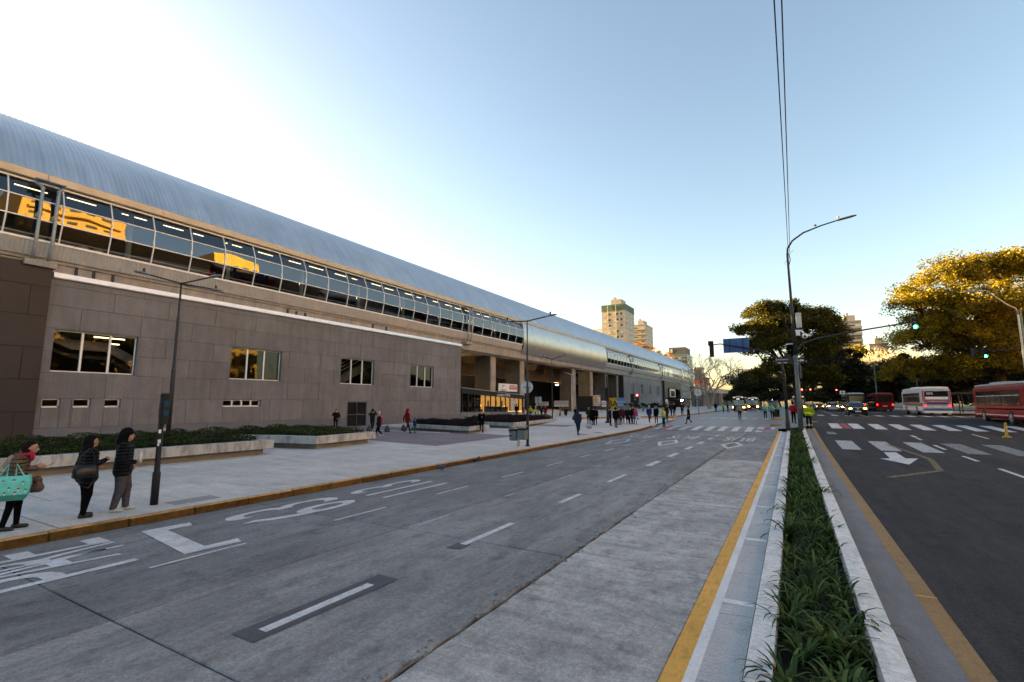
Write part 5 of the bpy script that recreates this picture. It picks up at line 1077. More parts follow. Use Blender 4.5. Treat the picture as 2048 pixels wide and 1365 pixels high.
text_obj('lettering', 'Echeverria', wht, so, frame_mat((-.5, 43.03, 5.74), (1, 0, 0), (0, 0, 1)), .2, .001); text_obj('lettering', '1800 - 1900', wht, so, frame_mat((-.5, 43.03, 5.48), (1, 0, 0), (0, 0, 1)), .14, .001, True); text_obj('arrow', '\u2192', wht, so, frame_mat((.68, 43.03, 5.62), (1, 0, 0), (0, 0, 1)), .4, .001)
b = MB(); b.box((.52, 43.028, 5.6), (.86, 43.032, 5.64)); b.add([(.86, 43.029, 5.53), (.98, 43.029, 5.62), (.86, 43.029, 5.71)], [(0, 1, 2)]); b.build('arrow', wht, so)
# main column in the median: lamp arm, camera, box, signal arm
mp_ = thing('lamp_column', 'tall grey lamp column in the median with long signal arm and camera', 'lamp post', (.42, 41.5, .2)); X_, Y_ = .42, 41.5; b = MB(); zT = 13.6
b.tube([(X_, Y_, 0), (X_, Y_, 2.2), (X_ + .0, Y_, 5.9)], [.17, .155, .14], 14); b.build('lower_pole', steel_bl, mp_, smooth=True)
b = MB(); b.tube([(X_, Y_, 5.9), (X_ - .02, Y_, 9.4), (X_ - .02, Y_, 9.45), (X_ - .05, Y_, zT), (X_ + .0, Y_, 14.1), (X_ + .35, Y_, 14.65), (X_ + 1.1, Y_, 15.15), (X_ + 2.3, Y_, 15.5), (X_ + 3.3, Y_, 15.7)], [.135, .12, .1, .075, .07, .065, .06, .05, .045], 12); b.build('upper_pole', steel_d, mp_, smooth=True)
b = MB(); b.loft([[(X_ + 3.2 + f, Y_ + hw, z), (X_ + 3.2 + f, Y_ + hw * .6, z + hh), (X_ + 3.2 + f, Y_ - hw * .6, z + hh), (X_ + 3.2 + f, Y_ - hw, z)] for f, hw, hh, z in ((0, .05, .06, 15.66), (.2, .14, .1, 15.68), (.9, .16, .1, 15.78), (1.25, .08, .05, 15.84))], True, True); b.build('lamp_head', steel_d, mp_)
for f in (1.9, 3.35): b = MB(); b.sphere((X_ + f, Y_, 15.58 + .16 * (f - 1.9) + (.12 if f > 3 else 0)), .09, 5); b.build('photocell', M('pale knob', (.3, .2, .18), .6), mp_)
b = MB(); b.bev((X_ + .18, Y_ - .13, 7.95), (X_ + .55, Y_ + .13, 9.05), .03); b.build('control_box', M('pale grey box', (.42, .43, .43), .5, var=.08), mp_)
b = MB(); b.tube([(X_ + .1, Y_ - .1, 7.72), (X_ + .5, Y_ - .15, 7.68), (X_ + .62, Y_ - .15, 7.5)], .07, 8); b.sphere((X_ + .68, Y_ - .18, 7.28), .2, 8); b.bev((X_ + .12, Y_ - .2, 7.35), (X_ + .4, Y_ - .02, 7.72), .03); b.build('security_camera', white_pl, mp_, smooth=False); b = MB(); b.disc((X_ + .68, Y_ - .37, 7.24), (0, -1, 0), .08, .02, 12); b.build('camera_lens', steel_b, mp_)
b = MB(); b.tube([(X_ - .14, Y_, 8.4), (X_ - .42, Y_, 8.9), (X_ - .5, Y_, 8.3), (X_ - .3, Y_, 7.7), (X_ - .12, Y_, 7.9)], .04, 6); b.build('cable_coil', steel_b, mp_)
b = MB(); b.loft([[(X_ - .6 + f, Y_ - .1 * s_, 6.7 + z), (X_ - .6 + f, Y_ + .1 * s_, 6.7 + z), (X_ - .6 + f, Y_ + .06 * s_, 6.78 + z), (X_ - .6 + f, Y_ - .06 * s_, 6.78 + z)] for f, s_, z in ((0, .6, 0), (.2, 1.4, .02), (.5, .6, .03))], True, True); b.build('small_floodlight', M('flood grey', (.4, .44, .46), .4, .3), mp_)
b = MB(); b.bev((X_ + .2, Y_ - .05, 4.2), (X_ + .3, Y_ + .3, 5.2), .01); b.build('side_plate', steel_bl, mp_)
b = MB(); b.bev((X_ - .75, Y_ + .1, 5.72), (X_ - .3, Y_ + .4, 6.0), .02); b.build('cctv_housing', steel_d, mp_)
b = MB(); b.tube([(X_, Y_, 5.95), (X_ + .15, Y_, 6.35), (X_ + .55, Y_, 6.75), (X_ + 1.3, Y_, 7.02), (X_ + 3.2, Y_, 7.35), (X_ + 6.9, Y_, 7.82)], [.085, .085, .08, .075, .06, .045], 10); b.build('signal_arm', steel_d, mp_, smooth=True)
signal_head(mp_, (X_ + 7.05, Y_ - .1, 7.78), 0, 'g', s=.95, n=3)
b = MB(); b.tube([(X_ - .1, Y_, 13.35), (X_ + .35, Y_, 13.9)], .012, 4); b.tube([(X_ - .3, Y_, 12.9), (X_ + .1, Y_, 13.5)], .012, 4); b.tube([(X_ + .05, Y_, 13.7), (X_ + .12, Y_, 13.2), (X_ + .02, Y_, 12.8)], .03, 6); b.build('wire_clamp', steel_b, mp_)
# overhead wires
for k, (u, d) in enumerate([(1546, 'left'), (1562, 'right')]):
    A_ = P3(u, -40, 11.3); B_ = Vector((X_ + .02 + .1 * k, Y_, 13.75)); t = thing('overhead_wire', 'thin black overhead wire running to the lamp column, %s one' % d, 'wire', tuple(B_), group='overhead wires'); b = MB(); pts = []
    for s_ in np.linspace(0, 1, 16): q = Vector(A_) * (1 - s_) + B_ * s_; q.z -= 1.1 * math.sin(math.pi * s_) * .25; pts.append(q)
    pts = [Vector(A_) + (Vector(A_) - B_) * 1.4 + Vector((0, 0, .3))] + pts
    b.tube(pts, .018, 5); b.build('cable', steel_b, t)
# right side lamp and poles
def far_pole(label, u_b, wdep, v_t, u_t, mat, r_=.07, arm=None):
    p0 = P3(u_b, 806, wdep); p1 = P3(u_t, v_t, wdep); z0 = gz(p0[0], p0[1]); t = thing('street_lamp', label, 'lamp post', (p0[0], p0[1], z0), group='poles along the park side'); b = MB(); b.tube([(p0[0], p0[1], z0), (p0[0], p0[1], p1[2])], [r_ * 1.3, r_ * .8], 8); b.build('pole', mat, t)
    if arm:
        b = MB(); e = P3(arm[0], arm[1], wdep); top = Vector((p0[0], p0[1], p1[2])); b.tube([top, top + Vector((-.1, 0, .5)), top + Vector((-.6, 0, .9)), Vector((e[0] + 1.4, e[1], e[2] + .03)), Vector(e)], [r_ * .8, r_ * .75, r_ * .7, r_ * .6, r_ * .5], 8); b.build('arm', mat, t, smooth=True)
        b = MB(); b.loft([[(e[0] + f, e[1] + hw, e[2]), (e[0] + f, e[1] + hw * .5, e[2] + .1), (e[0] + f, e[1] - hw * .5, e[2] + .1), (e[0] + f, e[1] - hw, e[2])] for f, hw in ((0, .06), (.25, .15), (1.0, .14), (1.2, .06))], True, True); b.build('lamp_head', steel_g, t)
    return t
teal = M('teal pole paint', (.10, .20, .20), .5, .2, var=.2)
far_pole('galvanised lamp post with curved arm over the right edge', 2060, 40, 625, 2048, steel_g, .08, arm=(1925, 586))
far_pole('plain teal pole rising in front of the big yellow tree', 2066, 44, 615, 2035, teal, .07)
far_pole('teal pole above the rear red bus', 1755, 85, 730, 1740, teal, .08); far_pole('grey pole above the white bus', 1838, 66, 740, 1822, steel_bl, .08)
sp = thing('signal_mast', 'far signal mast with lit green light in front of the dark trees on the right', 'traffic light', (19.5, 58, 1)); a_ = PY(1943, 705, 58); b = MB(); b.tube([(19.5, 58, 1), (19.5, 58, 6.2), (19.2, 58, a_[2] + .1), (a_[0], 58, a_[2] + .1)], [.1, .08, .06, .04], 8); b.build('mast', steel_d, sp)
signal_head(sp, PY(1970, 706, 57.9), 0, 'g', s=.9); signal_head(sp, PY(1945, 706, 57.9), 1.3, None, s=.9)
# distant red signals
for k, (u, v, wd, col, d) in enumerate([(1604, 784, 75, 'r', 'just right of the lamp column'), (1621, 783, 95, 'r', 'farther right of the lamp column'), (1673, 784, 95, 'r', 'left of the small white sign')]):
    p0 = P3(u, v, wd); z0 = gz(p0[0], p0[1]); t = thing('traffic_light', 'small distant traffic light showing red ' + d, 'traffic light', (p0[0], p0[1], z0), group='distant traffic lights'); b = MB(); b.tube([(p0[0] + .25, p0[1] + .15, z0), (p0[0] + .25, p0[1] + .15, p0[2] + .3)], .06, 6); b.build('post', steel_b, t); signal_head(t, p0, 0, col, s=1.0)
p0, p1 = P3(1679, 782, 80), P3(1690, 789, 80); z0 = gz(p0[0], p0[1]); t = thing('road_sign', 'small white rectangular sign with blue mark over the cars', 'sign', (p0[0], p0[1], z0)); b = MB(); b.box((p0[0], p0[1], p1[2]), (p1[0], p0[1] + .05, p0[2])); b.build('panel', white_pl, t); b = MB(); b.disc(((p0[0] + p1[0]) / 2, p0[1] - .02, (p0[2] + p1[2]) / 2), (0, 1, 0), .2, .02, 10); b.build('blue_mark', blu, t); b = MB(); b.tube([(p1[0], p0[1] + .1, z0), (p1[0], p0[1] + .1, p0[2])], .05, 6); b.build('post', steel_d, t)
# yellow refuge islands, delineator, black boxes
for k, (u0, u1, v, dpt, d) in enumerate([(1543, 1602, 838, 62, 'where the volunteers stand'), (1540, 1562, 848, 50.5, 'left of the signal mast foot'), (1612, 1637, 849, 50.5, 'behind the worker in the lime jacket')]):
    a_, c_ = PY(u0, v, dpt), PY(u1, v, dpt); z0 = gz(a_[0], dpt); b = MB(); b.bev((a_[0], dpt, z0 - .05), (c_[0], dpt + (1.8 if k == 0 else 1.0), z0 + .14), .04); tag(b.build('refuge_island', kerby2, at=((a_[0] + c_[0]) / 2, dpt, z0)), 'low yellow painted refuge island ' + d, 'kerb', 'yellow refuge islands')
q = G(2014, 876); t = thing('delineator', 'worn yellow flexible delineator post on the right asphalt', 'bollard', tuple(q)); b = MB(); b.loft([[(q[0] + r_ * math.cos(a), q[1] + r_ * math.sin(a), q[2] + z) for a in np.linspace(0, 2 * math.pi, 12, endpoint=False)] for r_, z in ((.22, 0), (.2, .06), (.09, .12), (.07, .16), (.065, .85), (.03, .88))], True, True); b.build('post', M('worn yellow plastic', (.42, .26, .03), .6, var=.4, scale=9), t, smooth=True)
for k, (u, v, d) in enumerate([(1551, 834, 'beside the volunteers'), (1606, 836, 'behind the man in the red jacket')]):
    q = G(u, v); b = MB(); b.bev((q[0] - .3, q[1] - .25, q[2]), (q[0] + .3, q[1] + .25, q[2] + 1.0), .06); tag(b.build('litter_box', steel_b, at=tuple(q)), 'black boxy litter bin ' + d, 'litter bin', 'black boxes on the island')
# A frame and small board by the concourse
q = PY(1105, 845, 52); t = thing('board_frame', 'empty white board frame standing by the concourse', 'sign', (q[0], 52, .4)); b = MB()
for (u0, v0, u1, v1) in ((1099, 823, 1100, 836), (1107, 823, 1108, 836), (1099, 822, 1108, 824)): a_, c_ = PY(u0, v0, 52), PY(u1, v1, 52); b.box((a_[0], 51.97, c_[2] - .1), (c_[0] + .04, 52.03, a_[2] + .04))
b.build('frame', wht, t)
# bus shelter on the right pavement
t = thing('bus_shelter', 'dark bus shelter between the white bus and the red bus', 'bus shelter', (18.2, 80, 1.1)); b = MB(); b.bev((17.2, 77.5, 3.5), (19.2, 84, 3.68), .03); b.build('roof', steel_d, t)
for x_ in (17.4, 19.0):
    for y_ in (77.8, 83.6): b = MB(); b.tube([(x_, y_, 1.1), (x_, y_, 3.55)], .06, 6); b.build('post', steel_d, t)
b = MB(); b.box((18.6, 78.2, 1.55), (19.0, 83.2, 1.62)); b.build('bench', steel_g, t)
# pigeons on the kerb
pg = M('pigeon grey', (.05, .052, .058), .6, var=.5, scale=40)
for k, (u, v, rz, d) in enumerate([(884, 942, .4, 'nearer one'), (955, 925, -.5, 'farther one')]):
    q = G(u, v); t = thing('pigeon', 'grey pigeon on the road beside the yellow kerb, ' + d, 'pigeon', tuple(q), group='pigeons by the kerb'); b = MB(); d_ = Vector((math.cos(rz), math.sin(rz), 0))
    pts = [q + d_ * f + Vector((0, 0, z)) for f, z in ((-.2, .1), (-.1, .12), (0, .13), (.09, .15), (.12, .21), (.16, .23), (.2, .22))]; b.tube(pts, [.015, .05, .075, .06, .032, .03, .006], 8)
    for s_ in (-1, 1): sd = Vector((-d_[1], d_[0], 0)) * .03 * s_; b.tube([Vector(q) + sd + Vector((0, 0, .08)), Vector(q) + sd], .008, 4)
    b.build('body', pg, t, smooth=True)
# ================================================================ vehicles
vglass = M('vehicle glass', (.006, .007, .008), .1, var=0, spec=.8); plate_m = M('number plate', (.6, .6, .6), .5, var=.1)
def place(t, x, y, rz, z=None):
    t.location = (x, y, float(gz(x, y)) if z is None else z); t.rotation_euler = (0, 0, rz)
def wheel(t, x, y, r_, wd, side):
    b = MB(); b.tube([(x - wd / 2, y, r_), (x + wd / 2, y, r_)], r_, 18); wo = b.build('wheel', rubber, t, at=(0, 0, 0)); b = MB(); b.disc((x + side * (wd / 2 + .006), y, r_), (1, 0, 0), r_ * .6, .02, 14); b.build('rim', steel_g, wo, at=(0, 0, 0)); b = MB(); b.disc((x + side * (wd / 2 + .02), y, r_), (1, 0, 0), r_ * .22, .03, 8); b.build('hub', chrome, wo, at=(0, 0, 0))
def superring(hw, z0, z1, y, n=20, p=5.0, cr=0.0):
    """rounded box section"""
    r_ = []; zc, hz = (z0 + z1) / 2, (z1 - z0) / 2
    for k in range(n):
        a = 2 * math.pi * (k + .5) / n; c, s = math.cos(a), math.sin(a); r_.append((hw * math.copysign(abs(c) ** (2 / p), c), y, zc + hz * math.copysign(abs(s) ** (2 / p), s)))
    return r_
def bus(label, col, low, x, y, rz, front=True, roofc=None, band=None, lights=True, tint=None, dest='113', L_=11.2, wcol=None, band2=None, ad=False):
    """forward is local -Y (front towards the camera when rz = 0)"""
    t = thing('bus', label, 'bus', (0, 0, 0), group='city buses'); m_b, m_l = M('bus ' + col[0], col[1], .35, var=.1, coat=0, spec=.15), M('bus ' + low[0], low[1], .35, var=.1, coat=0, spec=.15); m_r = M('bus roof ' + (roofc or ('white', (.6, .6, .6)))[0], (roofc or ('white', (.6, .6, .6)))[1], .4, var=.1)
    hw, H_ = 1.24, 3.05; f0, f1 = -L_ / 2, L_ / 2
    def part(name, bb, mt, par=None, sm=False): return bb.build(name, mt, par or t, at=(0, 0, 0), smooth=sm)
    b = MB(); b.loft([superring(hw * s_, .32, 1.15, yy) for yy, s_ in ((f0, .93), (f0 + .12, .985), (f0 + .35, 1), (f1 - .2, 1), (f1, .96))], True, True); part('lower_body', b, m_l)
    b = MB(); b.loft([superring(hw * s_ * .995, 1.1, 2.95 - d, yy, p=7) for yy, s_, d in ((f0 + .02, .93, .1), (f0 + .16, .985, .03), (f0 + .4, 1, 0), (f1 - .25, 1, 0), (f1 - .03, .96, .1))], True, True); body = part('upper_body', b, m_b)
    b = MB(); b.loft([superring(hw * .94 * s_, 2.8, H_ + .06 - d, yy, p=3) for yy, s_, d in ((f0 + .12, .9, .12), (f0 + .5, 1, 0), (f1 - .5, 1, 0), (f1 - .1, .9, .1))], True, True); part('roof', b, m_r, sm=True)
    b = MB(); b.loft([superring(hw * .5, H_ - .05, H_ + .2, yy, p=3) for yy in (f0 + 2.2, f0 + 4.4)], True, True); part('roof_unit', b, m_r)
    gm = wcol or vglass
    # windscreen and destination band
    b = MB(); b.loft([[(-hw * .88, f0 - .035, 1.22), (hw * .88, f0 - .035, 1.22)], [(-hw * .86, f0 + .02, 2.32), (hw * .86, f0 + .02, 2.32)]], closed=False); ws = part('windscreen', b, M('pale windscreen', (.25, .36, .38), .08, var=.3, scale=1.2) if front else vglass)
    b = MB(); b.box((-.02, f0 - .05, 1.22), (.02, f0 + .01, 2.32)); part('centre_bar', b, steel_b, ws)
    b = MB(); b.box((-hw * .85, f0 - .02, 2.36), (hw * .85, f0 + .1, 2.78)); ds = part('destination_sign', b, steel_b)
    if front:
        me = text_mesh(dest, .4, .003); me.materials.clear(); me.materials.append(lit('destination leds', (.9, .85, .6), .3)); me.transform(frame_mat((-.1, f0 - .03, 2.57), (1, 0, 0), (0, 0, 1))); o = bpy.data.objects.new('lettering', me); COL.objects.link(o); o.parent = ds
    for s_ in (-1, 1):
        b = MB(); b.box((s_ * .98 - .2, f0 - .03, .72), (s_ * .98 + .2, f0 + .05, .96)); hl = part('headlight', b, L_head if (lights and front) else chrome)
        b = MB(); b.box((s_ * 1.02 - .12, f1 - .06, 1.0), (s_ * 1.02 + .1, f1 + .025, 1.3)); part('tail_light', b, L_tail)
        b = MB(); b.box((s_ * 1.36 - .1, f0 - .25, 1.75), (s_ * 1.36 + .1, f0 - .12, 2.25)); b.tube([(s_ * 1.15, f0 - .02, 2.4), (s_ * 1.34, f0 - .18, 2.25)], .025, 5); part('mirror', b, steel_b)
        b = MB(); b.box((s_ * .8 - .12, f0 - .02, 2.84), (s_ * .8 + .12, f0 + .06, 2.92)); part('marker_light', b, lit('marker light', (1, .5, .1), .3) if lights else chrome)
        n = 8; y0 = f0 + 1.0; wd = (L_ - 2.0) / n
        for k in range(n):
            b = MB(); xs_ = s_ * (hw * 1.0 + .004); b.box((xs_ - .01, y0 + wd * k + .05, 1.42), (xs_ + .008, y0 + wd * (k + 1) - .05, 2.48)); so = part('side_window', b, gm); b = MB(); b.box((xs_ - .012 + s_ * .008, y0 + wd * k + .05, 2.08), (xs_ + .012 + s_ * .006, y0 + wd * (k + 1) - .05, 2.12)); part('window_bar', b, alu if not ad else M('red frame', (.25, .02, .02), .5), so)
        if band:
            b = MB(); b.box((s_ * hw * .998 - .01, f0 + .5, 1.16), (s_ * hw * .998 + .014 * 1, f1 - .2, 1.34)); part('colour_band', b, M('bus band ' + band[0], band[1], .35, var=.05))
        b = MB(); b.box((s_ * hw - .01, f0 + .6, .62), (s_ * hw + .012, f1 - .3, .68)); part('side_trim', b, alu)
        for yy in (f0 + 2.55, f1 - 2.9):
            b = MB(); ring = [(s_ * (hw + .004), yy + .56 * math.cos(a), .46 + .56 * math.sin(a)) for a in np.linspace(-.25, math.pi + .25, 12)]; b.add(ring, [tuple(range(12))]); part('wheel_arch', b, steel_b); wheel(t, s_ * (hw - .12), yy, .48, .28, s_)
    # rear
    b = MB(); b.loft([[(-hw * .8, f1 + .0, 1.62), (hw * .8, f1 + .0, 1.62)], [(-hw * .78, f1 - .02, 2.62), (hw * .78, f1 - .02, 2.62)]], closed=False); rw = part('rear_window', b, vglass)
    if ad:
        b = MB(); b.box((-hw * .76, f1 + .02, 1.72), (hw * .76, f1 + .03, 2.02)); part('advert_strip', b, white_pl, rw); me = text_mesh('30%', .36, .002); me.materials.clear(); me.materials.append(wht); me.transform(frame_mat((.55, f1 + .03, 2.35), (-1, 0, 0), (0, 0, 1))); o = bpy.data.objects.new('lettering', me); COL.objects.link(o); o.parent = rw
        b = MB(); pts = [(-hw * .9, f1 + .03, 2.7), (-hw * .92, f1 + .03, 1.6), (-.6, f1 + .04, 1.42), (.6, f1 + .04, 1.42), (hw * .92, f1 + .03, 1.6), (hw * .9, f1 + .03, 2.7)]; b.tube(pts, .07, 6); part('red_rear_trim', b, M('bus red trim', (.36, .02, .05), .4, var=.05))
        b = MB(); b.box((-hw * .9, f1 + .0, 1.2), (hw * .9, f1 + .035, 1.36)); part('blue_rear_band', b, M('bus blue trim', (.03, .09, .28), .4, var=.05)); b = MB(); b.box((-hw * .92, f1 - .0, .55), (hw * .92, f1 + .03, .78)); part('dark_rear_band', b, M('bus blue trim', (.03, .09, .28)))
    b = MB(); b.box((-.3, f1 + .02, .85), (.3, f1 + .045, 1.0)); part('number_plate', b, plate_m); b = MB(); b.box((-hw * .95, f1 - .1, .3), (hw * .95, f1 + .06, .5)); part('rear_bumper', b, steel_d if not ad else alu); b = MB(); b.box((-hw * .95, f0 - .06, .3), (hw * .95, f0 + .1, .55)); part('front_bumper', b, steel_d)
    b = MB(); b.box((-.3, f0 - .07, .36), (.3, f0 - .05, .5)); part('number_plate', b, plate_m)
    place(t, x, y, rz); return t
RED = ('red', (.16, .004, .007)); WHT_ = ('white', (.42, .44, .46)); NAVY = ('navy', (.014, .026, .08)); DK = ('charcoal', (.014, .014, .016))
bus('blue city bus with lit headlights coming towards us on the left', NAVY, NAVY, -10.2, 121, 0.02, band=('white', (.6, .6, .6)))
bus('white city bus with glowing headlight behind the blue bus', WHT_, RED, -8.6, 141.5, 0)
bus('teal and white city bus behind the volunteers', WHT_, ('teal', (.05, .24, .22)), -4.9, 163, 0, lights=False, dest='15')
bus('white bus coming towards us just right of the lamp column', WHT_, DK, 1.2, 128, 0, dest='60')
bus('dark bus seen from behind next to the black car', DK, DK, 9.2, 104, math.pi, front=False, lights=False, roofc=('pale', (.45, .45, .46)))
bus('red bus seen from behind in front of the dark trees', RED, RED, 13.2, 106, math.pi, front=False, lights=False, roofc=('dark red', (.2, .02, .02)))
bus('white bus with red and blue trim seen from behind on the right', WHT_, WHT_, 13.35, 73.2, math.pi, front=False, lights=False, band=('maroon', (.12, .02, .03)), ad=True)
bus('red bus with grey roof cut by the right edge of the picture', RED, ('bright red', (.23, .005, .010)), 14.85, 51.2, math.pi, front=False, lights=False, roofc=('dirty grey', (.3, .3, .29)), band=('dark red band', (.2, .012, .02)))
def car(label, col, x, y, rz=0, lights=True, H_=1.46, W_=1.76, L_=4.3, suv=False, lstr=None):
    t = thing('car', label, 'car', (0, 0, 0), group='cars waiting in the avenue'); mb = M('car paint ' + col[0], col[1], .25, .1, var=.04, coat=.7); hw = W_ / 2; f0 = -L_ / 2
    def part(name, bb, mt, par=None, sm=False): return bb.build(name, mt, par or t, at=(0, 0, 0), smooth=sm)
    zb = .24 if not suv else .32; zh = H_ * .62; 
    st = [(0, .86, zb + .12, zh - .16), (.12, .95, zb, zh - .08), (.5, .99, zb, zh - .02), (1.25, 1, zb, zh + .05), (2.2, 1, zb, zh + .06), (3.4, 1, zb, zh + .07), (L_ - .25, .97, zb, zh + .05), (L_, .9, zb + .15, zh - .05)]
    b = MB(); b.loft([superring(hw * s_, z0, z1, f0 + yy, 20, 4.5) for yy, s_, z0, z1 in st], True, True); part('body', b, mb, sm=True)
    cab = [(1.15, .86, zh - .04, zh + .03), (1.85, .80, zh - .04, H_ - .06), (2.3, .78, zh - .04, H_), (3.3, .77, zh - .04, H_ - .02), (L_ - (.3 if suv else .65), .80, zh - .04, H_ - (.12 if suv else .3)), (L_ - .12, .84, zh - .04, zh + .08)]
    b = MB(); b.loft([superring(hw * s_, z0, z1, f0 + yy, 20, 3.6) for yy, s_, z0, z1 in cab], True, True); part('cabin', b, mb, sm=True)
    b = MB(); b.loft([[(-hw * .76, f0 + 1.16, zh + .06), (hw * .76, f0 + 1.16, zh + .06)], [(-hw * .66, f0 + 1.83, H_ - .1), (hw * .66, f0 + 1.83, H_ - .1)]], closed=False); part('windscreen', b, vglass)
    b = MB(); b.loft([[(-hw * .7, f0 + L_ - .1, zh + .1), (hw * .7, f0 + L_ - .1, zh + .1)], [(-hw * .62, f0 + L_ - .5, H_ - .12), (hw * .62, f0 + L_ - .5, H_ - .12)]], closed=False); part('rear_window', b, vglass)
    for s_ in (-1, 1):
        for ya, yb in ((1.55, 2.45), (2.52, 3.5)): b = MB(); b.loft([[(s_ * (hw * .885), f0 + ya, zh + .07), (s_ * hw * .885, f0 + yb, zh + .07)], [(s_ * hw * .8, f0 + ya + (.42 if ya < 2 else 0), H_ - .12), (s_ * hw * .8, f0 + yb - .05, H_ - .12)]], closed=False); part('side_window', b, vglass)
        b = MB(); b.sphere((s_ * hw * .70, f0 + .05, zh - .17), .115, 6, sc=(1.35, .5, .75)); part('headlight', b, (lstr or L_head) if lights else chrome)
        b = MB(); b.box((s_ * hw * .78 - .12, f0 + L_ - .06, zh - .15), (s_ * hw * .78 + .1, f0 + L_ + .01, zh + .02)); part('tail_light', b, M('tail lens', (.25, .01, .01), .2, var=0))
        b = MB(); b.bev((s_ * (hw + .08) - .09, f0 + 1.35, zh + .06), (s_ * (hw + .08) + .09, f0 + 1.5, zh + .2), .03); part('mirror', b, mb)
        for yy in (.82, L_ - .85):
            b = MB(); ring = [(s_ * (hw * .995 + .004), f0 + yy + .37 * math.cos(a), .31 + .37 * math.sin(a)) for a in np.linspace(-.3, math.pi + .3, 12)]; b.add(ring, [tuple(range(12))]); part('wheel_arch', b, steel_b); wheel(t, s_ * (hw - .1), f0 + yy, .315, .2, s_)
    b = MB(); b.bev((-hw * .48, f0 - .02, zh - .26), (hw * .48, f0 + .06, zh - .1), .02); g = part('grille', b, steel_b); b = MB(); b.disc((0, f0 - .025, zh - .18), (0, 1, 0), .075, .02, 12); part('badge', b, chrome, g)
    b = MB(); b.bev((-hw * .9, f0 - .03, zb), (hw * .9, f0 + .15, zb + .16), .03); part('bumper', b, steel_b if not suv else mb); b = MB(); b.box((-.25, f0 - .045, zb + .18), (.25, f0 - .03, zb + .3)); part('number_plate', b, plate_m)
    place(t, x, y, rz); return t
car('black hatchback with orange headlights stopped at the crossing', ('black', (.004, .004, .005)), 5.9, 64.5, .0, H_=1.5, L_=4.1)
car('dark brown car with glaring headlights behind the black hatchback', ('brown', (.05, .04, .035)), 7.2, 92, .0, lstr=lit('strong headlight', (1, .5, .1), 15))
car('white pickup like car third in the line of traffic', ('white', (.6, .6, .61)), 6.4, 108, 0, H_=1.68, W_=1.82, L_=4.6, suv=True)
car('white saloon farthest left in the line of traffic', ('white', (.6, .6, .61)), 5.2, 131, 0)
car('silver car half hidden beside the white bus near the lamp column', ('silver', (.3, .31, .32)), 3.4, 120, 0, lights=False)
# ================================================================ people
def surf(bones, step, k=.035):
    """bones (a, b, ra, rb, mat) -> one continuous mesh by smooth union and surface nets"""
    P = np.array([[*a, ra] for a, b_, ra, rb, m in bones] + [[*b_, rb] for a, b_, ra, rb, m in bones]); lo = (P[:, :3] - P[:, 3:]).min(0) - step * 3; hi = (P[:, :3] + P[:, 3:]).max(0) + step * 3
    n = np.ceil((hi - lo) / step).astype(int) + 1; D = np.full(n, 9.0, np.float32); Draw = np.full(n, 9.0, np.float32); MI = np.zeros(n, np.int8)
    for a, b_, ra, rb, m in bones:
        a, b_ = np.array(a, float), np.array(b_, float); rm = max(ra, rb) + k * 2 + step * 2; i0 = np.maximum(((np.minimum(a, b_) - rm - lo) / step).astype(int), 0); i1 = np.minimum(((np.maximum(a, b_) + rm - lo) / step).astype(int) + 2, n)
        sl = tuple(slice(i0[q], i1[q]) for q in range(3)); ax = [lo[q] + step * np.arange(i0[q], i1[q]) for q in range(3)]; p = np.stack(np.meshgrid(*ax, indexing='ij'), -1); ba = b_ - a; L2 = max(ba @ ba, 1e-9); pa = p - a; t = np.clip((pa @ ba) / L2, 0, 1); d = np.linalg.norm(pa - t[..., None] * ba, axis=-1) - (ra + (rb - ra) * t)
        h = np.clip(.5 + .5 * (D[sl] - d) / k, 0, 1); D[sl] = D[sl] * (1 - h) + d * h - k * h * (1 - h); up = d < Draw[sl]; Draw[sl] = np.where(up, d, Draw[sl]); MI[sl] = np.where(up, m, MI[sl])
    ins = D < 0; c = [ins[i:n[0] - 1 + i, j:n[1] - 1 + j, l:n[2] - 1 + l] for i in (0, 1) for j in (0, 1) for l in (0, 1)]; s = sum(q.astype(np.int8) for q in c); act = (s > 0) & (s < 8); idx = np.full(act.shape, -1, np.int64); idx[act] = np.arange(act.sum()); cells = np.argwhere(act); acc = np.zeros((len(cells), 3)); cn = np.zeros(len(cells)); off = [(i, j, l) for i in (0, 1) for j in (0, 1) for l in (0, 1)]
    for e0 in range(8):
        for ax_ in range(3):
            o0 = off[e0]
            if o0[ax_]: continue
            o1 = list(o0); o1[ax_] = 1; A_ = cells + o0; B_ = cells + o1; da = D[tuple(A_.T)]; db = D[tuple(B_.T)]; w_ = (da < 0) != (db < 0); tt = np.where(w_, da / np.where(w_, da - db, 1), 0); pos = A_.astype(float); pos[:, ax_] += tt; acc += pos * w_[:, None]; cn += w_
    V = lo + step * acc / cn[:, None]; faces = []; mats = []
    for ax_ in range(3):
        u, v = [(1, 2), (2, 0), (0, 1)][ax_]; sA = [slice(None)] * 3; sB = [slice(None)] * 3; sA[ax_] = slice(0, -1); sB[ax_] = slice(1, None); ch = ins[tuple(sA)] != ins[tuple(sB)]; E_ = np.argwhere(ch); ok = (E_[:, u] > 0) & (E_[:, v] > 0) & (E_[:, u] < n[u] - 1) & (E_[:, v] < n[v] - 1); E_ = E_[ok]; q = []
        for du, dv in ((-1, -1), (0, -1), (0, 0), (-1, 0)): c_ = E_.copy(); c_[:, u] += du; c_[:, v] += dv; q.append(idx[tuple(c_.T)])
        q = np.stack(q, 1); fl = ins[tuple(E_.T)]; q = np.where(fl[:, None], q, q[:, ::-1]); faces.append(q); mats.append(MI[tuple(E_.T)])
    return V, np.concatenate(faces), np.concatenate(mats)
SKIN = M('skin', (.36, .2, .14), .55, var=.06, scale=20)
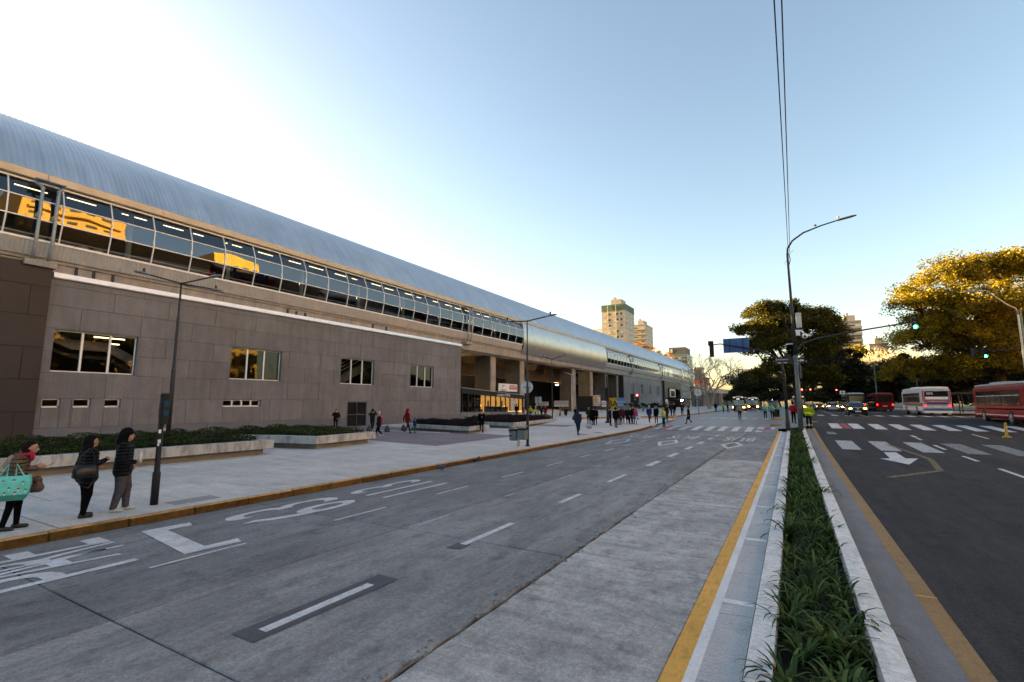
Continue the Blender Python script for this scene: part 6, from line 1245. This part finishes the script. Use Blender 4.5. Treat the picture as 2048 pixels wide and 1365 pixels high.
def person_bones(h=1.72, stride=0.0, arms=('down', 'down'), lean=0.0, bulk=1.0, coat=.0, hood=False, fingers=False, headdown=0.0, legw=1.0, female=False, turn=0.0):
    """local frame: forward +Y, right +X. materials 0 top 1 legs 2 skin 3 shoes 4 hood/hair"""
    s = h / 1.75; B_ = []; sh = (.175 if female else .195) * bulk ** .5; hp = .095
    def T(x, y, z):   # lean the upper body
        if z > .95: y = y + (z - .95) * math.tan(lean)
        return (x * s, y * s, z * s)
    def add(a, b_, ra, rb, m): B_.append((T(*a), T(*b_), ra * s, rb * s, m))
    k = bulk
    add((-.075, 0, 1.0), (-sh * .62, -.0, 1.36), .115 * k, .105 * k, 0); add((.075, 0, 1.0), (sh * .62, 0, 1.36), .115 * k, .105 * k, 0); add((0, .015, 1.02), (0, .02, 1.33), .12 * k, .12 * k, 0); add((-sh, 0, 1.41), (sh, 0, 1.41), .062 * k, .062 * k, 0)
    if coat: add((-.08, 0, 1.0), (-.09, 0, 1.0 - coat), .125 * k, .135 * k, 0); add((.08, 0, 1.0), (.09, 0, 1.0 - coat), .125 * k, .135 * k, 0); add((0, 0, 1), (0, 0, 1 - coat), .12 * k, .12 * k, 0)
    add((-.06, 0, .95), (.06, 0, .95), .115 * k ** .5, .115 * k ** .5, 1)
    hy = .03 + headdown * .08; hz = 1.635 - headdown * .03
    add((0, 0, 1.44), (0, .02, 1.54), .055, .052, 2 if not hood else 4); add((0, hy, hz + .015), (0, hy - .01, hz + .03), .098, .098, 2); add((0, hy + .03, hz - .075), (0, hy + .045, hz - .06), .058, .06, 2); add((0, hy + .1, hz + .0 - headdown * .02), (0, hy + .115, hz - .02 - headdown * .02), .013, .018, 2)
    for q in (() if hood else (-1, 1)): add((q * .098, hy - .01, hz + .0), (q * .1, hy - .015, hz - .02), .02, .016, 2)
    if hood: add((0, hy - .035, hz + .03), (0, hy - .02, hz + .06), .122, .12, 4); add((-.07, -.02, 1.46), (.07, -.02, 1.46), .085, .085, 4); add((0, -.06, 1.5), (0, -.03, 1.6), .1, .11, 4)
    for q, ph in ((-1, stride), (1, -stride)):
        fy = ph; ky = ph * .45 + .03 + abs(ph) * .1; lift = .0
        if ph < -.15: kz, fz, ky = .5, .14 + .12 * min(1, -ph / .35), ph * .35 + .08
        else: kz, fz = .51, .085
        add((q * hp, 0, .93), (q * (hp + .005), ky, kz), .092 * legw, .066 * legw, 1); add((q * (hp + .005), ky, kz), (q * (hp + .01), fy, fz + .02), .064 * legw, .045 * legw, 1); add((q * (hp + .01), fy - .035, fz - .035), (q * (hp + .03), fy + .15, fz - .045), .045, .038, 3)
    for q, pose in ((-1, arms[0]), (1, arms[1])):
        S_ = (q * (sh + .01), 0, 1.41)
        E_, W_ = {'down': ((q * (sh + .06), -.03, 1.13), (q * (sh + .055), .05, .88)), 'swingf': ((q * (sh + .05), .06, 1.14), (q * (sh + .03), .2, .94)), 'swingb': ((q * (sh + .06), -.14, 1.15), (q * (sh + .05), -.16, .9)), 'pocket': ((q * (sh + .09), -.12, 1.14), (q * (sh - .02), .08, .98)), 'phone': ((q * (sh + .04), .0, 1.13), (q * .07, .27, 1.2)), 'hold': ((q * (sh + .06), -.05, 1.13), (q * (sh - .06), .2, 1.06)), 'face': ((q * (sh + .07), .14, 1.25), (q * .07, .2, 1.5)), 'camera': ((q * (sh + .12), .12, 1.3), (q * .09, .2, 1.62)), 'out': ((q * (sh + .16), .08, 1.25), (q * (sh + .34), .2, 1.16)), 'cross': ((q * (sh + .05), .04, 1.14), (-q * .06, .19, 1.17)), 'give': ((q * (sh + .07), .0, 1.13), (q * (sh + .16), .05, .85))}[pose]
        add(S_, E_, .066 * k, .055 * k, 0); add(E_, W_, .053 * k, .042 * k, 0); d = np.array(W_) - np.array(E_); d /= np.linalg.norm(d); w0 = np.array(W_); pal = w0 + d * .08; add(tuple(w0), tuple(pal), .03, .036, 2)
        if fingers:
            up_ = np.array([0, 0, 1.0]) if abs(d[2]) < .8 else np.array([0, 1.0, 0]); sd = np.cross(d, up_); sd /= np.linalg.norm(sd); nn = np.cross(sd, d)
            for f in range(4): a_ = pal + nn * (.027 - .018 * f); l = (.055, .066, .062, .05)[f]; m1 = a_ + d * l * .6 + sd * .008 * q; add(tuple(a_), tuple(m1), .0095, .009, 2); add(tuple(m1), tuple(m1 + d * l * .5 + sd * -.02 * q), .009, .0075, 2)
            tb = w0 + d * .03 + nn * .03; add(tuple(tb), tuple(tb + d * .035 + nn * .03), .011, .0095, 2); add(tuple(tb + d * .035 + nn * .03), tuple(tb + d * .065 + nn * .028), .0095, .008, 2)
        else: add(tuple(pal), tuple(pal + d * .06), .03, .02, 2)
    return B_, s
CACHE = {}
def puffer(c):
    c = tuple(q * .62 for q in c); nm = 'puffer %.3f %.3f %.3f' % c
    if nm in MATS: return MATS[nm]
    m = M(nm, c, .62, var=.3, scale=9, spec=.22); t = m.node_tree; b = t.nodes['Principled BSDF']; tc = ND(t, 'ShaderNodeTexCoord')
    wv = ND(t, 'ShaderNodeTexWave', wave_type='BANDS', bands_direction='Z', wave_profile='SIN'); wv.inputs['Scale'].default_value = 4.6; wv.inputs['Distortion'].default_value = 1.6; wv.inputs['Detail'].default_value = 2; wv.inputs['Detail Scale'].default_value = 2.5
    t.links.new(tc.outputs['Object'], wv.inputs['Vector']); ns = ND(t, 'ShaderNodeTexNoise'); ns.inputs['Scale'].default_value = 22; t.links.new(tc.outputs['Object'], ns.inputs['Vector'])
    ad = ND(t, 'ShaderNodeMath', operation='MULTIPLY_ADD'); ad.inputs[1].default_value = .35; t.links.new(ns.outputs['Fac'], ad.inputs[0]); t.links.new(wv.outputs['Fac'], ad.inputs[2])
    bp = ND(t, 'ShaderNodeBump'); bp.inputs['Strength'].default_value = 1; bp.inputs['Distance'].default_value = .045; t.links.new(ad.outputs[0], bp.inputs['Height']); t.links.new(bp.outputs[0], b.inputs['Normal'])
    return m
def cloth(c, puff=False):
    c = tuple(q * .62 for q in c)
    return M('cloth %.3f %.3f %.3f' % c, c, .9, var=.25, scale=14, bump=.7, bscale=17, spec=.08)
def person(label, x, y, face, top, legs, shoes=(.02, .02, .02), hair=(.006, .005, .004), h=1.72, step=.026, z=None, group='people around the crossing', hat=None, hairlen=0, hoodc=None, puff=False, **kw):
    """face: heading in degrees, 0 = +Y (away from us), 180 = towards us"""
    z = float(gz(x, y)) + (.15 if x < -11.5 else 0) if z is None else z
    t = thing('person', label, 'person', (x, y, z), R(-face), group=group)
    key = (h, step, tuple(sorted((k, str(v)) for k, v in kw.items())))
    if key not in CACHE: bn, s = person_bones(h, **kw); CACHE[key] = (*surf(bn, step, .03 if step > .02 else .022), s)
    V, Fq, mi, s = CACHE[key]; me = bpy.data.meshes.new('body'); me.from_pydata(V.tolist(), [], Fq.tolist()); 
    for m_ in (puffer(top) if puff else cloth(top), cloth(legs), SKIN, M('shoe %.2f %.2f %.2f' % shoes, shoes, .5, var=.15, scale=20), cloth(hoodc or top)): me.materials.append(m_)
    me.polygons.foreach_set('material_index', mi.astype(np.int32)); me.polygons.foreach_set('use_smooth', [True] * len(me.polygons)); me.update()
    o = bpy.data.objects.new('body', me); COL.objects.link(o); o.parent = t
    ln, hd = kw.get('lean', 0), kw.get('headdown', 0); hy = (.03 + hd * .08 + (1.635 - .95) * math.tan(ln)); hz = 1.635 - hd * .03
    def sub(name, bones, mat, st=step):
        V2, F2, _ = surf([(tuple(np.array(a) * s), tuple(np.array(b_) * s), ra * s, rb * s, 0) for a, b_, ra, rb in bones], max(.012, st * .75), .025); o2 = fast(name, V2, F2, mat, smooth=True); o2.parent = t; return o2
    if hat: sub('hat', [((0, hy - .015, hz + .06), (0, hy - .02, hz + .08), .108, .102)] , cloth(hat))
    if not kw.get('hood') :
        bs = [((0, hy - .03, hz + .045), (0, hy - .02, hz + .06), .104, .098), ((0, hy - .055, hz - .02), (0, hy - .05, hz + .03), .082, .09)]
        if hairlen: bs += [((-.05, hy - .06, hz), (-.07, hy - .07 - ln * .1, hz - hairlen), .075, .06), ((.05, hy - .06, hz), (.07, hy - .07 - ln * .1, hz - hairlen), .075, .06), ((0, hy - .07, hz), (0, hy - .09, hz - hairlen), .08, .06)]
        if not (hat and not hairlen): sub('hair', bs, M('hair %.2f' % hair[0], hair, .7, var=.3, scale=30, spec=.12))
    return t
# ---------------- foreground trio at the kerb
def eyes_mouth(t, s, hy, hz):
    for q in (-1, 1): b = MB(); b.sphere((q * .036 * s, (hy + .088) * s, hz * s), .012 * s, 6); b.build('eye', M('eye dark', (.02, .015, .012), .2, var=0), t, at=(0, 0, 0)); b = MB(); b.tube([(q * .02 * s, (hy + .094) * s, (hz + .026) * s), (q * .055 * s, (hy + .084) * s, (hz + .024) * s)], .005 * s, 5); b.build('eyebrow', M('brow', (.006, .005, .004)), t, at=(0, 0, 0))
    b = MB(); b.tube([(-.022 * s, (hy + .098) * s, (hz - .068) * s), (0, (hy + .104) * s, (hz - .066) * s), (.022 * s, (hy + .098) * s, (hz - .068) * s)], .0055 * s, 5); b.build('mouth', M('lips', (.3, .1, .09), .5, var=0), t, at=(0, 0, 0))
def puffs(t, s, mat, rows, lean=0, hw=.21, hd=.17):
    """quilting ridges of a padded jacket"""
    for z, k in rows:
        y0 = max(0, z - .95) * math.tan(lean); b = MB(); ring = []
        for a in np.linspace(0, 2 * math.pi, 24, endpoint=False): ring.append((hw * k * math.copysign(abs(math.cos(a)) ** .75, math.cos(a)) * s, (y0 + hd * k * math.copysign(abs(math.sin(a)) ** .75, math.sin(a))) * s, z * s))
        ring.append(ring[0]); b.tube(ring, .018 * s, 6, cap=False); b.build('jacket_quilting', mat, t, at=(0, 0, 0), smooth=True)
blk_c, nav = (.0045, .0045, .0055), (.008, .010, .02)
m3 = person('man in black hooded puffer jacket and grey sweatpants waiting at the kerb', -12.35, 4.98, 30, (.008, .008, .0105), (.10, .095, .115), (.4, .4, .37), h=1.67, step=.0105, group='people waiting at the kerb', arms=('pocket', 'hold'), hood=True, fingers=True, puff=True, bulk=1.25, coat=.12, legw=1.42, stride=.09)
eyes_mouth(m3, 1.67 / 1.75, .03, 1.635)
q = Vector((-12.35, 4.98, .15)); b = MB(); b.tube([(-.0, 0, 0), (0, 0, .17), (0, 0, .19), (0, 0, .23)], [.032, .032, .014, .014], 10); bt = b.build('bottle', M('clear bottle plastic', (.5, .52, .54), .15, var=.1), smooth=True); a_ = R(-30); hx, hyy = .15, .3
bt.location = (q.x + hx * math.cos(a_) - hyy * math.sin(a_), q.y + hx * math.sin(a_) + hyy * math.cos(a_), 1.15); tag(bt, 'small clear bottle held by the man in the hooded jacket', 'bottle')
m2 = person('woman with long black hair and black jacket waiting second in line', -12.3, 4.36, -4, (.0085, .0085, .011), (.0035, .0035, .005), (.005, .005, .005), (.0025, .002, .0025), h=1.58, step=.0105, group='people waiting at the kerb', arms=('hold', 'phone'), fingers=True, puff=True, hairlen=.34, bulk=1.24, coat=.13, legw=1.2, female=True, stride=.05)
def at_p(t, x, y, z): a = t.rotation_euler[2]; return (t.location[0] + x * math.cos(a) - y * math.sin(a), t.location[1] + x * math.sin(a) + y * math.cos(a), t.location[2] + z)
hb = thing('handbag', 'black shoulder handbag carried by the long haired woman', 'bag', at_p(m2, .25, -.14, .8), m2.rotation_euler[2]); b = MB(); rr = [[(hx * sx, hy_ * sy, z) for sx, sy in ((-1, -.7), (-.6, -1), (.6, -1), (1, -.7), (1, .7), (.6, 1), (-.6, 1), (-1, .7))] for hx, hy_, z in ((.09, .17, 0), (.1, .19, .03), (.095, .18, .16), (.05, .15, .25))]; b.loft(rr, True, True); b.build('body', M('black leather', (.005, .005, .0055), .4, var=.2, scale=20), hb, at=(0, 0, 0), smooth=True)
b = MB(); b.tube([(0, -.14, .22), (.03, -.1, .45), (.07, 0, .56), (.03, .1, .45), (0, .14, .22)], .013, 6); b.build('strap', M('black leather', (.012, .012, .013)), hb, at=(0, 0, 0)); b = MB(); b.tube([(.0, -.16, .18), (.04, -.1, -.12), (.05, .05, -.2), (.03, .15, -.05), (0, .16, .18)], .008, 5); b.build('long_strap', M('black leather', (.012, .012, .013)), hb, at=(0, 0, 0)); b = MB(); b.sphere((-.0, -.14, .22), .02, 5); b.build('buckle', chrome, hb, at=(0, 0, 0))
m1 = person('woman in beige puffer jacket and red scarf looking at her phone', -12.25, 3.3, 26, (.235, .155, .095), (.004, .004, .005), (.008, .006, .005), (.006, .004, .0035), h=1.56, step=.0105, group='people waiting at the kerb', arms=('phone', 'phone'), fingers=True, puff=True, bulk=1.2, coat=.02, female=True, lean=.12, headdown=1.0, stride=.08, hairlen=.08)
s1 = 1.56 / 1.75; hy1 = .03 + .08 + (1.635 - .95) * math.tan(.12); eyes_mouth(m1, s1, hy1, 1.6)
b = MB(); ring = [(.105 * math.cos(a) * s1, (.075 + .1 * math.sin(a)) * s1, (1.475 + .02 * math.sin(a)) * s1) for a in np.linspace(0, 2 * math.pi, 20)]; b.tube(ring, .045 * s1, 8, cap=False); b.tube([(.02, .17, 1.37), (.03, .2, 1.28), (.02, .19, 1.2)], [.045, .045, .03], 8); b.build('scarf', M('crimson scarf', (.32, .01, .045), .85, var=.3, scale=30), m1, at=(0, 0, 0), smooth=True)
V2, F2, _ = surf([((-.1 * s1, -.02, 1.36 * s1), (.1 * s1, -.02, 1.36 * s1), .085, .085, 0), ((0, -.07, 1.28 * s1), (0, -.05, 1.38 * s1), .11, .09, 0)], .014, .04); o = fast('fur_hood', V2, F2, M('beige fur trim', (.3, .22, .15), .95, var=.4, scale=60, bump=.9, bscale=90), smooth=True); o.parent = m1
ph = MB(); ph.bev((-.037, -.075, -.004), (.037, .075, .005), .003); po = ph.build('phone', M('phone glass', (.01, .01, .012), .1, var=0)); po.location = at_p(m1, .0, .44, 1.1); po.rotation_euler = (R(30), 0, m1.rotation_euler[2]); tag(po, 'dark phone in the hands of the woman in beige', 'phone')
# teal tote bag with ice cream cones
tl = M('teal tote fabric', (.11, .52, .47), .45, var=.1, scale=8); tg = M('dark teal base', (.03, .2, .17), .5, var=.1)
tb = thing('tote_bag', 'large teal tote bag with ice cream print beside the woman in beige', 'bag', at_p(m1, .33, .02, .56), m1.rotation_euler[2]); rows_ = ((.07, .2, .0), (.085, .25, .1), (.08, .27, .3), (.05, .26, .4))
def ringb(hx, hy_, z): return [(hx * sx, hy_ * sy, z + .02 * (abs(sy) > .8) * (z > .3)) for sx, sy in ((-1, -.95), (0, -1), (1, -.95), (1, -.5), (1, 0), (1, .5), (1, .95), (0, 1), (-1, .95), (-1, .5), (-1, 0), (-1, -.5))]
b = MB(); b.loft([ringb(*rows_[0]), ringb(*rows_[1])], True, False); b.build('dark_base', tg, tb, at=(0, 0, 0)); b = MB(); b.loft([ringb(*r_) for r_ in rows_[1:]], False, True); b.build('body', tl, tb, at=(0, 0, 0), smooth=False)
for yy in (-.12, .12): b = MB(); b.tube([(.03, yy - .06, .38), (-.0, yy * .4, .62), (.03, yy + .06, .38)], .014, 6); b.build('handle', tl, tb, at=(0, 0, 0))
cone_m, sc_m = M('print cone white', (.6, .58, .52), .5, var=.05), [M('print scoop plum', (.2, .03, .08), .5, var=.05), M('print scoop dark green', (.03, .16, .12), .5, var=.05)]
for k, (yy, zz) in enumerate([(-.2, .29), (-.08, .33), (.05, .34), (.17, .3), (-.14, .2), (.0, .21), (.12, .19), (.21, .17), (-.21, .14), (-.05, .13), (.08, .13)]):
    xx = np.interp(zz, [0, .1, .3, .4], [.07, .085, .08, .05]) + .004; b = MB(); b.add([(xx, yy - .016, zz), (xx, yy, zz - .045), (xx, yy + .016, zz)], [(0, 1, 2)]); b.add([(xx + .001, yy - .022, zz), (xx + .001, yy + .022, zz), (xx + .001, yy + .016, zz + .022), (xx + .001, yy, zz + .03), (xx + .001, yy - .016, zz + .022)], [(0, 1, 2, 3, 4)], 1); b.build('ice_cream_print', [cone_m, sc_m[k % 2]], tb, at=(0, 0, 0))
bb = thing('handbag', 'brown handbag in front of the woman in beige', 'bag', at_p(m1, .18, .26, .66), m1.rotation_euler[2]); V2, F2, _ = surf([((-.02, -.1, .06), (.02, .1, .06), .075, .075, 0), ((0, -.1, .2), (0, .08, .22), .05, .05, 0), ((0, -.1, .08), (0, -.1, .2), .06, .05, 0), ((0, .1, .08), (0, .08, .2), .06, .05, 0)], .012, .04); o = fast('body', V2, F2, M('brown bag leather', (.07, .03, .02), .5, var=.3, scale=20), smooth=True); o.parent = bb; b = MB(); b.tube([(0, -.1, .25), (-.02, -.15, .5), (-.05, -.2, .72)], .012, 5); b.build('strap', M('brown bag leather', (.07, .03, .02)), bb, at=(0, 0, 0))
# ---------------- people on the plaza
def pg_(u, v, dz=.15): q = G(u, v, dz); return q[0], q[1]
GP = 'people walking on the plaza'
person('man in dark blue hooded jacket and jeans walking away by the kerb', *pg_(1156, 872), 5, (.035, .05, .075), (.025, .04, .07), h=1.76, group=GP, stride=.2, hood=True, bulk=1.15, arms=('pocket', 'pocket'), coat=.04, step=.02)
person('person in black coat walking right past the purple planter', *pg_(963, 866), 150, blk_c, nav, (.04, .03, .025), h=1.7, group=GP, stride=.28, coat=.28, arms=('phone', 'swingb'), hat=blk_c, step=.02)
person('man in red jacket walking hand in hand with a child', *pg_(814, 868), 20, (.26, .015, .02), (.045, .045, .05), h=1.78, group=GP, stride=.3, bulk=1.12, arms=('swingb', 'give'), step=.02, hood=True, hoodc=(.26, .015, .02))
person('small child in blue jacket and green trousers beside the man in red', *pg_(829, 867), 20, (.03, .09, .2), (.01, .22, .09), h=1.08, group=GP, stride=.1, bulk=1.25, arms=('out', 'down'), step=.018, hat=(.02, .03, .06))
person('woman with white cap and dark clothes walking in front of the hedge', *pg_(757, 877), 215, (.02, .016, .02), blk_c, (.5, .5, .52), h=1.66, group=GP, stride=.26, arms=('swingf', 'swingb'), coat=.12, step=.02, hat=(.65, .6, .6), female=True)
person('dark dressed person raising a camera next to the louvred door', *pg_(744, 863), -30, (.02, .022, .03), (.018, .02, .028), h=1.74, group=GP, stride=.26, arms=('camera', 'camera'), step=.02)
person('man with beard in black jacket standing left of the louvred door', *pg_(671, 860), 140, (.014, .013, .015), nav, h=1.7, group=GP, arms=('pocket', 'face'), bulk=1.1, coat=.1, step=.02, hairlen=0)
rk_ = MB(); p_ = pg_(757, 877); rk_.bev((-.13, -.1, 0), (.13, .1, .36), .05); ro = rk_.build('backpack', M('pink backpack', (.24, .03, .12), .7, var=.3, scale=15)); a_ = R(-215); ro.location = (p_[0] + .18 * math.sin(a_) * 1, p_[1] - .18 * math.cos(a_), 1.1); ro.rotation_euler = (0, 0, a_); tag(ro, 'pink backpack worn by the woman with the white cap', 'backpack')
# ---------------- crowd at the crossing
GC = 'crowd waiting by the crossing'; HV = (.42, .62, .02)
def cp(label, u, v, face, top, legs, hpx=None, **kw):
    q = G(u, v, .15 if u < 1340 else .02); kw.setdefault('step', .027); kw.setdefault('group', GC); person(label, q[0], q[1], face, top, legs, **kw)
cp('man in black standing with feet apart in front of the crowd', 1232, 856, 10, blk_c, blk_c, h=1.8, stride=.06, bulk=1.1, coat=.15)
cp('person in dark coat leaning on the thick post', 1221, 852, 60, (.02, .02, .022), blk_c, h=1.75, arms=('pocket', 'down'))
cp('dark haired person in maroon coat behind the man in black', 1240, 850, 200, (.08, .015, .02), blk_c, h=1.66, coat=.3, female=True, hairlen=.15)
cp('woman in brown coat in the left of the crowd', 1246, 848, 150, (.07, .045, .03), nav, h=1.64, coat=.25, female=True, hairlen=.15)
cp('woman in navy skirt coat near the traffic light', 1256, 849, 170, nav, blk_c, h=1.66, coat=.4, female=True, hairlen=.1)
cp('person in black jacket with light shirt right of the navy coat', 1262, 849, 190, blk_c, blk_c, h=1.66)
cp('person in dark plum jacket beside the pink one', 1267, 848, 200, (.05, .02, .035), blk_c, h=1.72, arms=('pocket', 'pocket'))
cp('woman in pink jacket and light jeans carrying a white bag', 1271, 849, 160, (.42, .05, .16), (.12, .2, .34), (.6, .1, .15), h=1.62, female=True, hairlen=.2, arms=('down', 'give'))
q = G(1275, 838, .5); b = MB(); b.bev((-.24, -.06, 0), (.24, .06, .4), .02); q2 = G(1271, 849, .15); bo = b.build('carrier_bag', M('white bag paper', (.6, .58, .6), .6, var=.1)); bo.location = (q2[0] + .32, q2[1] - .1, q2[2] + .35); tag(bo, 'white carrier bag with red print held by the woman in pink', 'bag'); b = MB(); b.box((-.1, -.066, .12), (.08, -.062, .26)); o = b.build('red_print', M('red print', (.4, .04, .08), .6, var=.1), at=(0, 0, 0)); o.parent = bo
cp('person in dark green parka far left of the crowd', 1178, 850, 160, (.03, .04, .025), blk_c, h=1.72, arms=('camera', 'pocket'), coat=.15)
cp('tall person in long black coat by the notice boards', 1186, 851, 20, blk_c, blk_c, h=1.76, coat=.45, bulk=1.15)
cp('second person in black beside the long coat by the notice boards', 1191, 851, 340, blk_c, blk_c, h=1.72, coat=.3)
cp('person in royal blue jacket with grey hood walking away', 1299, 846, 10, (.02, .04, .22), (.05, .06, .09), h=1.7, stride=.2, hood=True, hoodc=(.35, .38, .42))
cp('woman in black coat and jeans left of the steward', 1313, 847, 185, blk_c, (.04, .06, .11), h=1.7, coat=.2, female=True, hairlen=.2)
cp('steward in yellow and turquoise jacket at the kerb end', 1328, 851, 290, (.72, .6, .02), (.012, .012, .016), h=1.74, arms=('phone', 'phone'), bulk=1.15, hat=(.6, .4, .05))
cp('person in dark clothes just right of the steward', 1334, 842, 30, (.02, .022, .03), (.02, .022, .03), h=1.7)
cp('man in dark jacket and jeans by the entrance planter', 1343, 836, 20, (.02, .025, .03), (.04, .07, .12), h=1.78, stride=.15)
cp('dark dressed person right of the man in jeans', 1349, 834, 200, blk_c, blk_c, h=1.72)
cp('person in dark brown jacket holding something at chest height', 1365, 834, 190, (.04, .03, .025), blk_c, h=1.74, arms=('hold', 'hold'))
cp('pedestrian in long black coat with handbag crossing the bus lanes', 1378, 848, 250, (.014, .012, .014), blk_c, h=1.74, coat=.35, stride=.26, arms=('down', 'down'), group='people around the crossing')
for k, (u, v, c, d) in enumerate([(1432, 826, blk_c, 'left'), (1447, 825, HV, 'in lime vest'), (1456, 825, blk_c, 'in the middle'), (1469, 824, blk_c, 'next to the blue bus')]):
    cp('distant pedestrian on the far left pavement, one ' + d, u, v, 30 * k, c, blk_c, h=1.72, step=.032, coat=.1, stride=.1 * (k % 2))
cp('man in beige jacket with black bag crossing in front of the blue bus', 1480, 839, 5, (.36, .31, .26), blk_c, h=1.74, stride=.1, arms=('pocket', 'down'), bulk=1.08, group='people around the crossing', hair=(.2, .19, .18))
GV = 'volunteers in yellow and turquoise'
for k, (u, v, f, ar, d) in enumerate([(1531, 837, 20, ('out', 'down'), 'leftmost, arm held out'), (1545, 837, 15, ('down', 'down'), 'in the middle'), (1558, 834, 300, ('hold', 'hold'), 'rightmost, turned to the others')]):
    q = G(u, v); person('volunteer in turquoise vest over yellow sleeves, ' + d, q[0], q[1], f, (.7, .58, .02), blk_c, h=1.72, step=.024, group=GV, arms=ar, bulk=1.1, hat=(.65, .45, .05))
    b = MB(); rr = [[(hw * math.copysign(abs(math.cos(a)) ** .8, math.cos(a)), hd_ * math.copysign(abs(math.sin(a)) ** .8, math.sin(a)), z) for a in np.linspace(0, 2 * math.pi, 18, endpoint=False)] for hw, hd_, z in ((.225, .175, .86), (.215, .17, 1.05), (.225, .17, 1.25), (.2, .14, 1.4), (.12, .09, 1.46))]; b.loft(rr, True, True)
    o = b.build('vest', M('turquoise vest', (.04, .3, .42), .7, var=.15, scale=10), at=(0, 0, 0), smooth=True); o.parent = bpy.data.objects[-1] if False else [q_ for q_ in COL.objects if q_.get('label') == 'volunteer in turquoise vest over yellow sleeves, ' + d][0]
o = [q_ for q_ in COL.objects if q_.get('label', '').startswith('steward in yellow')][0]; b = MB(); rr = [[(hw * math.cos(a), hd_ * math.sin(a), z) for a in np.linspace(0, 2 * math.pi, 18, endpoint=False)] for hw, hd_, z in ((.24, .19, .84), (.235, .185, 1.0), (.215, .17, 1.16))]; b.loft(rr, True, True); v_ = b.build('vest', M('turquoise vest', (.04, .3, .42)), at=(0, 0, 0), smooth=True); v_.parent = o
person('man in red jacket standing between the mast and the lamp column', -.0, 46.3, 30, (.5, .02, .03), blk_c, h=1.74, step=.022, bulk=1.12, arms=('hold', 'down'), z=.72)
wk = person('worker in lime high visibility jacket and helmet beside the median', .95, 41.2, 200, HV, (.02, .02, .022), h=1.84, step=.018, bulk=1.2, arms=('pocket', 'hold'), hat=(.3, .35, .05), z=.5)
for zz, hh in ((1.12, .05), (.28, .05)):
    for q_ in ((0,) if zz > 1 else (-.1, .1)): b = MB(); hw = .23 if zz > 1 else .075; b.loft([[(q_ + hw * math.cos(a), (.2 if zz > 1 else .07) * math.sin(a), zz + d_) for a in np.linspace(0, 2 * math.pi, 16, endpoint=False)] for d_ in (0, hh * 2)], True, True); o = b.build('reflective_band', M('lime reflective', (.6, .75, .05), .4, var=.05), at=(0, 0, 0)); o.parent = wk
GK = 'people under the viaduct'
for k, (u, v, dpt, c, d, kw) in enumerate([(1061, 836, 66, HV, 'worker in lime vest and white helmet left under the viaduct', dict(hat=(.7, .7, .7))), (1071, 838, 62, HV, 'worker in lime vest and white helmet right of the first one', dict(hat=(.7, .7, .7))), (1083, 836, 64, (.03, .03, .05), 'person in dark blue beside the workers', {}), (1091, 836, 64, (.3, .02, .03), 'person in red coat beside the workers', dict(coat=.2)), (1121, 842, 62, (.4, .38, .36), 'woman in white jacket walking left by the big pier', dict(stride=.25, female=True, hairlen=.15)), (1132, 842, 62, (.02, .02, .03), 'person in dark coat with pale scarf by the big pier', dict(coat=.3)), (1033, 832, 58, blk_c, 'person in black waiting at the cafe counter', {}), (1046, 832, 60, (.1, .03, .02), 'person in brown red at the cafe corner', dict(coat=.2)), (1152, 846, 60, blk_c, 'person in black behind the man in dark blue', {})]):
    q = PY(u, v, dpt); person(d, q[0], q[1], 60 * k, c, nav, h=1.72, step=.03, group=GK, z=max(.15, min(.5, q[2])), **kw)
# ---------------- wall fixings on the viaduct
for k, (u, v) in enumerate([(152, 545), (187, 552), (225, 560), (575, 625), (592, 630), (610, 633), (745, 655), (772, 660)]):
    q = PX(u, v, -37.3); b = MB(); b.box((-37.32, q[1] - .06, q[2] - .3), (-37.2, q[1] + .06, q[2] + .3)); b.build('wall_bracket', steel_d, hall)
